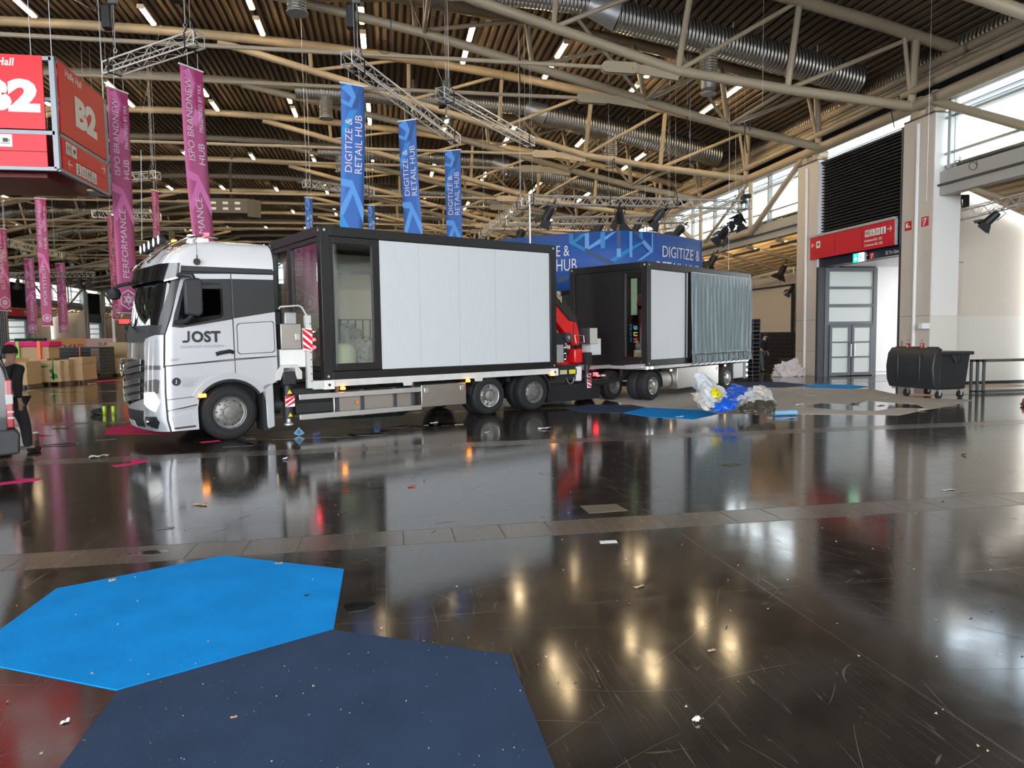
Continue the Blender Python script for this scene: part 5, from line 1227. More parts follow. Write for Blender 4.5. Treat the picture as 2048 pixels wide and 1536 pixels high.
    for u in (.35, .8):
        p = A + d * W_ * G_ * u; MB().tube([p, p + Vector((0, 0, ztruss - ztop))], .005, 5).build('cord', galv, t)
    return t
banner('pink', (-5.77, 16.79), (-5.50, 17.22), 'long pink banner left of the truck cab reading PERFORMANCE', word='PERFORMANCE')
banner('pink', (-3.89, 15.26), (-3.56, 15.66), 'pink banner hanging behind the cab roof, right of the longer one', word='PERFORMANCE', shift=(.2, 0))
banner('blue', (-.83, 15.90), (-.34, 16.08), 'nearest and largest blue banner, above the glazed corner of the container', shift=(-.26, 0))
banner('blue', (.45, 18.52), (.88, 18.26), 'middle blue banner of the three on the slanting silver truss', shift=(.28, 0))
banner('blue', (1.84, 21.24), (2.29, 21.02), 'rightmost and smallest blue banner on the slanting silver truss')
banner('blue', (-2.96, 28.82), (-2.74, 28.92), 'tiny blue banner far back, left of the large blue one', wmin=.3)
banner('blue', (-.62, 30.17), (-.34, 30.27), 'tiny blue banner far back, just right of the large blue one', wmin=.3)
banner('pink', (-8.27, 27.88), (-8.14, 28.23), 'narrow pink banner between the two big ones, farther back', word='PERFORMANCE')
banner('pink', (-13.01, 29.97), (-12.75, 30.09), 'pink SPORTSTECH banner above the wooden board stacks at left', word='SPORTSTECH', wmin=.36)
banner('pink', (-23.36, 51.85), (-22.90, 51.83), 'distant pink banner seen from behind, left of the SPORTSTECH one', word='SUSTAINABILITY', back=True, wmin=.62)
banner('pink', (-22.64, 54.73), (-22.25, 54.72), 'distant pink banner seen from behind, right of the SPORTSTECH one', word='SUSTAINABILITY', back=True, wmin=.62)
banner('pink', (-13.9, 28.7), (-13.72, 29.2), 'pink banner cut off by the left edge of the view', word='SUSTAINABILITY', ztop=6.0, length=3.0)
banner('pink', (-9.55, 27.2), (-9.50, 27.8), 'pink banner seen edge-on between the board stacks and the long banner', word='SPORTSTECH', ztop=6.3, length=3.7)

# ---- aluminium lighting trusses
def box_truss(p0, p1, label, s=.29, n=None, hang=(.08, .92), group='aluminium trusses', up=True, zroof=None):
    p0, p1 = Vector(p0), Vector(p1); L = (p1 - p0).length; d = (p1 - p0) / L; a = d.cross(Vector((0, 0, 1))).normalized() * s / 2; z = Vector((0, 0, s / 2))
    t = thing('lighting_truss', label, 'truss', group=group); n = n or max(3, int(L / s * .8))
    cs = [a + z, -a + z, -a - z, a - z]; r = .022 if L < 6 else .024
    for c in cs: MB().tube([p0 + c, p1 + c], r, 7).build('chord', alu_w, t)
    k = MB()
    for i in range(4):
        c0, c1 = cs[i], cs[(i + 1) % 4]
        for j in range(n):
            q0, q1 = p0 + d * L * j / n, p0 + d * L * (j + 1) / n
            A_, B_ = (c0, c1) if (j + i) % 2 else (c1, c0)
            k.tube([q0 + A_, q1 + B_], .010, 5, cap=False)
        k.tube([p0 + c0, p0 + c1], .012, 5, cap=False); k.tube([p1 + c0, p1 + c1], .012, 5, cap=False)
    k.build('lattice', alu_w, t)
    for h_ in hang:
        q = p0 + d * L * h_; zr = zroof if zroof else deckz(q.x) + .05
        MB().tube([q + Vector((0, 0, s / 2)), Vector((q.x, q.y, zr))], .006, 5).build('drop_cable', galv, t)
    if up:
        for h_ in hang:
            q = p0 + d * L * h_; MB().tube([q + a * 1.1 + z, q + Vector((0, 0, s / 2 + .38)), q - a * 1.1 + z], .016, 6).build('sling', black, t)
            MB().tube([q + a * 1.15 + z, q + a * 1.15 - z * 1.15, q - a * 1.15 - z * 1.15, q - a * 1.15 + z], .022, 6).build('truss_clamp', black, t)
    return t
def hoist(x, y, z, label, drop=0.0):
    t = thing('chain_hoist', label, 'hoist', group='chain hoists'); zr = roofz(x) - .1
    MB().box(x - .26, x - .04, y - .12, y + .12, z + .9, z + 1.45).build('chain_bag', black, t, bevel=.03)
    MB().box(x - .10, x + .10, y - .09, y + .09, z + 1.5, z + 1.8).build('motor', mat('motor', (.12, .12, .10), .5), t, bevel=.02)
    MB().tube([(x, y, z + .45), (x, y, z + 1.5)], .012, 6).build('chain', galv, t); MB().tube([(x, y, z + 1.8), (x, y, zr)], .009, 5).build('steel_cable', galv, t)
    k = MB(); k.tube([(x, y, z + 1.8), (x + .04, y, z + 1.2), (x - .05, y + .03, z + .7), (x, y, z + .45)], .008, 5); k.build('control_cable', black, t)
    MB().tube([(x, y, z + .33), (x + .04, y, z + .40), (x, y, z + .47), (x - .04, y, z + .40), (x, y, z + .33)], .012, 6).build('hook', galv, t)
    return t
zt = 8.64
g7 = lambda x, y: (x * G_, y * G_, zt)
box_truss(g7(-5.85, 17.15), g7(-3.5, 15.22), 'short silver truss carrying the two big pink banners at upper left')
box_truss(g7(-.68, 15.75), g7(2.25, 21.75), 'slanting silver truss carrying the three blue banners')
P3a, P3b = on(880, 185, z=8.9), on(1062, 285, z=8.9)
box_truss(P3a, P3b, 'slanting silver truss right of and behind the one with the blue banners')
for (a, b, z, lab) in (((608, 367), (745, 386), 8.64, 'small distant truss with two tiny blue banners'), ((165, 362), (316, 350), 8.64, 'distant silver truss right of the B2 cube sign, behind the long pink banner'), ((185, 428), (322, 434), 7.4, 'lower distant silver truss crossing behind the long pink banner'), ((0, 482), (118, 510), 6.5, 'distant silver truss at the left edge above the board stacks')):
    box_truss(on(*a, z=z), on(*b, z=z), lab, n=16)
for x, y, nm in ((-5.62, 16.97, 'above the left end of the truss with pink banners'), (-3.8, 15.45, 'above the right end of the truss with pink banners'), (-.45, 16.2, 'above the near end of the truss with blue banners'), (1.95, 21.15, 'above the far end of the truss with blue banners'), (P3a.x + .2, P3a.y + .3, 'above the near end of the third slanting truss')):
    hoist(*((x * G_, y * G_, zt) if x < 2.1 and y < 22 else (x, y, 8.9)), 'black chain hoist ' + nm)
# stage rig over the blue hub: a rectangle of trusses
Z6 = 6.75; Cn = [(5.2, 25.5), (14.05, 25.7), (12.6, 31.5), (4.6, 31.0)]
box_truss((*Cn[0], Z6), (*Cn[1], Z6), 'long silver truss across the front above the blue curved wall', n=44, hang=(.02, .35, .65, .97))
box_truss((*Cn[3], Z6 - .1), (*Cn[2], Z6 - .1), 'rear silver truss of the rig above the blue curved wall', n=40)
box_truss((4.75, 34.8, Z6), (5.2, 25.9, Z6), 'silver truss running back from the left corner of the rig', n=40)
box_truss((13.9, 26.0, Z6), (12.7, 31.2, Z6), 'silver truss running back from the right corner of the rig', n=26)
box_truss((4.9, 28.4, Z6 - .35), (11.9, 27.0, Z6 - .35), 'lower silver truss between front and rear of the rig', n=36, up=False)
MB_ = thing('support_mast', 'thin silver mast rising behind the container to the truss corner', 'mast'); MB().tube([(5.25, 25.4, 2.0), (5.25, 25.4, 6.9)], .03, 8).build('mast_tube', alu_w, MB_); MB().tube([(5.25, 25.4, 0), (5.25, 25.4, 2.0)], .04, 8).build('mast_base', alu_w, MB_)
P7a, P7b = on(1888, 438, x=18.3), on(2048, 398, x=18.3)
box_truss(P7a, P7b + (P7b - P7a) * .6, 'silver truss at the right edge carrying a projector camera and a spotlight', n=20, up=False, zroof=6.55)
P8a, P8b = on(1592, 540, x=20.5), on(1503, 561, x=20.5)
box_truss(P8a, P8b + (P8b - P8a) * .8, 'silver truss under the slatted ceiling above the projection screen', n=26, up=False, zroof=5.75)

# ---- stage spotlights with barn doors
def make_spot():
    t = thing('stage_spotlight', 'x', 'spotlight', group='stage spotlights')
    b_ = MB(); b_.lathe([(0, .20), (.09, .20), (.12, .12), (.13, -.16), (.15, -.2)], 'z', 16, (0, 0, 0)); b_.build('lamp_body', black, t)
    MB().lathe([(0, -.17), (.12, -.17)], 'z', 16, (0, 0, 0), ).build('lamp_lens', mat('lens_dark', (.25, .25, .28), .1, .4), t)
    k = MB(); k.tube([(-.16, 0, 0), (-.17, 0, .30), (.17, 0, .30), (.16, 0, 0)], .014, 6); k.tube([(0, 0, .30), (0, 0, .42)], .025, 8); k.build('yoke', black, t)
    for a in range(4):
        c_, s_ = cos(a * PI / 2), sin(a * PI / 2); R_ = lambda x, y, z: (x * c_ - y * s_, x * s_ + y * c_, z)
        MB().add([R_(-.11, .14, -.2), R_(.11, .14, -.2), R_(.18, .27, -.40), R_(-.18, .27, -.40)], [(0, 1, 2, 3)]).build('barn_door', black, t, smooth=0, solid=.006)
    return t
sp0 = make_spot(); firsts = [True]
def spot(p, ax, ay, az, label, s=1.0):
    if firsts[0]: o = sp0; firsts[0] = False; o['label'] = label
    else: o = dup(sp0, label=label)
    o.location = p; o.rotation_euler = (ax, ay, az); o.scale = (s, s, s); return o
SP = [((1098, 425), 25.4, .7, .3, .2, 'spotlight on the rig nearest the left mast, tilted down right'), ((1240, 432), 25.4, .8, -.4, 0, 'spotlight above the peak of the blue wall, turned left'), ((1318, 430), 25.4, .6, .5, .3, 'spotlight right of the peak of the blue wall'), ((1358, 462), 27.6, .9, .3, .3, 'spotlight just above the right end of the blue wall'), ((1448, 465), 26.0, 1.0, .8, -.6, 'lower one of the two spotlights hanging right of the blue wall'), ((1478, 437), 25.8, -.6, .9, .2, 'upper one of the two spotlights hanging right of the blue wall'),
      ((1425, 520), 31, .5, .2, .5, 'spotlight under the slatted ceiling left of the pillar'), ((1565, 540), 33, .4, .2, .5, 'small spotlight above the projection screen'), ((1200, 452), 30.8, .5, .2, .5, 'spotlight half hidden behind the top of the blue wall, left'), ((1275, 452), 30.8, .5, .2, .5, 'spotlight half hidden behind the top of the blue wall, right'), ((1040, 470), 30.0, .6, .2, .5, 'spotlight above the far end of the truck container')]
for (px, py), yy, ax, ay, az, lab in SP: spot(on(px, py, y=yy), ax, ay, az, 'black ' + lab, 1.25)
def pole(o, L_): MB().tube([(0, 0, .4), (0, 0, .4 + L_)], .02, 6).build('hanging_pole', black, o)
q = on(1985, 435, x=18.3); o_ = spot(q, .5, .7, -.3, 'black spotlight with open barn doors on the truss at the right edge', 1.0)
q = on(1583, 578, x=19.9); o_ = spot(q, .7, -.6, .6, 'black spotlight in front of the top right corner of the projection screen', .9)
box_truss(on(2, 551, y=62), on(188, 549, y=62), 'long distant truss with a row of tiny spotlights at far left', s=.4, n=40)
for px, py in ((12, 560), (35, 565), (140, 555), (160, 562), (178, 560), (62, 545)):
    spot(on(px, py, y=62), .4, .2, .3, 'tiny black spotlight far left, %s' % {12: 'at the very edge', 35: 'second from the edge', 140: 'over the distant windows, left of three', 160: 'over the distant windows, middle of three', 178: 'over the distant windows, right of three', 62: 'beside the distant pillar'}[px], 1.2)
t = thing('camera_head', 'black camera on a tripod bracket standing on the truss at the right edge', 'camera'); c = on(1922, 395, x=18.3)
k = MB(); k.box(c.x - .10, c.x + .10, c.y - .16, c.y + .12, c.z - .06, c.z + .06); k.cyl((c.x, c.y + .12, c.z), .045, .10, 'y', 12); k.build('camera_body', black, t, bevel=.01)
MB().box(c.x - .08, c.x + .06, c.y - .28, c.y - .16, c.z - .36, c.z + .04).build('monitor', black, t, bevel=.01)
k = MB(); k.tube([(c.x, c.y, c.z - .06), (c.x, c.y + .14, c.z - .42)], .02, 6); k.tube([(c.x, c.y, c.z - .06), (c.x, c.y - .06, c.z - .36)], .02, 6); k.build('bracket', black, t)
t = thing('camera_head', 'small black camera hanging on the right corner of the rig in front of the windows', 'camera'); c = on(1493, 392, y=25.6)
k = MB(); k.box(c.x - .15, c.x + .15, c.y - .1, c.y + .1, c.z - .08, c.z + .06); k.box(c.x - .2, c.x - .08, c.y - .1, c.y + .1, c.z - .28, c.z); k.tube([(c.x, c.y, c.z), (c.x + .05, c.y, c.z - .45)], .02, 6); k.build('camera_body', black, t, bevel=.01)

# ---- the curved blue hub wall
arc_pts = [on(x, y, z=5.6) for x, y in ((1000, 478.5), (1060, 473), (1120, 468), (1180, 463.5), (1245, 461), (1290, 463.5), (1330, 468), (1370, 474.5), (1402, 481))]
cum = [0.0]
for a, b in zip(arc_pts, arc_pts[1:]): cum.append(cum[-1] + (b - a).length)
def hubf(o):
    def f(u, v):
        u = max(0, min(cum[-1], u)); i = max(0, min(len(cum) - 2, sum(1 for c in cum if c <= u) - 1)); q = (u - cum[i]) / (cum[i + 1] - cum[i])
        P0, P1, P2, P3 = arc_pts[max(0, i - 1)], arc_pts[i], arc_pts[i + 1], arc_pts[min(len(cum) - 1, i + 2)]
        p = .5 * ((2 * P1) + (P2 - P0) * q + (2 * P0 - 5 * P1 + 4 * P2 - P3) * q * q + (3 * P1 - P0 - 3 * P2 + P3) * q ** 3)
        n1 = Vector((.2, -1, 0)).normalized(); return Vector((p.x, p.y, 3.48 + v)) + n1 * o
    return f
hub = thing('hub_wall', 'curved blue hanging wall reading DIGITIZE & RETAIL HUB behind the trailer', 'banner wall')
HH = 5.6 - 3.48; hblue = mat('hub_blue', (.022, .095, .36), .6)
MB().grid(lambda u, v: hubf(0)(u * cum[-1], v * HH), 60, 2).build('wall_cloth', hblue, hub, smooth=80, solid=.05)
e = hubf(0)(cum[-1], 0); MB().box(e.x - .04, e.x + .04, e.y, e.y + 3.0, 3.48, 5.6).build('side_cloth', hblue, hub, smooth=0)
def hx(px): # arc length of an image column, found on the curve
    best = min(range(241), key=lambda i: abs((lambda P: (P - Vector((0, 0, H))).dot(RV) / (P - Vector((0, 0, H))).dot(FV) * FPX + 1024)(hubf(0)(cum[-1] * i / 240, 1.5)) - px)); return cum[-1] * best / 240
def hz(px, py): # height on the curve
    P = hubf(0)(hx(px), 0); d_ = ray(px, py); k_ = (P.x ** 2 + P.y ** 2) ** .5 / (d_.x ** 2 + d_.y ** 2) ** .5; return H + d_.z * k_ - 3.48
letters('lettering', 'DIGITIZE &', hubf(.06), signw, hub, x=hx(1323), y=hz(1323, 514), wdt=hx(1397) - hx(1323), h=.42, bold=-.006)
letters('lettering', 'RETAIL HUB', hubf(.06), signw, hub, x=hx(1312), y=hz(1312, 545), wdt=hx(1397) - hx(1312), h=.42, bold=-.006)
letters('lettering', 'DIGITIZE &', hubf(.06), signw, hub, x=hx(1046), y=hz(1138, 512), wdt=hx(1137) - hx(1046), h=.40, bold=-.006)
letters('lettering', 'RETAIL HUB', hubf(.06), signw, hub, x=hx(1041), y=hz(1150, 541), wdt=hx(1152) - hx(1041), h=.44, bold=-.006)
def hb(pts, m):
    P_ = [(hx(x), hz(x, y)) for x, y in pts]; n_4 = 1
    flat('pattern', [P_], hubf(.052), m, hub)
h1, h2, h3 = mat('hub_light', (.13, .33, .70), .6), mat('hub_cyan', (.02, .22, .50), .6), mat('hub_dark', (.03, .075, .17), .6)
hb([(1138, 468), (1146, 467), (1146, 482), (1163, 468), (1174, 467), (1150, 486), (1168, 496), (1168, 504), (1138, 487)], h2)
hb([(1168, 467), (1176, 466), (1176, 493), (1200, 477), (1200, 487), (1178, 499), (1168, 498)], h1)
hb([(1200, 465), (1209, 464), (1209, 497), (1200, 497)], h2); hb([(1209, 474), (1222, 465), (1232, 463), (1209, 481)], h1)
hb([(1168, 496), (1178, 499), (1226, 524), (1216, 530), (1168, 504)], h3)
hb([(1232, 463), (1241, 462), (1241, 496), (1232, 496)], h3); hb([(1232, 497), (1240, 497), (1240, 514), (1232, 514)], h1)
hb([(1218, 520), (1256, 497), (1282, 483), (1284, 487), (1262, 502), (1228, 524)], h2)
hb([(1257, 463), (1263, 463), (1263, 515), (1257, 515)], h1)
hb([(1264, 463), (1274, 464), (1286, 478), (1282, 486)], h3); hb([(1282, 486), (1286, 479), (1300, 494), (1304, 504), (1296, 502)], h1)
hb([(1302, 467), (1304.5, 467), (1304.5, 505), (1302, 503)], h1); hb([(1299, 502), (1304, 504), (1283, 520), (1273, 522)], h1); hb([(1278, 464), (1284, 465), (1284, 480), (1278, 474)], h2)
hb([(1112, 552), (1136, 552), (1136, 560), (1112, 568)], h3)
# pink hub wall that shows up as a mirror image in the container glazing; stands behind the cab
t = thing('hub_wall', 'pink banner wall, mirrored in the container glazing, reading BRANDNEW HUB', 'banner wall')
q0, q1 = Vector((-6.35, 21.2, 2.3)), Vector((-3.9, 23.8, 2.3)); dq = (q1 - q0).normalized(); nq = Vector((dq.y, -dq.x, 0))
pf = lambda o: (lambda u, v: q0 + dq * u + nq * o + Vector((0, 0, v)))
b_ = MB(); b_.add([pf(0)(0, 0), pf(0)(3.6, 0), pf(0)(3.6, 1.75), pf(0)(0, 1.75)], [(0, 1, 2, 3)]); b_.build('wall_cloth', pk, t, smooth=0, solid=.04)
letters('lettering', 'BRANDNEW HUB', pf(.03), signw, t, x=.2, y=.62, wdt=3.2, h=.38); letters('lettering', 'PRESENTED BY YKK', pf(.03), signw, t, x=.2, y=.2, wdt=2.0, h=.18)
# ceiling loudspeaker / display cluster far back
t = thing('speaker_cluster', 'brown hanging unit with six pale panels far back under the roof, left of centre', 'speaker'); c = on(462, 420, y=45)
k = MB(); k.box(c.x - 1.25, c.x + 1.0, 44.6, 45.8, 9.3, 10.15); k.prism([(c.x + 1.0, 44.6), (c.x + 1.7, 45.1), (c.x + 1.0, 45.8)], 9.1, 10.15, 'z'); k.build('housing', mat('unit_brown', (.12, .10, .07), .5), t)
for i in range(3):
    for j in range(2): MB().box(c.x - 1.05 + i * .68, c.x - .75 + i * .68, 44.58, 44.6, 9.48 + j * .33, 9.62 + j * .33).build('panel', signw, t, smooth=0)
MB().tube([(c.x, 45.2, 10.1), (c.x, 45.2, 12.0), (c.x + .3, 45.2, 13.6)], .06, 8).build('arm', black, t)
# loose rigging cables and ropes
def cable(pts, r, lab, m=galv): tag(MB().tube(pts, r, 5).build('rigging_cable', m), lab, 'cable')
cable([(-4.0, 14.2, 12.0), (-7.4, 21, 10.6), (-10.5, 27, 13.6)], .006, 'thin steel cable crossing diagonally under the roof at upper left')
cable([on(895, 190, z=8.4), on(820, 0, z=12.6)], .008, 'thin steel cable rising leftwards from the third truss to the top edge')
cable([on(322, 50, z=13), on(283, 230, y=26), on(278, 120, y=27)], .006, 'thin drop cable between the two big pink banners')
cable([on(282, 300, y=26), on(284, 480, y=26)], .012, 'pale rope hanging down behind the cab roof lights', wht)
for i, (x, y0_, y1_, Y) in enumerate(((228, 0, 120, 20), (709, 0, 105, 17), (613, 100, 370, 28), (1060, 130, 250, 24), (1040, 205, 400, 26), (1380, 215, 340, 24), (1457, 330, 540, 24), (1375, 120, 210, 24), (1525, 95, 210, 20), (1853, 345, 402, 18.4), (1605, 90, 130, 24))):
    if i < 1: continue
    b = on(x, y1_, y=Y); a = Vector((b.x, b.y, deckz(b.x) + .05 if b.x < 17 else 8.9)); cable([a, b], .006, 'thin vertical drop cable, number %s from the left' % ['', 'one', 'two', 'three', 'four', 'five', 'six', 'seven', 'eight', 'nine', 'ten', 'eleven'][i])
k_ = lambda cx, cy, Y, r: [on(cx + r * cos(a), cy + r * sin(a), y=Y) for a in [2 * PI * i / 14 for i in range(15)]]
for i, (cx, cy, Y, r, pl) in enumerate(((770, 95, 20, 13, 'between the big blue banner and the third truss'), (875, 22, 19, 14, 'near the top edge left of the centre light row'), (1410, 115, 22, 6, 'below the large silver duct'), (1946, 332, 17.1, 8, 'in front of the grey beam at right'), (1915, 325, 17.1, 5, 'left of the bigger loop in front of the grey beam'))):
    cable(k_(cx, cy, Y, r) + ([Vector((on(cx + r, cy, y=Y).x, Y, roofz(on(cx, cy, y=Y).x)))] if Y > 18 else [on(cx + r, cy - 12, y=Y)]), .010, 'coiled cable loop hanging ' + pl, black)
for i, (x, y, Y) in enumerate(((1040, 125, 22.3), (1376, 212, 24.8), (1495, 255, 21.3), (1790, 205, 21.0), (1227, 325, 32))):
    c = on(x, y, y=Y); cable([c + Vector((-.02, -.2, -.15)), c + Vector((-.02, -.2, .15)), c + Vector((.02, .2, .15)), c + Vector((.02, .2, -.2)), c + Vector((0, 0, -.8))], .02, 'black sling wrapped round a beige roof tube, %s from the left' % ['first', 'second', 'third', 'rightmost', 'lowest'][i], black)
# ================================================================ ON THE FLOOR
def G2(px, py): p = on(px, py, z=0); return (p.x, p.y)
carp = lambda nm, c: mat(nm, c, .95, bump=.35, bscale=180, var=.10, vscale=2.5, spec=.15)
c_cyan, c_navy, c_grey, c_pink, c_teal = carp('carpet_cyan', (.005, .27, .72)), carp('carpet_navy', (.035, .060, .115)), carp('carpet_grey', (.56, .51, .45)), carp('carpet_pink', (.72, .04, .18)), carp('carpet_teal', (.02, .09, .10))
def carpet(polys, m, label, z1=.005): return tag(slab('carpet_tile', polys, 0.0, z1, m), label, 'carpet', 'carpet tiles')
def hexa(cx, cy, R, rot=0): return [(cx + R * cos(PI / 6 + PI / 3 * i + rot), cy + R * sin(PI / 6 + PI / 3 * i + rot)) for i in range(6)]
carpet([[G2(447, 1112), G2(113, 1178), (-2.50, 4.50), G2(232, 1381), G2(667, 1260), G2(688, 1139)]], c_cyan, 'bright blue hexagonal carpet at the bottom left of the floor')
carpet([[(-.385, 4.465), (-1.44, 3.905), (-1.44, 2.73), (-.39, 2.12), (.66, 2.74), G2(1020, 1311)]], c_navy, 'large dark blue hexagonal carpet touching the bright one at the bottom')
carpet([[G2(1247, 826), G2(1292, 815), G2(1400, 820), G2(1436, 828), G2(1386, 839), G2(1300, 834)]], c_cyan, 'bright blue hexagonal carpet left of the heap of plastic sheets', .006)
carpet([[G2(1128, 817), G2(1180, 809), G2(1250, 811), G2(1292, 815), G2(1247, 826), G2(1160, 824)]], c_navy, 'dark blue carpet beside the rear of the truck')
big_ = [G2(1190, 796), G2(1240, 790), (6.9, 23.5), (12.0, 22.4), (12.83, 21.3), (14.22, 20.0), (14.9, 19.6), G2(1813, 793), G2(1850, 796), G2(1948, 800), G2(1900, 812), G2(1847, 820.5), G2(1800, 830.5), G2(1557, 828), G2(1438, 828), G2(1400, 819.5), G2(1292, 814.5)]
hole = [G2(1598, 813), G2(1642, 806), G2(1706, 810), G2(1737, 801.5), G2(1790, 806), G2(1833, 809), G2(1852, 817), G2(1793, 815.5), G2(1747, 822.7), G2(1677, 820)]
carpet([big_, hole[::-1]], c_grey, 'large beige grey carpet with angular cut-outs under the trailer', .004)
carpet([hexa(14.55, 20.98, 1.02)], c_cyan, 'bright blue carpet far back in front of the gate pillar', .007)
carpet([hexa(12.75, 22.6, 1.6)], c_navy, 'dark blue carpet far back behind the trailer', .006)
carpet([hexa(-4.75, 15.85, 1.15, .3)], c_pink, 'pink hexagonal carpet under the front of the truck')
carpet([[G2(622, 838), G2(700, 828), G2(820, 822), G2(806, 831), G2(700, 838)]], c_teal, 'teal carpet under the side guards of the truck')
for pts, lab in (([(222, 931), (262, 926), (268, 922), (245, 919), (262, 917.5), (302, 922), (268, 929), (232, 934)], 'pink angled floor strip left of the front wheel'), ([(-30, 969), (40, 960), (30, 957.5), (83, 956.5), (78, 961), (10, 969), (-30, 974)], 'pink angled floor strip at the left edge'), ([(398, 884), (436, 880.5), (442, 882), (404, 886)], 'thin pink floor strip just in front of the front wheel'), ([(40, 872), (75, 870), (112, 871), (76, 874)], 'faint pink floor strip near the paper cup'), ([(192, 762), (238, 759), (238, 761), (192, 764)], 'distant pink floor strip before the board stacks')):
    tag(slab('floor_tape', [[G2(*p) for p in pts]], 0, .002, c_pink), lab, 'tape', 'pink floor strips')
# puddles: still water on the floor
watm = mat('still_water', (.012, .012, .012), .02, coat=1.0)
def puddle(cx, cy, rx, ry, seed, lab):
    pts = []
    for i in range(48):
        a = 2 * PI * i / 48; q = 1 + .45 * noise.noise(Vector((cos(a) * 1.6, sin(a) * 1.6, seed))) + .15 * noise.noise(Vector((cos(a) * 6, sin(a) * 6, seed))); pts.append((cx + rx * q * cos(a), cy + ry * q * sin(a)))
    tag(slab('puddle', [pts], 0, .0015, watm), lab, 'puddle', 'puddles')
puddle(-1.3, 13.9, 1.5, .55, 2, 'large wet patch under the middle of the truck')
puddle(.6, 14.6, .7, .35, 5, 'wet patch left of the tandem wheels')
puddle(-2.6, 12.9, .45, .25, 8, 'small wet patch behind the front wheel')
puddle(*G2(715, 1213), .10, .09, 11, 'small wet spot right of the bright blue carpet')
puddle(*G2(300, 1105), .16, .06, 14, 'small wet spot on the tile strip above the blue carpet')
# round floor covers and the brown cover plate
def scrap(px, py, w_, d_, m, label, cat='litter', h=.01, rot=0, seed=1, crump=.5, name='paper_scrap'):
    x, y = G2(px, py)
    def f(u, v):
        a, b2 = (u - .5) * w_, (v - .5) * d_; k = 1 + .25 * noise.noise(Vector((u * 3, v * 3, seed)))
        p = Vector((a * k, b2 * k)); p.rotate(Matrix.Rotation(rot, 2)); return (x + p.x, y + p.y, .003 + h * abs(noise.noise(Vector((u * 4 * crump + seed, v * 4 * crump, seed)))) + h * .3 * u)
    return tag(MB().grid(f, 7, 7).build(name, m, None, solid=.002), label, cat, 'litter on the floor')
pw = mat('paper_white', (.78, .77, .74), .7); pb = mat('cardboard', (.45, .30, .16), .7); ptan = mat('paper_tan', (.42, .34, .22), .8); pdk = mat('scrap_dark', (.02, .02, .02), .7); prd = mat('scrap_red', (.6, .02, .03), .5)
scrap(1217, 1084, .15, .08, pw, 'white printed card lying face up on the floor, centre right', h=.004, rot=-.1, seed=3)
letters('paper_print', 'LEV 84K', lambda u, v: (on(1200, 1088, z=0).x + u, on(1200, 1088, z=0).y + v, .012), decal, None, wdt=.06).parent = bpy.data.objects['paper_scrap']
x_, y_ = G2(1217, 1017); tag(slab('cover_plate', [[G2(1160, 1012), G2(1232, 1008), G2(1256, 1021), G2(1178, 1027)]], 0, .003, mat('plate_brown', (.13, .11, .075), .5)), 'brown square cover plate set in the floor before the tile strip', 'cover plate')
tag(slab('cover_plate', [[G2(1442, 930), G2(1470, 926), G2(1484, 930), G2(1462, 934)]], 0, .003, mat('plate_dark', (.05, .045, .03), .5)), 'small dark cover plate in the floor at right of centre', 'cover plate')
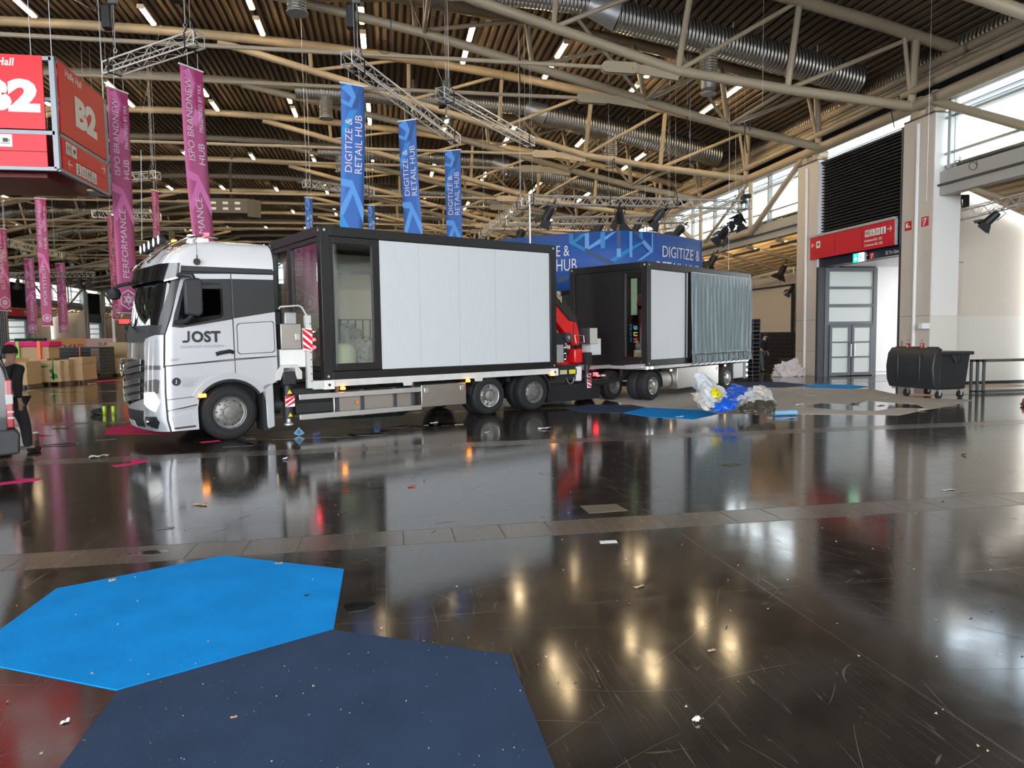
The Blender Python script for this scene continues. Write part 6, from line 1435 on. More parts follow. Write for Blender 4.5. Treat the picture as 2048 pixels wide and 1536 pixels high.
SC = [(198, 915, .26, .16, pw, 'crumpled white paper left of the truck front', .06, .2), (1088, 858, .24, .18, pw, 'white crumpled paper in front of the tandem wheels', .05, .1), (975, 865, .12, .07, pw, 'small white scrap left of the crumpled paper by the tandem wheels', .02, .3), (918, 850, .18, .12, ptan, 'tan scrap in front of the first tandem wheel', .02, .1), (868, 846, .16, .08, pw, 'white scrap below the tool box of the truck', .02, .2), (852, 851, .10, .06, mat('scrap_cyan', (.2, .5, .55), .6), 'pale cyan scrap below the tool box of the truck', .01, .2),
      (400, 1010, .15, .06, pb, 'brown splinter of cardboard on the dark floor below the truck', .03, -.4), (823, 974, .09, .05, prd, 'bright red scrap on the floor below the container', .03, .2), (691, 984, .08, .03, prd, 'flat red scrap in the line of the orange reflection', .01, .1), (570, 919, .07, .06, pw, 'small dirty white ball of paper below the mudguard', .05, .3), (1895, 980, .15, .06, mat('scrap_bluewhite', (.55, .65, .65), .6), 'white and blue slip of paper at far right', .01, .1), (1360, 834, .20, .10, pw, 'white slip on the bright blue carpet by the heap', .02, .3),
      (1928, 911, .05, .05, pdk, 'dark crumb of dirt at right', .04, .2), (1393, 1443, .035, .03, pw, 'white chip in the foreground right of the dark blue carpet', .03, .3), (1278, 1174, .08, .03, pb, 'thin brown scrap in the middle of the floor', .01, .3), (613, 1193, .03, .03, pdk, 'black crumb on the bright blue carpet', .02, .2), (225, 1162, .05, .04, pb, 'tan leaf-like scrap on the upper edge of the bright blue carpet', .02, .4), (557, 1128, .06, .03, pb, 'tan scrap on the far corner of the bright blue carpet', .015, .1), (468, 1436, .03, .015, pb, 'tiny tan chip on the dark blue carpet', .01, .2), (130, 1445, .04, .03, pw, 'white chip at the bottom left beside the dark blue carpet', .02, .3),
      (330, 1057, .16, .07, mat('ring_grey', (.10, .095, .09), .3), 'flat round grey floor cover below the front wheel', .002, 0), (1423, 1302, .05, .02, ptan, 'small tan flake in the lower middle', .01, .2), (1788, 772, .12, .12, mat('scrap_green', (.10, .10, .05), .7), 'small dark greenish lump before the white gate wall', .10, .2), (1622, 791, .30, .10, pw, 'white scrap on the grey carpet behind the heap', .01, .1), (1771, 796, .16, .08, pw, 'white scrap on the grey carpet left of the bin', .02, .1), (1710, 809, .24, .14, pdk, 'black scrap lying in the cut-out of the grey carpet', .04, .2), (1762, 812, .22, .10, pdk, 'dark scrap right of the other one in the cut-out', .03, .3), (1845, 821, .26, .12, mat('scrap_cream', (.6, .55, .4), .7), 'cream scrap at the front corner of the grey carpet', .06, .4), (1598, 810, .22, .10, pw, 'white scrap at the left tip of the cut-out in the carpet', .04, .2), (1580, 837, .30, .12, pw, 'white sheet on the floor in front of the blue roll', .02, .2),
      (122, 857, .30, .06, pdk, 'dark flat strip beyond the paper cup at left', .02, .1), (90, 892, .95, .04, pdk, 'long dark batten lying at lower left behind the van', .03, .12), (155, 887, .02, .02, pw, 'tiny white dot of dirt left of the truck front', .02, 0), (48, 897, .15, .08, pw, 'white scrap near the person behind the van', .02, .3), (155, 856, .35, .06, mat('scrap_tan2', (.35, .30, .24), .7), 'pale tan strip of paper left of the pink carpet', .01, .1), (212, 880, .36, .06, mat('scrap_tan2', (.35, .30, .24), .7), 'pale tan strip of paper below the pink carpet', .01, .1), (148, 767, .26, .18, pw, 'white crumpled paper in front of the wooden boards', .10, .3), (184, 768, .30, .16, mat('scrap_rose', (.5, .3, .28), .7), 'rose scrap in front of the black board stack', .06, .2), (78, 781, .9, .12, mat('scrap_greyish', (.3, .29, .27), .7), 'grey rag in front of the dark gap under the boards', .04, .1), (110, 788, .3, .1, pw, 'white scrap below the boards with the green mark', .02, .1), (140, 808, .9, .1, mat('scrap_greyish', (.3, .29, .27), .7), 'long grey sheet of foil on the floor at left', .03, .1)]
for i, (px, py, w_, d_, m, lab, h, rot) in enumerate(SC): scrap(px, py, w_, d_, m, lab, h=h, rot=rot, seed=i * 1.7)
def bits(name, n, x0, x1, y0, y1, m, lab, s=.006):
    r = random.Random(n); b_ = MB()
    for i in range(n):
        x, y, a, q = r.uniform(x0, x1), r.uniform(y0, y1), r.uniform(0, 6), s * r.uniform(.4, 1.6); b_.add([(x + q * cos(a), y + q * sin(a), .006), (x + q * cos(a + 2.1), y + q * sin(a + 2.1), .006), (x + q * cos(a + 4), y + q * sin(a + 4), .011)], [(0, 1, 2)])
    tag(b_.build(name, m, None, smooth=0), lab, 'crumbs', kind='stuff')
bits('dirt_crumbs', 420, -3, 6, 2.2, 11, mat('crumb_light', (.42, .36, .28), .8), 'small light crumbs of dirt scattered over the dark floor', .007)
bits('dirt_crumbs', 160, -1.3, .6, 2.7, 4.2, mat('crumb_light', (.42, .36, .28), .8), 'light crumbs of dirt scattered over the dark blue carpet', .0035)
# paper cup, small items at left
cup = thing('paper_cup', 'brown paper cup with a white lid standing on the floor at left', 'cup', (*G2(73, 880), 0))
MB().lathe([(.032, 0), (.045, .13)], 'z', 18).build('cup_body', mat('cup_brown', (.22, .10, .06), .6), cup); MB().lathe([(.048, .13), (.05, .14), (.044, .155), (0, .155)], 'z', 18).build('lid', wht, cup)
for px, lab in ((210, 'left one of two yellow green cans on the floor beside the truck front'), (228, 'right one of two yellow green cans on the floor beside the truck front')):
    t = thing('drink_can', lab, 'can', (*G2(px, 829), 0), group='cans'); MB().lathe([(0, 0), (.05, 0), (.056, .015), (.056, .20), (.045, .22), (0, .22)], 'z', 16).build('can_body', mat('can_green', (.35, .45, .03), .35, .3), t)
o = blob(*G2(199, 829), .07, .22, .12, .09, .5, 2.5, 4, 18, 10, flatz=0).build('dark_bundle', pdk, None); tag(o, 'small dark bundle lying left of the yellow green cans', 'bundle')
t = thing('floor_marker', 'small blue diamond marker lying on the wet floor behind the front wheel', 'marker'); p = on(598, 867, z=.05)
MB().prism([(p.x - .10, p.z), (p.x, p.z + .12), (p.x + .10, p.z), (p.x, p.z - .045)], p.y, p.y + .02, 'y').build('marker_plate', mat('marker_blue', (.05, .22, .38), .4), t)
MB().prism([(p.x - .05, p.z + .02), (p.x, p.z + .08), (p.x + .05, p.z + .02), (p.x, p.z - .03)], p.y - .005, p.y, 'y').build('marker_core', mat('marker_dark', (.01, .03, .06), .4), t)

# ---- heap of plastic sheets
def sheet(pts, thick, m, label, seed, amp=.075, fr_=6.5, nu=70, nv=50, name='plastic_sheet', cat='plastic sheet', fold=.08):
    """pts: grid of control points rows x cols, interpolated and crumpled"""
    R_, Cc = len(pts), len(pts[0])
    def cr(p0, p1, p2, p3, t): return .5 * ((2 * p1) + (p2 - p0) * t + (2 * p0 - 5 * p1 + 4 * p2 - p3) * t * t + (3 * p1 - p0 - 3 * p2 + p3) * t ** 3)
    V = [[Vector(p) for p in r] for r in pts]
    def line(L, u):
        n1 = len(L) - 1; i = min(n1 - 1, int(u * n1)); q = u * n1 - i; return cr(L[max(0, i - 1)], L[i], L[i + 1], L[min(n1, i + 2)], q)
    def f(u, v):
        p = line([line(r, v) for r in V], u); w3 = Vector((p.x * fr_, p.y * fr_, p.z * fr_ + seed)); w3 += Vector((noise.noise(w3 * .6), noise.noise(w3 * .6 + Vector((9, 0, 0))), 0)) * 1.2
        r1 = (1 - abs(noise.noise(w3 * .8)) * 2) * fold + noise.fractal(w3 * 2.2, 1, 2, 3) * amp * .35
        p = p + Vector((noise.noise(w3 + Vector((5, 0, 0))) * amp, -abs(noise.noise(w3 + Vector((0, 7, 0)))) * amp + r1, noise.noise(w3 + Vector((0, 0, 9))) * amp * .8 + r1 * .6))
        p.z = max(.008, p.z); return p
    o = MB().grid(f, nu, nv).build(name, m, None, smooth=80, solid=thick); return tag(o, label, cat, 'plastic sheets in the heap')
psw = mat('sheet_white', (.62, .64, .68), .35, bump=.2, bscale=12); psb = mat('sheet_beige', (.58, .53, .47), .45, bump=.2, bscale=12); psbl = mat('sheet_blue', (.01, .10, .58), .22, bump=.15, bscale=10); psy = mat('sheet_yellow', (.85, .78, .02), .35); psbr = mat('sheet_brown', (.055, .045, .032), .35, bump=.3, bscale=12)
Q = lambda px, py, y: tuple(on(px, py, y=y))
sheet([[Q(1398, 742, 14.9), Q(1410, 747, 14.9), Q(1416, 752, 14.85)], [Q(1393, 765, 14.8), Q(1415, 765, 14.6), Q(1432, 768, 14.8)], [Q(1400, 790, 14.6), Q(1420, 785, 14.3), Q(1452, 782, 14.6)], [Q(1405, 805, 14.5), Q(1430, 806, 14.1), Q(1462, 805, 14.3)]], .006, psw, 'white sheet standing up in a peak at the left of the heap', 1, .05)
sheet([[Q(1382, 768, 15.0), Q(1396, 772, 14.9)], [Q(1392, 785, 14.9), Q(1402, 790, 14.7)], [Q(1398, 800, 14.9), Q(1410, 800, 14.6)]], .006, mat('sheet_greyblue', (.33, .40, .45), .4), 'grey blue flap at the far left edge of the heap', 2, .03)
sheet([[Q(1385, 790, 14.7), Q(1402, 787, 14.6), Q(1420, 800, 14.4)], [Q(1388, 805, 14.3), Q(1405, 806, 14.1), Q(1425, 812, 14.1)], [Q(1400, 818, 14.2), Q(1410, 820, 13.95), Q(1428, 824, 13.95)]], .006, psb, 'beige crumpled sheet low at the left of the heap', 3, .06)
sheet([[Q(1440, 782, 14.9), Q(1468, 772, 14.9), Q(1500, 775, 15.0)], [Q(1438, 796, 14.5), Q(1470, 790, 14.4), Q(1498, 785, 14.7)], [Q(1445, 806, 14.2), Q(1468, 802, 14.1), Q(1484, 798, 14.4)]], .006, psbl, 'shiny blue sheet draped over the middle of the heap', 4, .06)
sheet([[Q(1436, 803, 14.1), Q(1458, 804, 14.0), Q(1490, 790, 14.3), Q(1512, 776, 14.7)], [Q(1440, 806, 13.95), Q(1465, 808, 13.9), Q(1496, 798, 14.2), Q(1520, 788, 14.6)]], .008, mat('sheet_lilac', (.50, .52, .62), .35), 'pale band of sheet sweeping along the lower edge of the blue one', 5, .03, nu=14)
sheet([[Q(1425, 810, 14.0), Q(1450, 800, 13.9), Q(1478, 800, 14.0)], [Q(1424, 820, 13.8), Q(1448, 812, 13.7), Q(1476, 812, 13.8)], [Q(1430, 827, 13.75), Q(1446, 828, 13.6), Q(1470, 822, 13.7)]], .006, psbl, 'crumpled blue sheet low in front of the heap', 6, .06)
sheet([[Q(1423, 778, 14.4), Q(1434, 776, 14.4), Q(1440, 788, 14.4)], [Q(1426, 790, 14.15), Q(1436, 788, 14.1), Q(1446, 792, 14.2)], [Q(1428, 799, 14.05), Q(1438, 798, 14.0), Q(1444, 802, 14.1)]], .005, psy, 'yellow printed piece of sheet on the left part of the heap', 7, .03)
sheet([[Q(1410, 800, 14.2), Q(1424, 804, 14.1), Q(1440, 800, 14.1)], [Q(1414, 813, 13.95), Q(1428, 815, 13.8), Q(1442, 811, 13.9)]], .006, psw, 'white sheet below the yellow piece', 8, .06)
sheet([[Q(1496, 782, 15.0), Q(1520, 774, 15.0), Q(1540, 782, 15.0)], [Q(1484, 795, 14.6), Q(1515, 790, 14.4), Q(1548, 797, 14.7)], [Q(1478, 812, 14.2), Q(1512, 805, 14.0), Q(1552, 810, 14.3)], [Q(1476, 826, 14.0), Q(1500, 820, 13.8), Q(1540, 822, 13.9)]], .006, mat('sheet_grey', (.50, .51, .50), .4, bump=.2, bscale=12), 'grey white sheet piled up at the right of the heap', 9, .08, nu=60, nv=44)
sheet([[Q(1510, 776, 14.7), Q(1528, 776, 14.7), Q(1534, 786, 14.6)], [Q(1512, 788, 14.5), Q(1524, 790, 14.4), Q(1532, 796, 14.4)]], .006, psb, 'small beige crumple on top of the right part of the heap', 10, .06)
sheet([[Q(1482, 818, 14.0), Q(1510, 806, 13.9), Q(1553, 806, 14.0)], [Q(1480, 826, 13.75), Q(1510, 818, 13.6), Q(1554, 820, 13.75)], [Q(1492, 831, 13.7), Q(1520, 831, 13.55), Q(1554, 829, 13.7)]], .008, psbr, 'dark brown foil bundle at the front right of the heap', 11, .05, nu=40, nv=40)
for i, (px, py) in enumerate(((1430, 783), (1433, 792), (1440, 795))):
    p = on(px, py, y=13.98); letters('sheet_print', '25G'[i], lambda u, v: (p.x + u, p.y - .03, p.z + v), decal, [o for o in C.objects if o.get('label', '').startswith('yellow printed')][0], h=.05, bold=.03)
t = thing('poster_roll', 'pale blue rolled poster lying at the right of the heap', 'roll'); a, b = on(1548, 826, z=.06), on(1593, 825, z=.06)
MB().tube([a, b], .055, 16).build('roll', mat('roll_blue', (.20, .42, .62), .35), t); MB().tube([a + Vector((-.1, .12, 0)), b + Vector((-.2, .1, 0))], .03, 12).build('inner_roll', wht, t)
# white fabric heap by the far pillar
o = blob(G2(1585, 752)[0] - .25, G2(1585, 752)[1] - .15, .05, .72, .30, .62, .32, 2.3, 21, 70, 40, flatz=0).build('fabric_heap', mat('fabric_white', (.66, .58, .56), .85, bump=.5, bscale=12), None, smooth=80); tag(o, 'crumpled heap of whitish fabric at the foot of the farther gate pillar', 'fabric')

# ---- long fine scratches and scuffs worn into the floor
r_ = random.Random(11)
def worn(n_, L0, L1, w0, w1, m, lab, box, curve=.0):
    b_ = MB()
    for i in range(n_):
        x, y = r_.uniform(box[0], box[1]), box[2] + (box[3] - box[2]) * r_.random() ** 1.3; a = r_.choice((.7, .95, 2.2, 2.5, 1.5, .1, 2.9)) + r_.gauss(0, .25); L_ = r_.uniform(L0, L1) * r_.uniform(.3, 1); wd = r_.uniform(w0, w1); k_ = r_.gauss(0, curve); vs = []
        for j in range(6):
            q = j / 5 - .5; aa = a + k_ * q; px, py = x + L_ * q * cos(aa), y + L_ * q * sin(aa); ww = wd * (1 - abs(q) * 1.5) * .5 + .0002; vs += [(px - ww * sin(a), py + ww * cos(a), .0012), (px + ww * sin(a), py - ww * cos(a), .0012)]
        b_.add(vs, [(2 * j, 2 * j + 1, 2 * j + 3, 2 * j + 2) for j in range(5)])
    return tag(b_.build('floor_scratches', m, None, smooth=0), lab, 'scratches', kind='stuff')
worn(620, .10, 1.1, .0008, .0024, mat('scratch_light', (.20, .17, .14), .45), 'fine light scratches criss-crossing the dark polished floor', (-5, 9, 2.4, 13), .10)
worn(90, .05, .30, .006, .016, mat('scuff_brown', (.085, .07, .055), .5), 'short broad scuff marks on the dark polished floor', (-4, 8, 2.4, 12), .3)
worn(200, .3, 2.6, .002, .006, mat('scratch_light', (.20, .17, .14), .45), 'long faint drag marks on the floor farther back', (-12, 14, 8, 26), .3)
# ================================================================ BINS, FRAMES, STACKS, VAN, PEOPLE
# ---- wheeled waste bin
binm = mat('bin_black', (.020, .023, .026), .42, bump=.05, bscale=40)
bt = thing('waste_bin', 'big black four-wheeled waste bin with its lid flipped open in front of the pillar', 'bin', (14.68, 16.88, 0), -1.47)
bw, bd = .68, .52
k = MB(); k.add([(-bw * .9, -bd * .86, .24), (bw * .9, -bd * .86, .24), (bw * .9, bd * .86, .24), (-bw * .9, bd * .86, .24), (-bw, -bd, 1.22), (bw, -bd, 1.22), (bw, bd, 1.22), (-bw, bd, 1.22)], [(0, 3, 2, 1), (0, 1, 5, 4), (1, 2, 6, 5), (2, 3, 7, 6), (3, 0, 4, 7), (4, 5, 6, 7)]); k.build('bin_body', binm, bt, bevel=.05, seg=3)
k = MB(); k.box(-bw - .05, bw + .05, -bd - .06, bd + .06, 1.16, 1.25); k.build('rim', binm, bt, bevel=.02)
for s_ in (-1, 1):
    k = MB(); k.box(s_ * .68 - .06, s_ * .68 + .06, -.12, .12, 1.02, 1.16); k.tube([(s_ * (bw + .04), -.14, 1.15), (s_ * (bw + .12), -.10, .98), (s_ * (bw + .12), .10, .98), (s_ * (bw + .04), .14, 1.15)], .02, 8); k.build('trunnion', binm, bt, bevel=.01)
for x in (-.52, .52):
    for y in (-.36, .36):
        c = MB(); c.cyl((x - .03, y, .10), .10, .06, 'x', 20); c = c.build('wheel', rubber, bt); j = MB(); j.prism([(y - .05, .25), (y + .05, .25), (y + .02, .08), (y - .02, .08)], x - .05, x - .035, 'x'); j.prism([(y - .05, .25), (y + .05, .25), (y + .02, .08), (y - .02, .08)], x + .035, x + .05, 'x'); j.build('caster_fork', galv, c)
# the lid is flipped back and hangs down along the long side
lp = [(-bd - .02, 1.34), (-bd - .14, 1.36), (-bd - .27, 1.20), (-bd - .33, .85), (-bd - .30, .48), (-bd - .20, .26), (-bd - .12, .28), (-bd - .08, .60), (-bd - .04, 1.15)]
MB().prism(lp, -bw - .10, bw + .10, 'x').build('lid', binm, bt, bevel=.03, seg=3)
for x in (-.36, .36): MB().box(x - .02, x + .02, -bd - .345, -bd - .28, .45, 1.18).build('lid_rib', binm, bt, bevel=.012)
k = MB()
for i in range(3): k.tube([(-.28, -bd - .325, .62 + i * .16), (.28, -bd - .325, .62 + i * .16)], .008, 5)
k.build('lid_ridges', binm, bt)
for x in (-.55, -.1, .5): MB().box(x - .13, x + .13, -bd - .12, -bd + .04, 1.28, 1.38).build('hinge', binm, bt, bevel=.015)

# ---- grey tube frame at the right edge
fm_ = mat('frame_grey', (.10, .115, .11), .4, .3)
for i, (x0, y0) in enumerate(((16.36, 17.40), (16.47, 17.30), (16.58, 17.20))):
    t = thing('barrier_frame', 'grey tube barrier frame at the right edge, %s of three nested' % ['backmost', 'middle', 'front'][i], 'frame', group='barrier frames')
    MB().box(x0 - .03, x0 + .03, y0 - .03, y0 + .03, 0, .97).build('upright', fm_, t, bevel=.006); MB().box(x0 + 2.6, x0 + 2.66, y0 - .03, y0 + .03, 0, .97).build('upright', fm_, t, bevel=.006)
    MB().box(x0 - .03, x0 + 2.66, y0 - .03, y0 + .03, .90, .97).build('top_rail', fm_, t, bevel=.006)
    MB().box(x0 - .03, x0 + 2.66, y0 - .03, y0 + .03, .03, .09).build('bottom_rail', fm_, t, bevel=.006)
tag(MB().box(16.6, 20, 19.2, 20.0, .0, .02).build('board', mat('board_wood', (.55, .40, .24), .6), None, smooth=0), 'thin wooden board lying on the floor behind the barrier frames', 'board')
tag(MB().beam((14.35, 17.65, .03), (14.95, 17.2, .03), .12, .03).build('plank', mat('plank_orange', (.50, .22, .08), .6), None, smooth=0) if False else MB().beam((14.35, 17.65, .015), (14.95, 17.2, .015), .12, .03).build('plank', mat('plank_orange', (.50, .22, .08), .6), None, smooth=0), 'orange brown plank on the floor behind the waste bin', 'plank')

# ---- stacked black grid crates between trailer and pillar
gridm = mat('grid_black', (.03, .032, .036), .45)
def crate(x, y, z, w_, d_, h_, rz, label, nx=4, nz=3, group='stacked grid crates'):
    t = thing('grid_crate', label, 'crate', (x, y, z), rz, group)
    k = MB(); k.box(0, w_, 0, .02, 0, .03); k.box(0, w_, 0, .02, h_ - .03, h_); k.box(0, .03, 0, d_, 0, h_); k.box(w_ - .03, w_, 0, d_, 0, h_); k.box(0, w_, d_ - .02, d_, 0, h_); k.box(0, w_, 0, d_, 0, .02); k.build('crate_shell', gridm, t, smooth=0)
    k = MB()
    for i in range(1, nx): k.box(w_ * i / nx - .008, w_ * i / nx + .008, -.004, .01, 0, h_)
    for i in range(1, nz): k.box(0, w_, -.004, .01, h_ * i / nz - .008, h_ * i / nz + .008)
    k.build('lattice', mat('lattice_grey', (.14, .14, .15), .4), t, smooth=0)
    return t
for i in range(5):
    c = crate(13.42, 25.35, i * .47, .95, 1.0, .46, .05, 'black grid crate in the tower right of the trailer, %s from the floor' % ['lowest', 'second', 'third', 'fourth', 'topmost'][i], 3, 3)
    for x in (.62,): MB().lathe([(0, -.02), (.025, -.015), (.03, 0)], 'y', 10, (x, -.004, .12 + .1 * (i % 2))).build('red_cap', mat('cap_red', (.5, .02, .03), .4), c)
# ---- projection screen and black lattice wall in the annex
t = thing('projection_screen', 'white projection screen with black frame on the annex wall between trailer and pillar', 'screen')
MB().box(21.35, 21.4, 34.6, 41, 1.80, 4.25).build('screen_cloth', mat('screen_cloth', (.60, .53, .46), .8), t, smooth=0)
MB().box(21.33, 21.42, 34.45, 34.6, 1.70, 4.35).build('frame_side', black, t, smooth=0); MB().box(21.33, 21.42, 34.45, 41, 4.25, 4.36).build('frame_top', black, t, smooth=0); MB().box(21.33, 21.42, 34.45, 41, 1.70, 1.80).build('frame_bottom', black, t, smooth=0)
for y in (35.6, 38.4): MB().tube([(21.3, y, 4.3), (21.3, y, 5.15)], .008, 5).build('suspension_cable', black, t)
lat = thing('lattice_wall', 'tall black lattice wall standing below the projection screen', 'lattice wall')
MB().box(20.45, 20.55, 32.6, 41, 0, 1.78).build('backing', mat('backing_black', (.008, .008, .009), .7), lat, smooth=0)
k = MB()
for i in range(42): y = 32.6 + i * .2; k.box(20.41, 20.44, y - .008, y + .008, 0, 1.76)
for i in range(9): k.box(20.41, 20.44, 32.6, 41, i * .21, i * .21 + .016)
k.build('lattice', mat('lattice_dark', (.05, .052, .055), .5), lat, smooth=0)
t = thing('flight_case', 'black low case with a white label in front of the dark lattice wall', 'case', (18.6, 30.3, 0)); MB().box(0, 1.1, 0, .8, .10, .55).build('case_body', black, t, bevel=.02); MB().box(.45, .62, -.006, 0, .28, .42).build('label', wht, t, smooth=0)
MB().box(0, 1.1, .05, .75, 0, .10).build('case_base', mat('pallet_dark', (.10, .06, .035), .7), t, smooth=0)

# ---- wooden board stacks at left
wood = ribbed('board_edges', (.62, .45, .26), 2, .042, .65, 0, .6, .35, .01, 'LINE'); woodd = ribbed('board_edges_tan', (.50, .34, .18), 2, .042, .65, 0, .6, .35, .01, 'LINE')
blkst = ribbed('black_board_edges', (.022, .022, .024), 2, .16, .5, 0, .5, 0, .01)
def stack(px0, px1, pyb, ytop, Y, d_, m, lab, legs=True, top=None, skew=.0):
    a, b = on(px0, pyb, y=Y), on(px1, pyb, y=Y); zt_ = on((px0 + px1) / 2, ytop, y=Y).z; zb = .14
    t = thing('board_stack', lab, 'board stack', (a.x, Y, 0), skew, 'board stacks at the left'); W_ = b.x - a.x
    n_ = max(3, int((zt_ - zb) / .2)); hh_ = (zt_ - zb) / n_; k = MB()
    for i in range(n_):
        o = random.uniform(-.015, .015); k.box(o, W_ + o, o, d_ + o, zb + i * hh_, zb + (i + 1) * hh_ - .002)
    k.build('boards', m, t, smooth=0)
    if legs:
        k = MB(); k.box(0, W_, 0, d_, .10, zb)
        for i in range(4): k.box(W_ * i / 3.3, W_ * i / 3.3 + .10, .0, d_, 0, .10)
        k.build('pallet', mat('pallet_dark', (.10, .06, .035), .7), t, smooth=0)
    return t
stack(-22, 28, 776, 718, 30.6, 1.3, wood, 'pale wooden board stack cut by the left edge, lower left'); 
stack(26, 56, 777, 725, 30.8, 1.2, woodd, 'tan board stack with its ends facing us, right behind the walking person')
s2 = stack(55, 122, 763, 722, 32.6, 1.2, wood, 'pale board stack marked with a green print')
gp = mat('green_print', (.02, .22, .04), .6); f = lambda u, v: (u, -.02, v)
W_ = on(122, 763, y=32.6).x - on(55, 763, y=32.6).x
flat('green_print', [[(W_ * .76, .2), (W_ * .80, .2), (W_ * .81, 1.1), (W_ * .77, 1.1)], [(W_ * .66, .62), (W_ * .78, .72), (W_ * .79, .50), (W_ * .90, .45), (W_ * .92, .30), (W_ * .80, .24), (W_ * .68, .34), (W_ * .76, .44)], [(W_ * .34, .78), (W_ * .52, .84), (W_ * .66, .80), (W_ * .50, .74)]], f, gp, s2)
stack(121, 139, 763, 719, 32.9, 1.2, woodd, 'narrow tan board stack right of the green marked one'); stack(139, 166, 760, 715, 33.4, 1.5, woodd, 'tan board stack with frayed ends in the middle of the row')
stack(200, 237, 751, 718, 39.5, 1.8, woodd, 'tan board stack right of the black ones'); stack(236, 262, 750, 716, 40.5, 1.8, woodd, 'tan board stack half hidden by the truck front')
t = stack(85, 200, 752, 695, 37.5, 2.0, blkst, 'long stack of black boards behind the wooden ones', legs=True)
k = MB(); Wb = on(200, 752, y=37.5).x - on(85, 752, y=37.5).x; zt_ = on(140, 695, y=37.5).z
for i in range(22): k.box(Wb * .86 + (i % 2) * .02, Wb + .02, -.03, .0, .25 + i * (zt_ - .3) / 22, .25 + i * (zt_ - .3) / 22 + .035)
k.build('board_ends', mat('ends_pale', (.30, .25, .22), .7), t, smooth=0)
MB().box(Wb * .66, Wb * .68, -.03, .01, 1.0, zt_ + .1).build('strap', mat('strap_orange', (.85, .20, .06), .5), t, smooth=0)
t = thing('wrapped_stack', 'board stack wrapped in pink film with green and orange straps', 'board stack'); a, b = on(18, 712, y=33.6), on(98, 712, y=33.6)
MB().box(a.x, b.x, 33.6, 34.6, 1.1, 1.62).build('boards', woodd, t, smooth=0); MB().box(a.x - .1, b.x + .1, 33.5, 34.7, 1.62, 1.85).build('pink_film', c_pink, t, bevel=.05)
MB().box(a.x + .1, b.x - .1, 33.65, 34.55, 0, 1.1).build('lower_boards', wood, t, smooth=0)
for q, m in ((.22, mat('strap_green', (.3, .6, .1), .5)), (.75, mat('strap_orange', (.85, .20, .06), .5))): x = a.x + (b.x - a.x) * q; MB().box(x, x + .12, 33.46, 34.72, 1.1, 1.87).build('strap', m, t, smooth=0)
t = thing('wrapped_stack', 'orange strapped bundle of pale crates right of the black board stack', 'board stack'); a, b = on(200, 712, y=40.6), on(262, 712, y=40.6)
MB().box(a.x, b.x, 41.6, 42.5, .0, 1.75).build('crates', mat('crate_pale', (.42, .33, .20), .7), t, smooth=0); MB().box(a.x + 1.2, a.x + 1.32, 41.55, 42.5, .9, 1.77).build('strap', mat('strap_orange', (.85, .20, .06), .5), t, smooth=0)
# booth walls behind
def booth(px0, px1, py0, py1, Y, m, lab, text=None, tm=None):
    a, b = on(px0, py1, y=Y), on(px1, py1, y=Y); z1 = on(px0, py0, y=Y).z; t = thing('booth_wall', lab, 'booth wall'); MB().box(a.x, b.x, Y, Y + .4, 0, z1).build('panel', m, t, smooth=0)
    for tx, px, py, wd, h_ in (text or ()):
        q = on(px, py, y=Y - .02); letters('lettering', tx, lambda u, v: (q.x + u, Y - .02, q.z + v), tm, t, wdt=wd, h=h_)
booth(33, 93, 677, 745, 62, mat('booth_navy', (.012, .018, .045), .5), 'dark navy booth wall with white strokes behind the board stacks', (('VIF', 36, 700, 1.3, .5),), signw)
booth(93, 117, 679, 745, 62.5, mat('booth_beige', (.50, .46, .38), .6), 'pale beige booth wall right of the navy one')
booth(117, 176, 677, 745, 62, mat('booth_orange', (.62, .28, .12), .6), 'orange brown booth wall behind the black board stack', (('VIF', 125, 698, 1.6, .35),), decal)
booth(176, 233, 677, 745, 62, mat('booth_rose', (.60, .40, .36), .6), 'rose booth wall reading SUPER beside the truck front', (('SUP', 197, 692, .75, .28), ('ER', 197, 703, .5, .28)), decal)
t = thing('red_display', 'small red lit display behind the truck front', 'display'); q = on(237, 650, y=60); MB().box(q.x + .4, q.x + .48, 60.1, 60.2, 0, q.z).build('post', black, t); MB().box(q.x, q.x + .9, 60, 60.2, q.z, q.z + .5).build('housing', black, t, smooth=0); MB().box(q.x + .05, q.x + .85, 59.98, 60, q.z + .1, q.z + .45).build('display', mat('disp_red', (.5, .02, .02), .4, emit=(1, .03, .03), es=1.5), t, smooth=0)
t = thing('booth_mast', 'white post beside the rose booth wall', 'post'); q = on(229, 700, y=61); MB().box(q.x - .08, q.x + .08, 61, 61.16, 0, on(226, 620, y=61).z).build('post', wht, t, smooth=0)
t = thing('lattice_tower', 'dark lattice panel tower cut by the left edge behind the van', 'lattice wall'); q0, q1 = on(-6, 700, y=40), on(13, 700, y=40)
MB().box(q0.x, q1.x, 40, 40.1, 0, on(5, 598, y=40).z).build('backing', mat('backing_black', (.008, .008, .009), .7), t, smooth=0)
k = MB(); zt_ = on(5, 598, y=40).z
for i in range(6): x = q0.x + (q1.x - q0.x) * i / 5; k.box(x - .012, x + .012, 39.96, 40, 0, zt_)
for i in range(22): k.box(q0.x, q1.x, 39.96, 40, i * zt_ / 21, i * zt_ / 21 + .015)
k.build('lattice', mat('lattice_grey', (.14, .14, .15), .4), t, smooth=0)

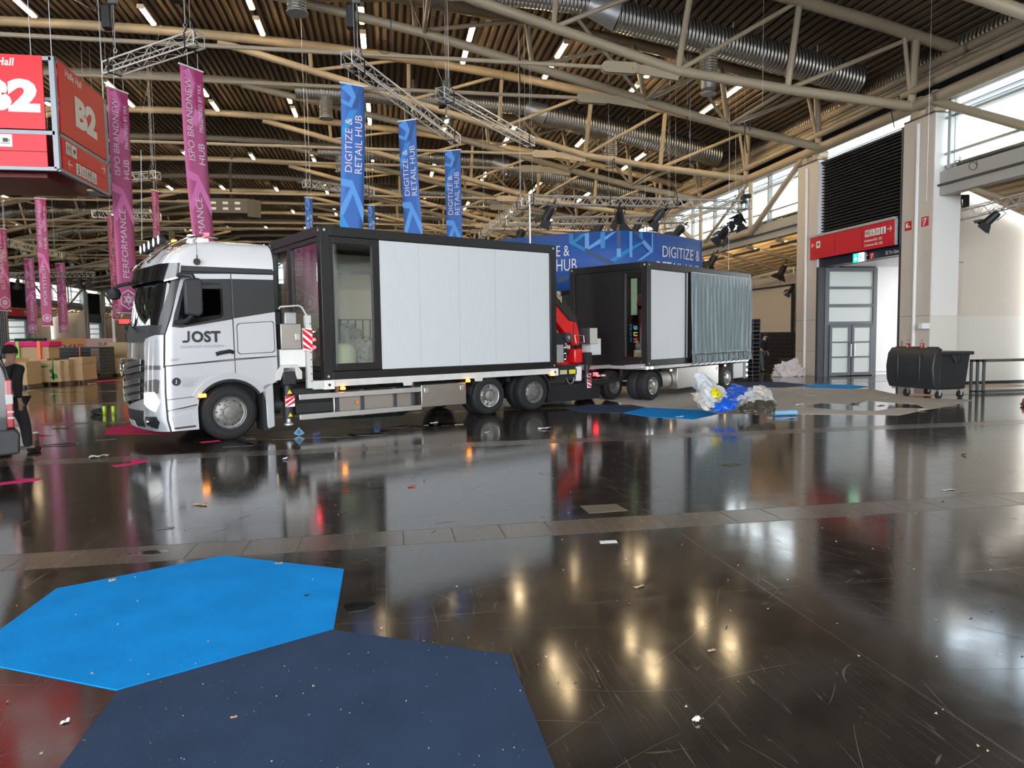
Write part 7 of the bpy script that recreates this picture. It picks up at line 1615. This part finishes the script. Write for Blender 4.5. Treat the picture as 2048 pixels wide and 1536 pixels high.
# ---- the dark van at the left edge: only its rear corner is in view
vm = mat('van_black', (.012, .012, .013), .18, coat=.8); vpl = mat('van_bumper', (.03, .031, .033), .6)
VX, VY = -5.03, 10.55
van = thing('van', 'dark van cut by the left edge, only its corner with the red lamp in view', 'van', (VX, VY, 0), .50)
prof = [(-.02, .62), (.0, 1.32), (-.05, 1.55), (-.30, 2.20), (-.48, 2.45), (-.75, 2.55), (-4.2, 2.60), (-4.6, 2.35), (-5.1, 1.45), (-5.9, 1.15), (-6.0, .45), (-.15, .45)]
MB().prism(prof, 0, 1.95, 'y').build('van_body', vm, van, bevel=.05, seg=3)
MB().prism([(-.14, 1.45), (-.34, 2.20), (-.95, 2.28), (-.95, 1.45)], -.008, .0, 'y').build('side_window', screen, van)
MB().prism([(-1.1, 1.45), (-1.1, 2.28), (-3.6, 2.30), (-3.6, 1.45)], -.008, .0, 'y').build('side_window', screen, van)
MB().add([(-.015, .2, 1.45), (-.015, 1.75, 1.45), (-.24, 1.75, 2.25), (-.24, .2, 2.25)], [(0, 1, 2, 3)]).build('rear_window', screen, van, solid=.01)
bmp = MB(); bmp.prism([(.06, .32), (.08, .60), (.02, .66), (-.60, .66), (-.62, .30)], -.04, 1.99, 'y'); bmp.build('rear_bumper', vpl, van, bevel=.03, seg=3)
MB().tube([(-.30, -.045, .50), (-.18, -.05, .50)], .022, 8).build('side_reflector', mat('orange_reflector', (.85, .2, .02), .3), van)
tl = MB().box(-.06, .02, -.012, .13, .68, 1.34).build('tail_lamp', mat('tail_red', (.30, .01, .015), .2, coat=.6), van, bevel=.015)
MB().box(-.062, .024, -.016, .134, 1.0, 1.14).build('lamp_segment', mat('tail_clear', (.45, .42, .42), .2), tl, bevel=.01); 
for z in (.80, .88): MB().box(-.05, .024, -.016, .10, z, z + .035).build('lamp_segment', mat('tail_clear', (.45, .42, .42), .2), tl, bevel=.008)
for x in (-1.1, -4.9): 
    w_ = MB(); w_.lathe([(.20, .02), (.30, -.005), (.34, .03), (.34, .2), (.2, .22)], 'y', 32, (x, .02, .34), cap=False); w_ = w_.build('wheel', rubber, van); MB().lathe([(.20, .02), (.18, .03), (.05, .02), (0, .01)], 'y', 24, (x, .02, .34), cap=False).build('rim', rimm, w_)

# ---- people
def skin_mesh(name, joints, edges, m, parent, sub=2, root=0):
    me = bpy.data.meshes.new(name); me.from_pydata([j[0] for j in joints], edges, []); o = bpy.data.objects.new(name, me); C.objects.link(o); o.parent = parent
    o.modifiers.new('skin', 'SKIN'); sl_ = me.skin_vertices[0].data
    for i, j in enumerate(joints): r = j[1]; sl_[i].radius = (r, r) if not isinstance(r, tuple) else r; sl_[i].use_root = (i == root)
    q = o.modifiers.new('sub', 'SUBSURF'); q.levels = sub; q.render_levels = sub; me.materials.append(m)
    for p in me.polygons: p.use_smooth = True
    o.modifiers['skin'].use_smooth_shade = True
    return o
def person(loc, rz, label, step=.22, jacket=None, trousers=None, bend=0.0, height=1.0):
    t = thing('person', label, 'person', loc, rz); skn = mat('skin', (.55, .33, .24), .55); jacket = jacket or mat('jacket_black', (.012, .012, .014), .7, bump=.3, bscale=15); trousers = trousers or mat('trousers_dark', (.035, .036, .042), .8)
    R_ = lambda x, y, z: (x, y * cos(bend) - (z - .95) * sin(bend) if z > .95 else y, .95 + (z - .95) * cos(bend) + y * sin(bend) if z > .95 else z)
    hips = (0, 0, .95)
    legs = [(hips, .135)]; le = []
    for s_, f in ((-1, 1), (1, -1)):
        i = len(legs); legs += [((s_ * .095, .01 * f, .86), .095), ((s_ * .10, -step * .55 * f - .03, .50), .068), ((s_ * .10, -step * f + (.06 if f < 0 else 0), .10), .050), ((s_ * .11, -step * f - .10 + (.06 if f < 0 else 0), .045), .042), ((s_ * .115, -step * f - .18 + (.06 if f < 0 else 0), .035), .034)]; le += [(0, i), (i, i + 1), (i + 1, i + 2), (i + 2, i + 3), (i + 3, i + 4)]
    body = legs + []; e = list(le)
    def add(p, r, frm): body.append((R_(*p), r)); e.append((frm, len(body) - 1)); return len(body) - 1
    w_ = add((0, 0, 1.08), (.145, .11), 0); c_ = add((0, .0, 1.30), (.165, .115), w_); sh = add((0, .01, 1.44), (.11, .08), c_); nk = add((0, .0, 1.53), .055, sh); hd = add((0, -.015, 1.62), (.078, .085), nk); tp = add((0, -.02, 1.71), (.075, .088), hd)
    hands = []
    for s_, f in ((-1, -1), (1, 1)):
        a = add((s_ * .18, .0, 1.42), .060, sh); b2 = add((s_ * .235, .04 - .05 * f, 1.14), .045, a); c2 = add((s_ * .25, -.06 - .12 * f, .90), .032, b2); hands.append((c2, s_, f, (s_ * .25, -.06 - .12 * f, .90)))
        p = add((s_ * .255, -.08 - .13 * f, .84), (.022, .038), c2)
        for q in range(4):
            y = -.08 - .13 * f - .027 + q * .018; L_ = (.075, .085, .08, .062)[q]; k1 = add((s_ * .252, y, .80), .0095, p); k2 = add((s_ * .246, y - .004, .80 - L_ * .5), .0088, k1); add((s_ * .232, y - .006, .80 - L_), .0078, k2)
        k1 = add((s_ * .245, -.08 - .13 * f - .040, .845), .011, p); k2 = add((s_ * .240, -.08 - .13 * f - .062, .815), .0095, k1); add((s_ * .236, -.08 - .13 * f - .066, .785), .0085, k2)
    skin_mesh('body', body, e, skn, t)
    tr = [(p, (r if not isinstance(r, tuple) else r[0]) * 1.16 + .012) for p, r in legs]; tr = [(p, r) for p, r in tr]
    tr = [(((p[0], p[1], .075) if i in (3, 8) else p), r) for i, (p, r) in enumerate(tr)]; keep = [0, 1, 2, 3, 6, 7, 8]; idx = {o_: n_ for n_, o_ in enumerate(keep)}; skin_mesh('trousers', [tr[i] for i in keep], [(idx[a], idx[b2]) for a, b2 in le if a in idx and b2 in idx], trousers, t)
    for base in (4, 9):
        p, q, r_ = legs[base - 1][0], legs[base][0], legs[base + 1][0]
        skin_mesh('shoe', [((p[0], p[1] + .03, .05), .052), ((q[0], q[1], .046), .05), ((r_[0], r_[1] - .02, .04), .04)], [(0, 1), (1, 2)], mat('shoe_black', (.012, .012, .012), .6), t)
    jv = [(R_(0, 0, .94), .150), (R_(0, 0, 1.08), .155), (R_(0, 0, 1.30), .165), (R_(0, .01, 1.43), .125), (R_(0, .005, 1.50), .075)]; je = [(0, 1), (1, 2), (2, 3), (3, 4)]
    for s_, f in ((-1, -1), (1, 1)):
        n_ = len(jv); jv += [(R_(s_ * .185, .0, 1.42), .078), (R_(s_ * .24, .04 - .05 * f, 1.14), .066), (R_(s_ * .25, -.055 - .115 * f, .915), .050)]; je += [(3, n_), (n_, n_ + 1), (n_ + 1, n_ + 2)]
    skin_mesh('jacket', jv, je, jacket, t)
    h0 = Vector(R_(0, -.02, 1.665)); hair = mat('hair_dark', (.03, .018, .012), .8, bump=.5, bscale=60)
    MB().grid(lambda u, v: h0 + Vector((.092 * cos(2 * PI * u) * sin(PI * v * .60), .018 + .108 * sin(2 * PI * u) * sin(PI * v * .60), .03 + .105 * cos(PI * v * .60))), 24, 12).build('hair', hair, t, smooth=80, solid=.008)
    fc = MB(); fc.lathe([(0, -.016), (.012, -.008), (.016, .01), (0, .03)], 'z', 10, h0 + Vector((0, -.100, -.02)))
    for s_ in (-1, 1): fc.lathe([(0, -.022), (.012, -.015), (.015, .01), (0, .024)], 'z', 10, h0 + Vector((s_ * .086, .01, -.01)))
    fc.build('nose_and_ears', skn, t)
    ey = MB()
    for s_ in (-1, 1): ey.lathe([(0, -.008), (.010, 0), (0, .008)], 'z', 10, h0 + Vector((s_ * .032, -.090, .004)))
    ey.build('eyes', mat('eye', (.05, .04, .035), .2), t); MB().beam(h0 + Vector((-.026, -.093, -.052)), h0 + Vector((.026, -.093, -.052)), .012, .008).build('mouth', mat('lips', (.40, .16, .13), .5), t)
    return t
person((-6.10, 12.85, 0), 2.6, 'person in black jacket and dark trousers walking behind the van at the left edge', step=.14)
person((17.15, 30.2, 0), .6, 'person in dark top and grey trousers in the dark recess beside the grid crate tower', jacket=mat('top_dark', (.02, .02, .025), .8), trousers=mat('trousers_grey', (.10, .11, .13), .8), step=.12, bend=.25)
t = thing('shoe', 'dark red and black shoe-like object cut by the right edge on the floor', 'shoe'); q = on(2046, 812, z=0)
k = blob(q.x + .06, q.y, .05, .13, .06, .06, .1, 1, 5, 16, 10, flatz=0); k.build('shoe_body', pdk, t); blob(q.x + .04, q.y, .13, .06, .05, .06, .1, 1, 9, 14, 8, flatz=.05).build('shoe_top', prd, t)
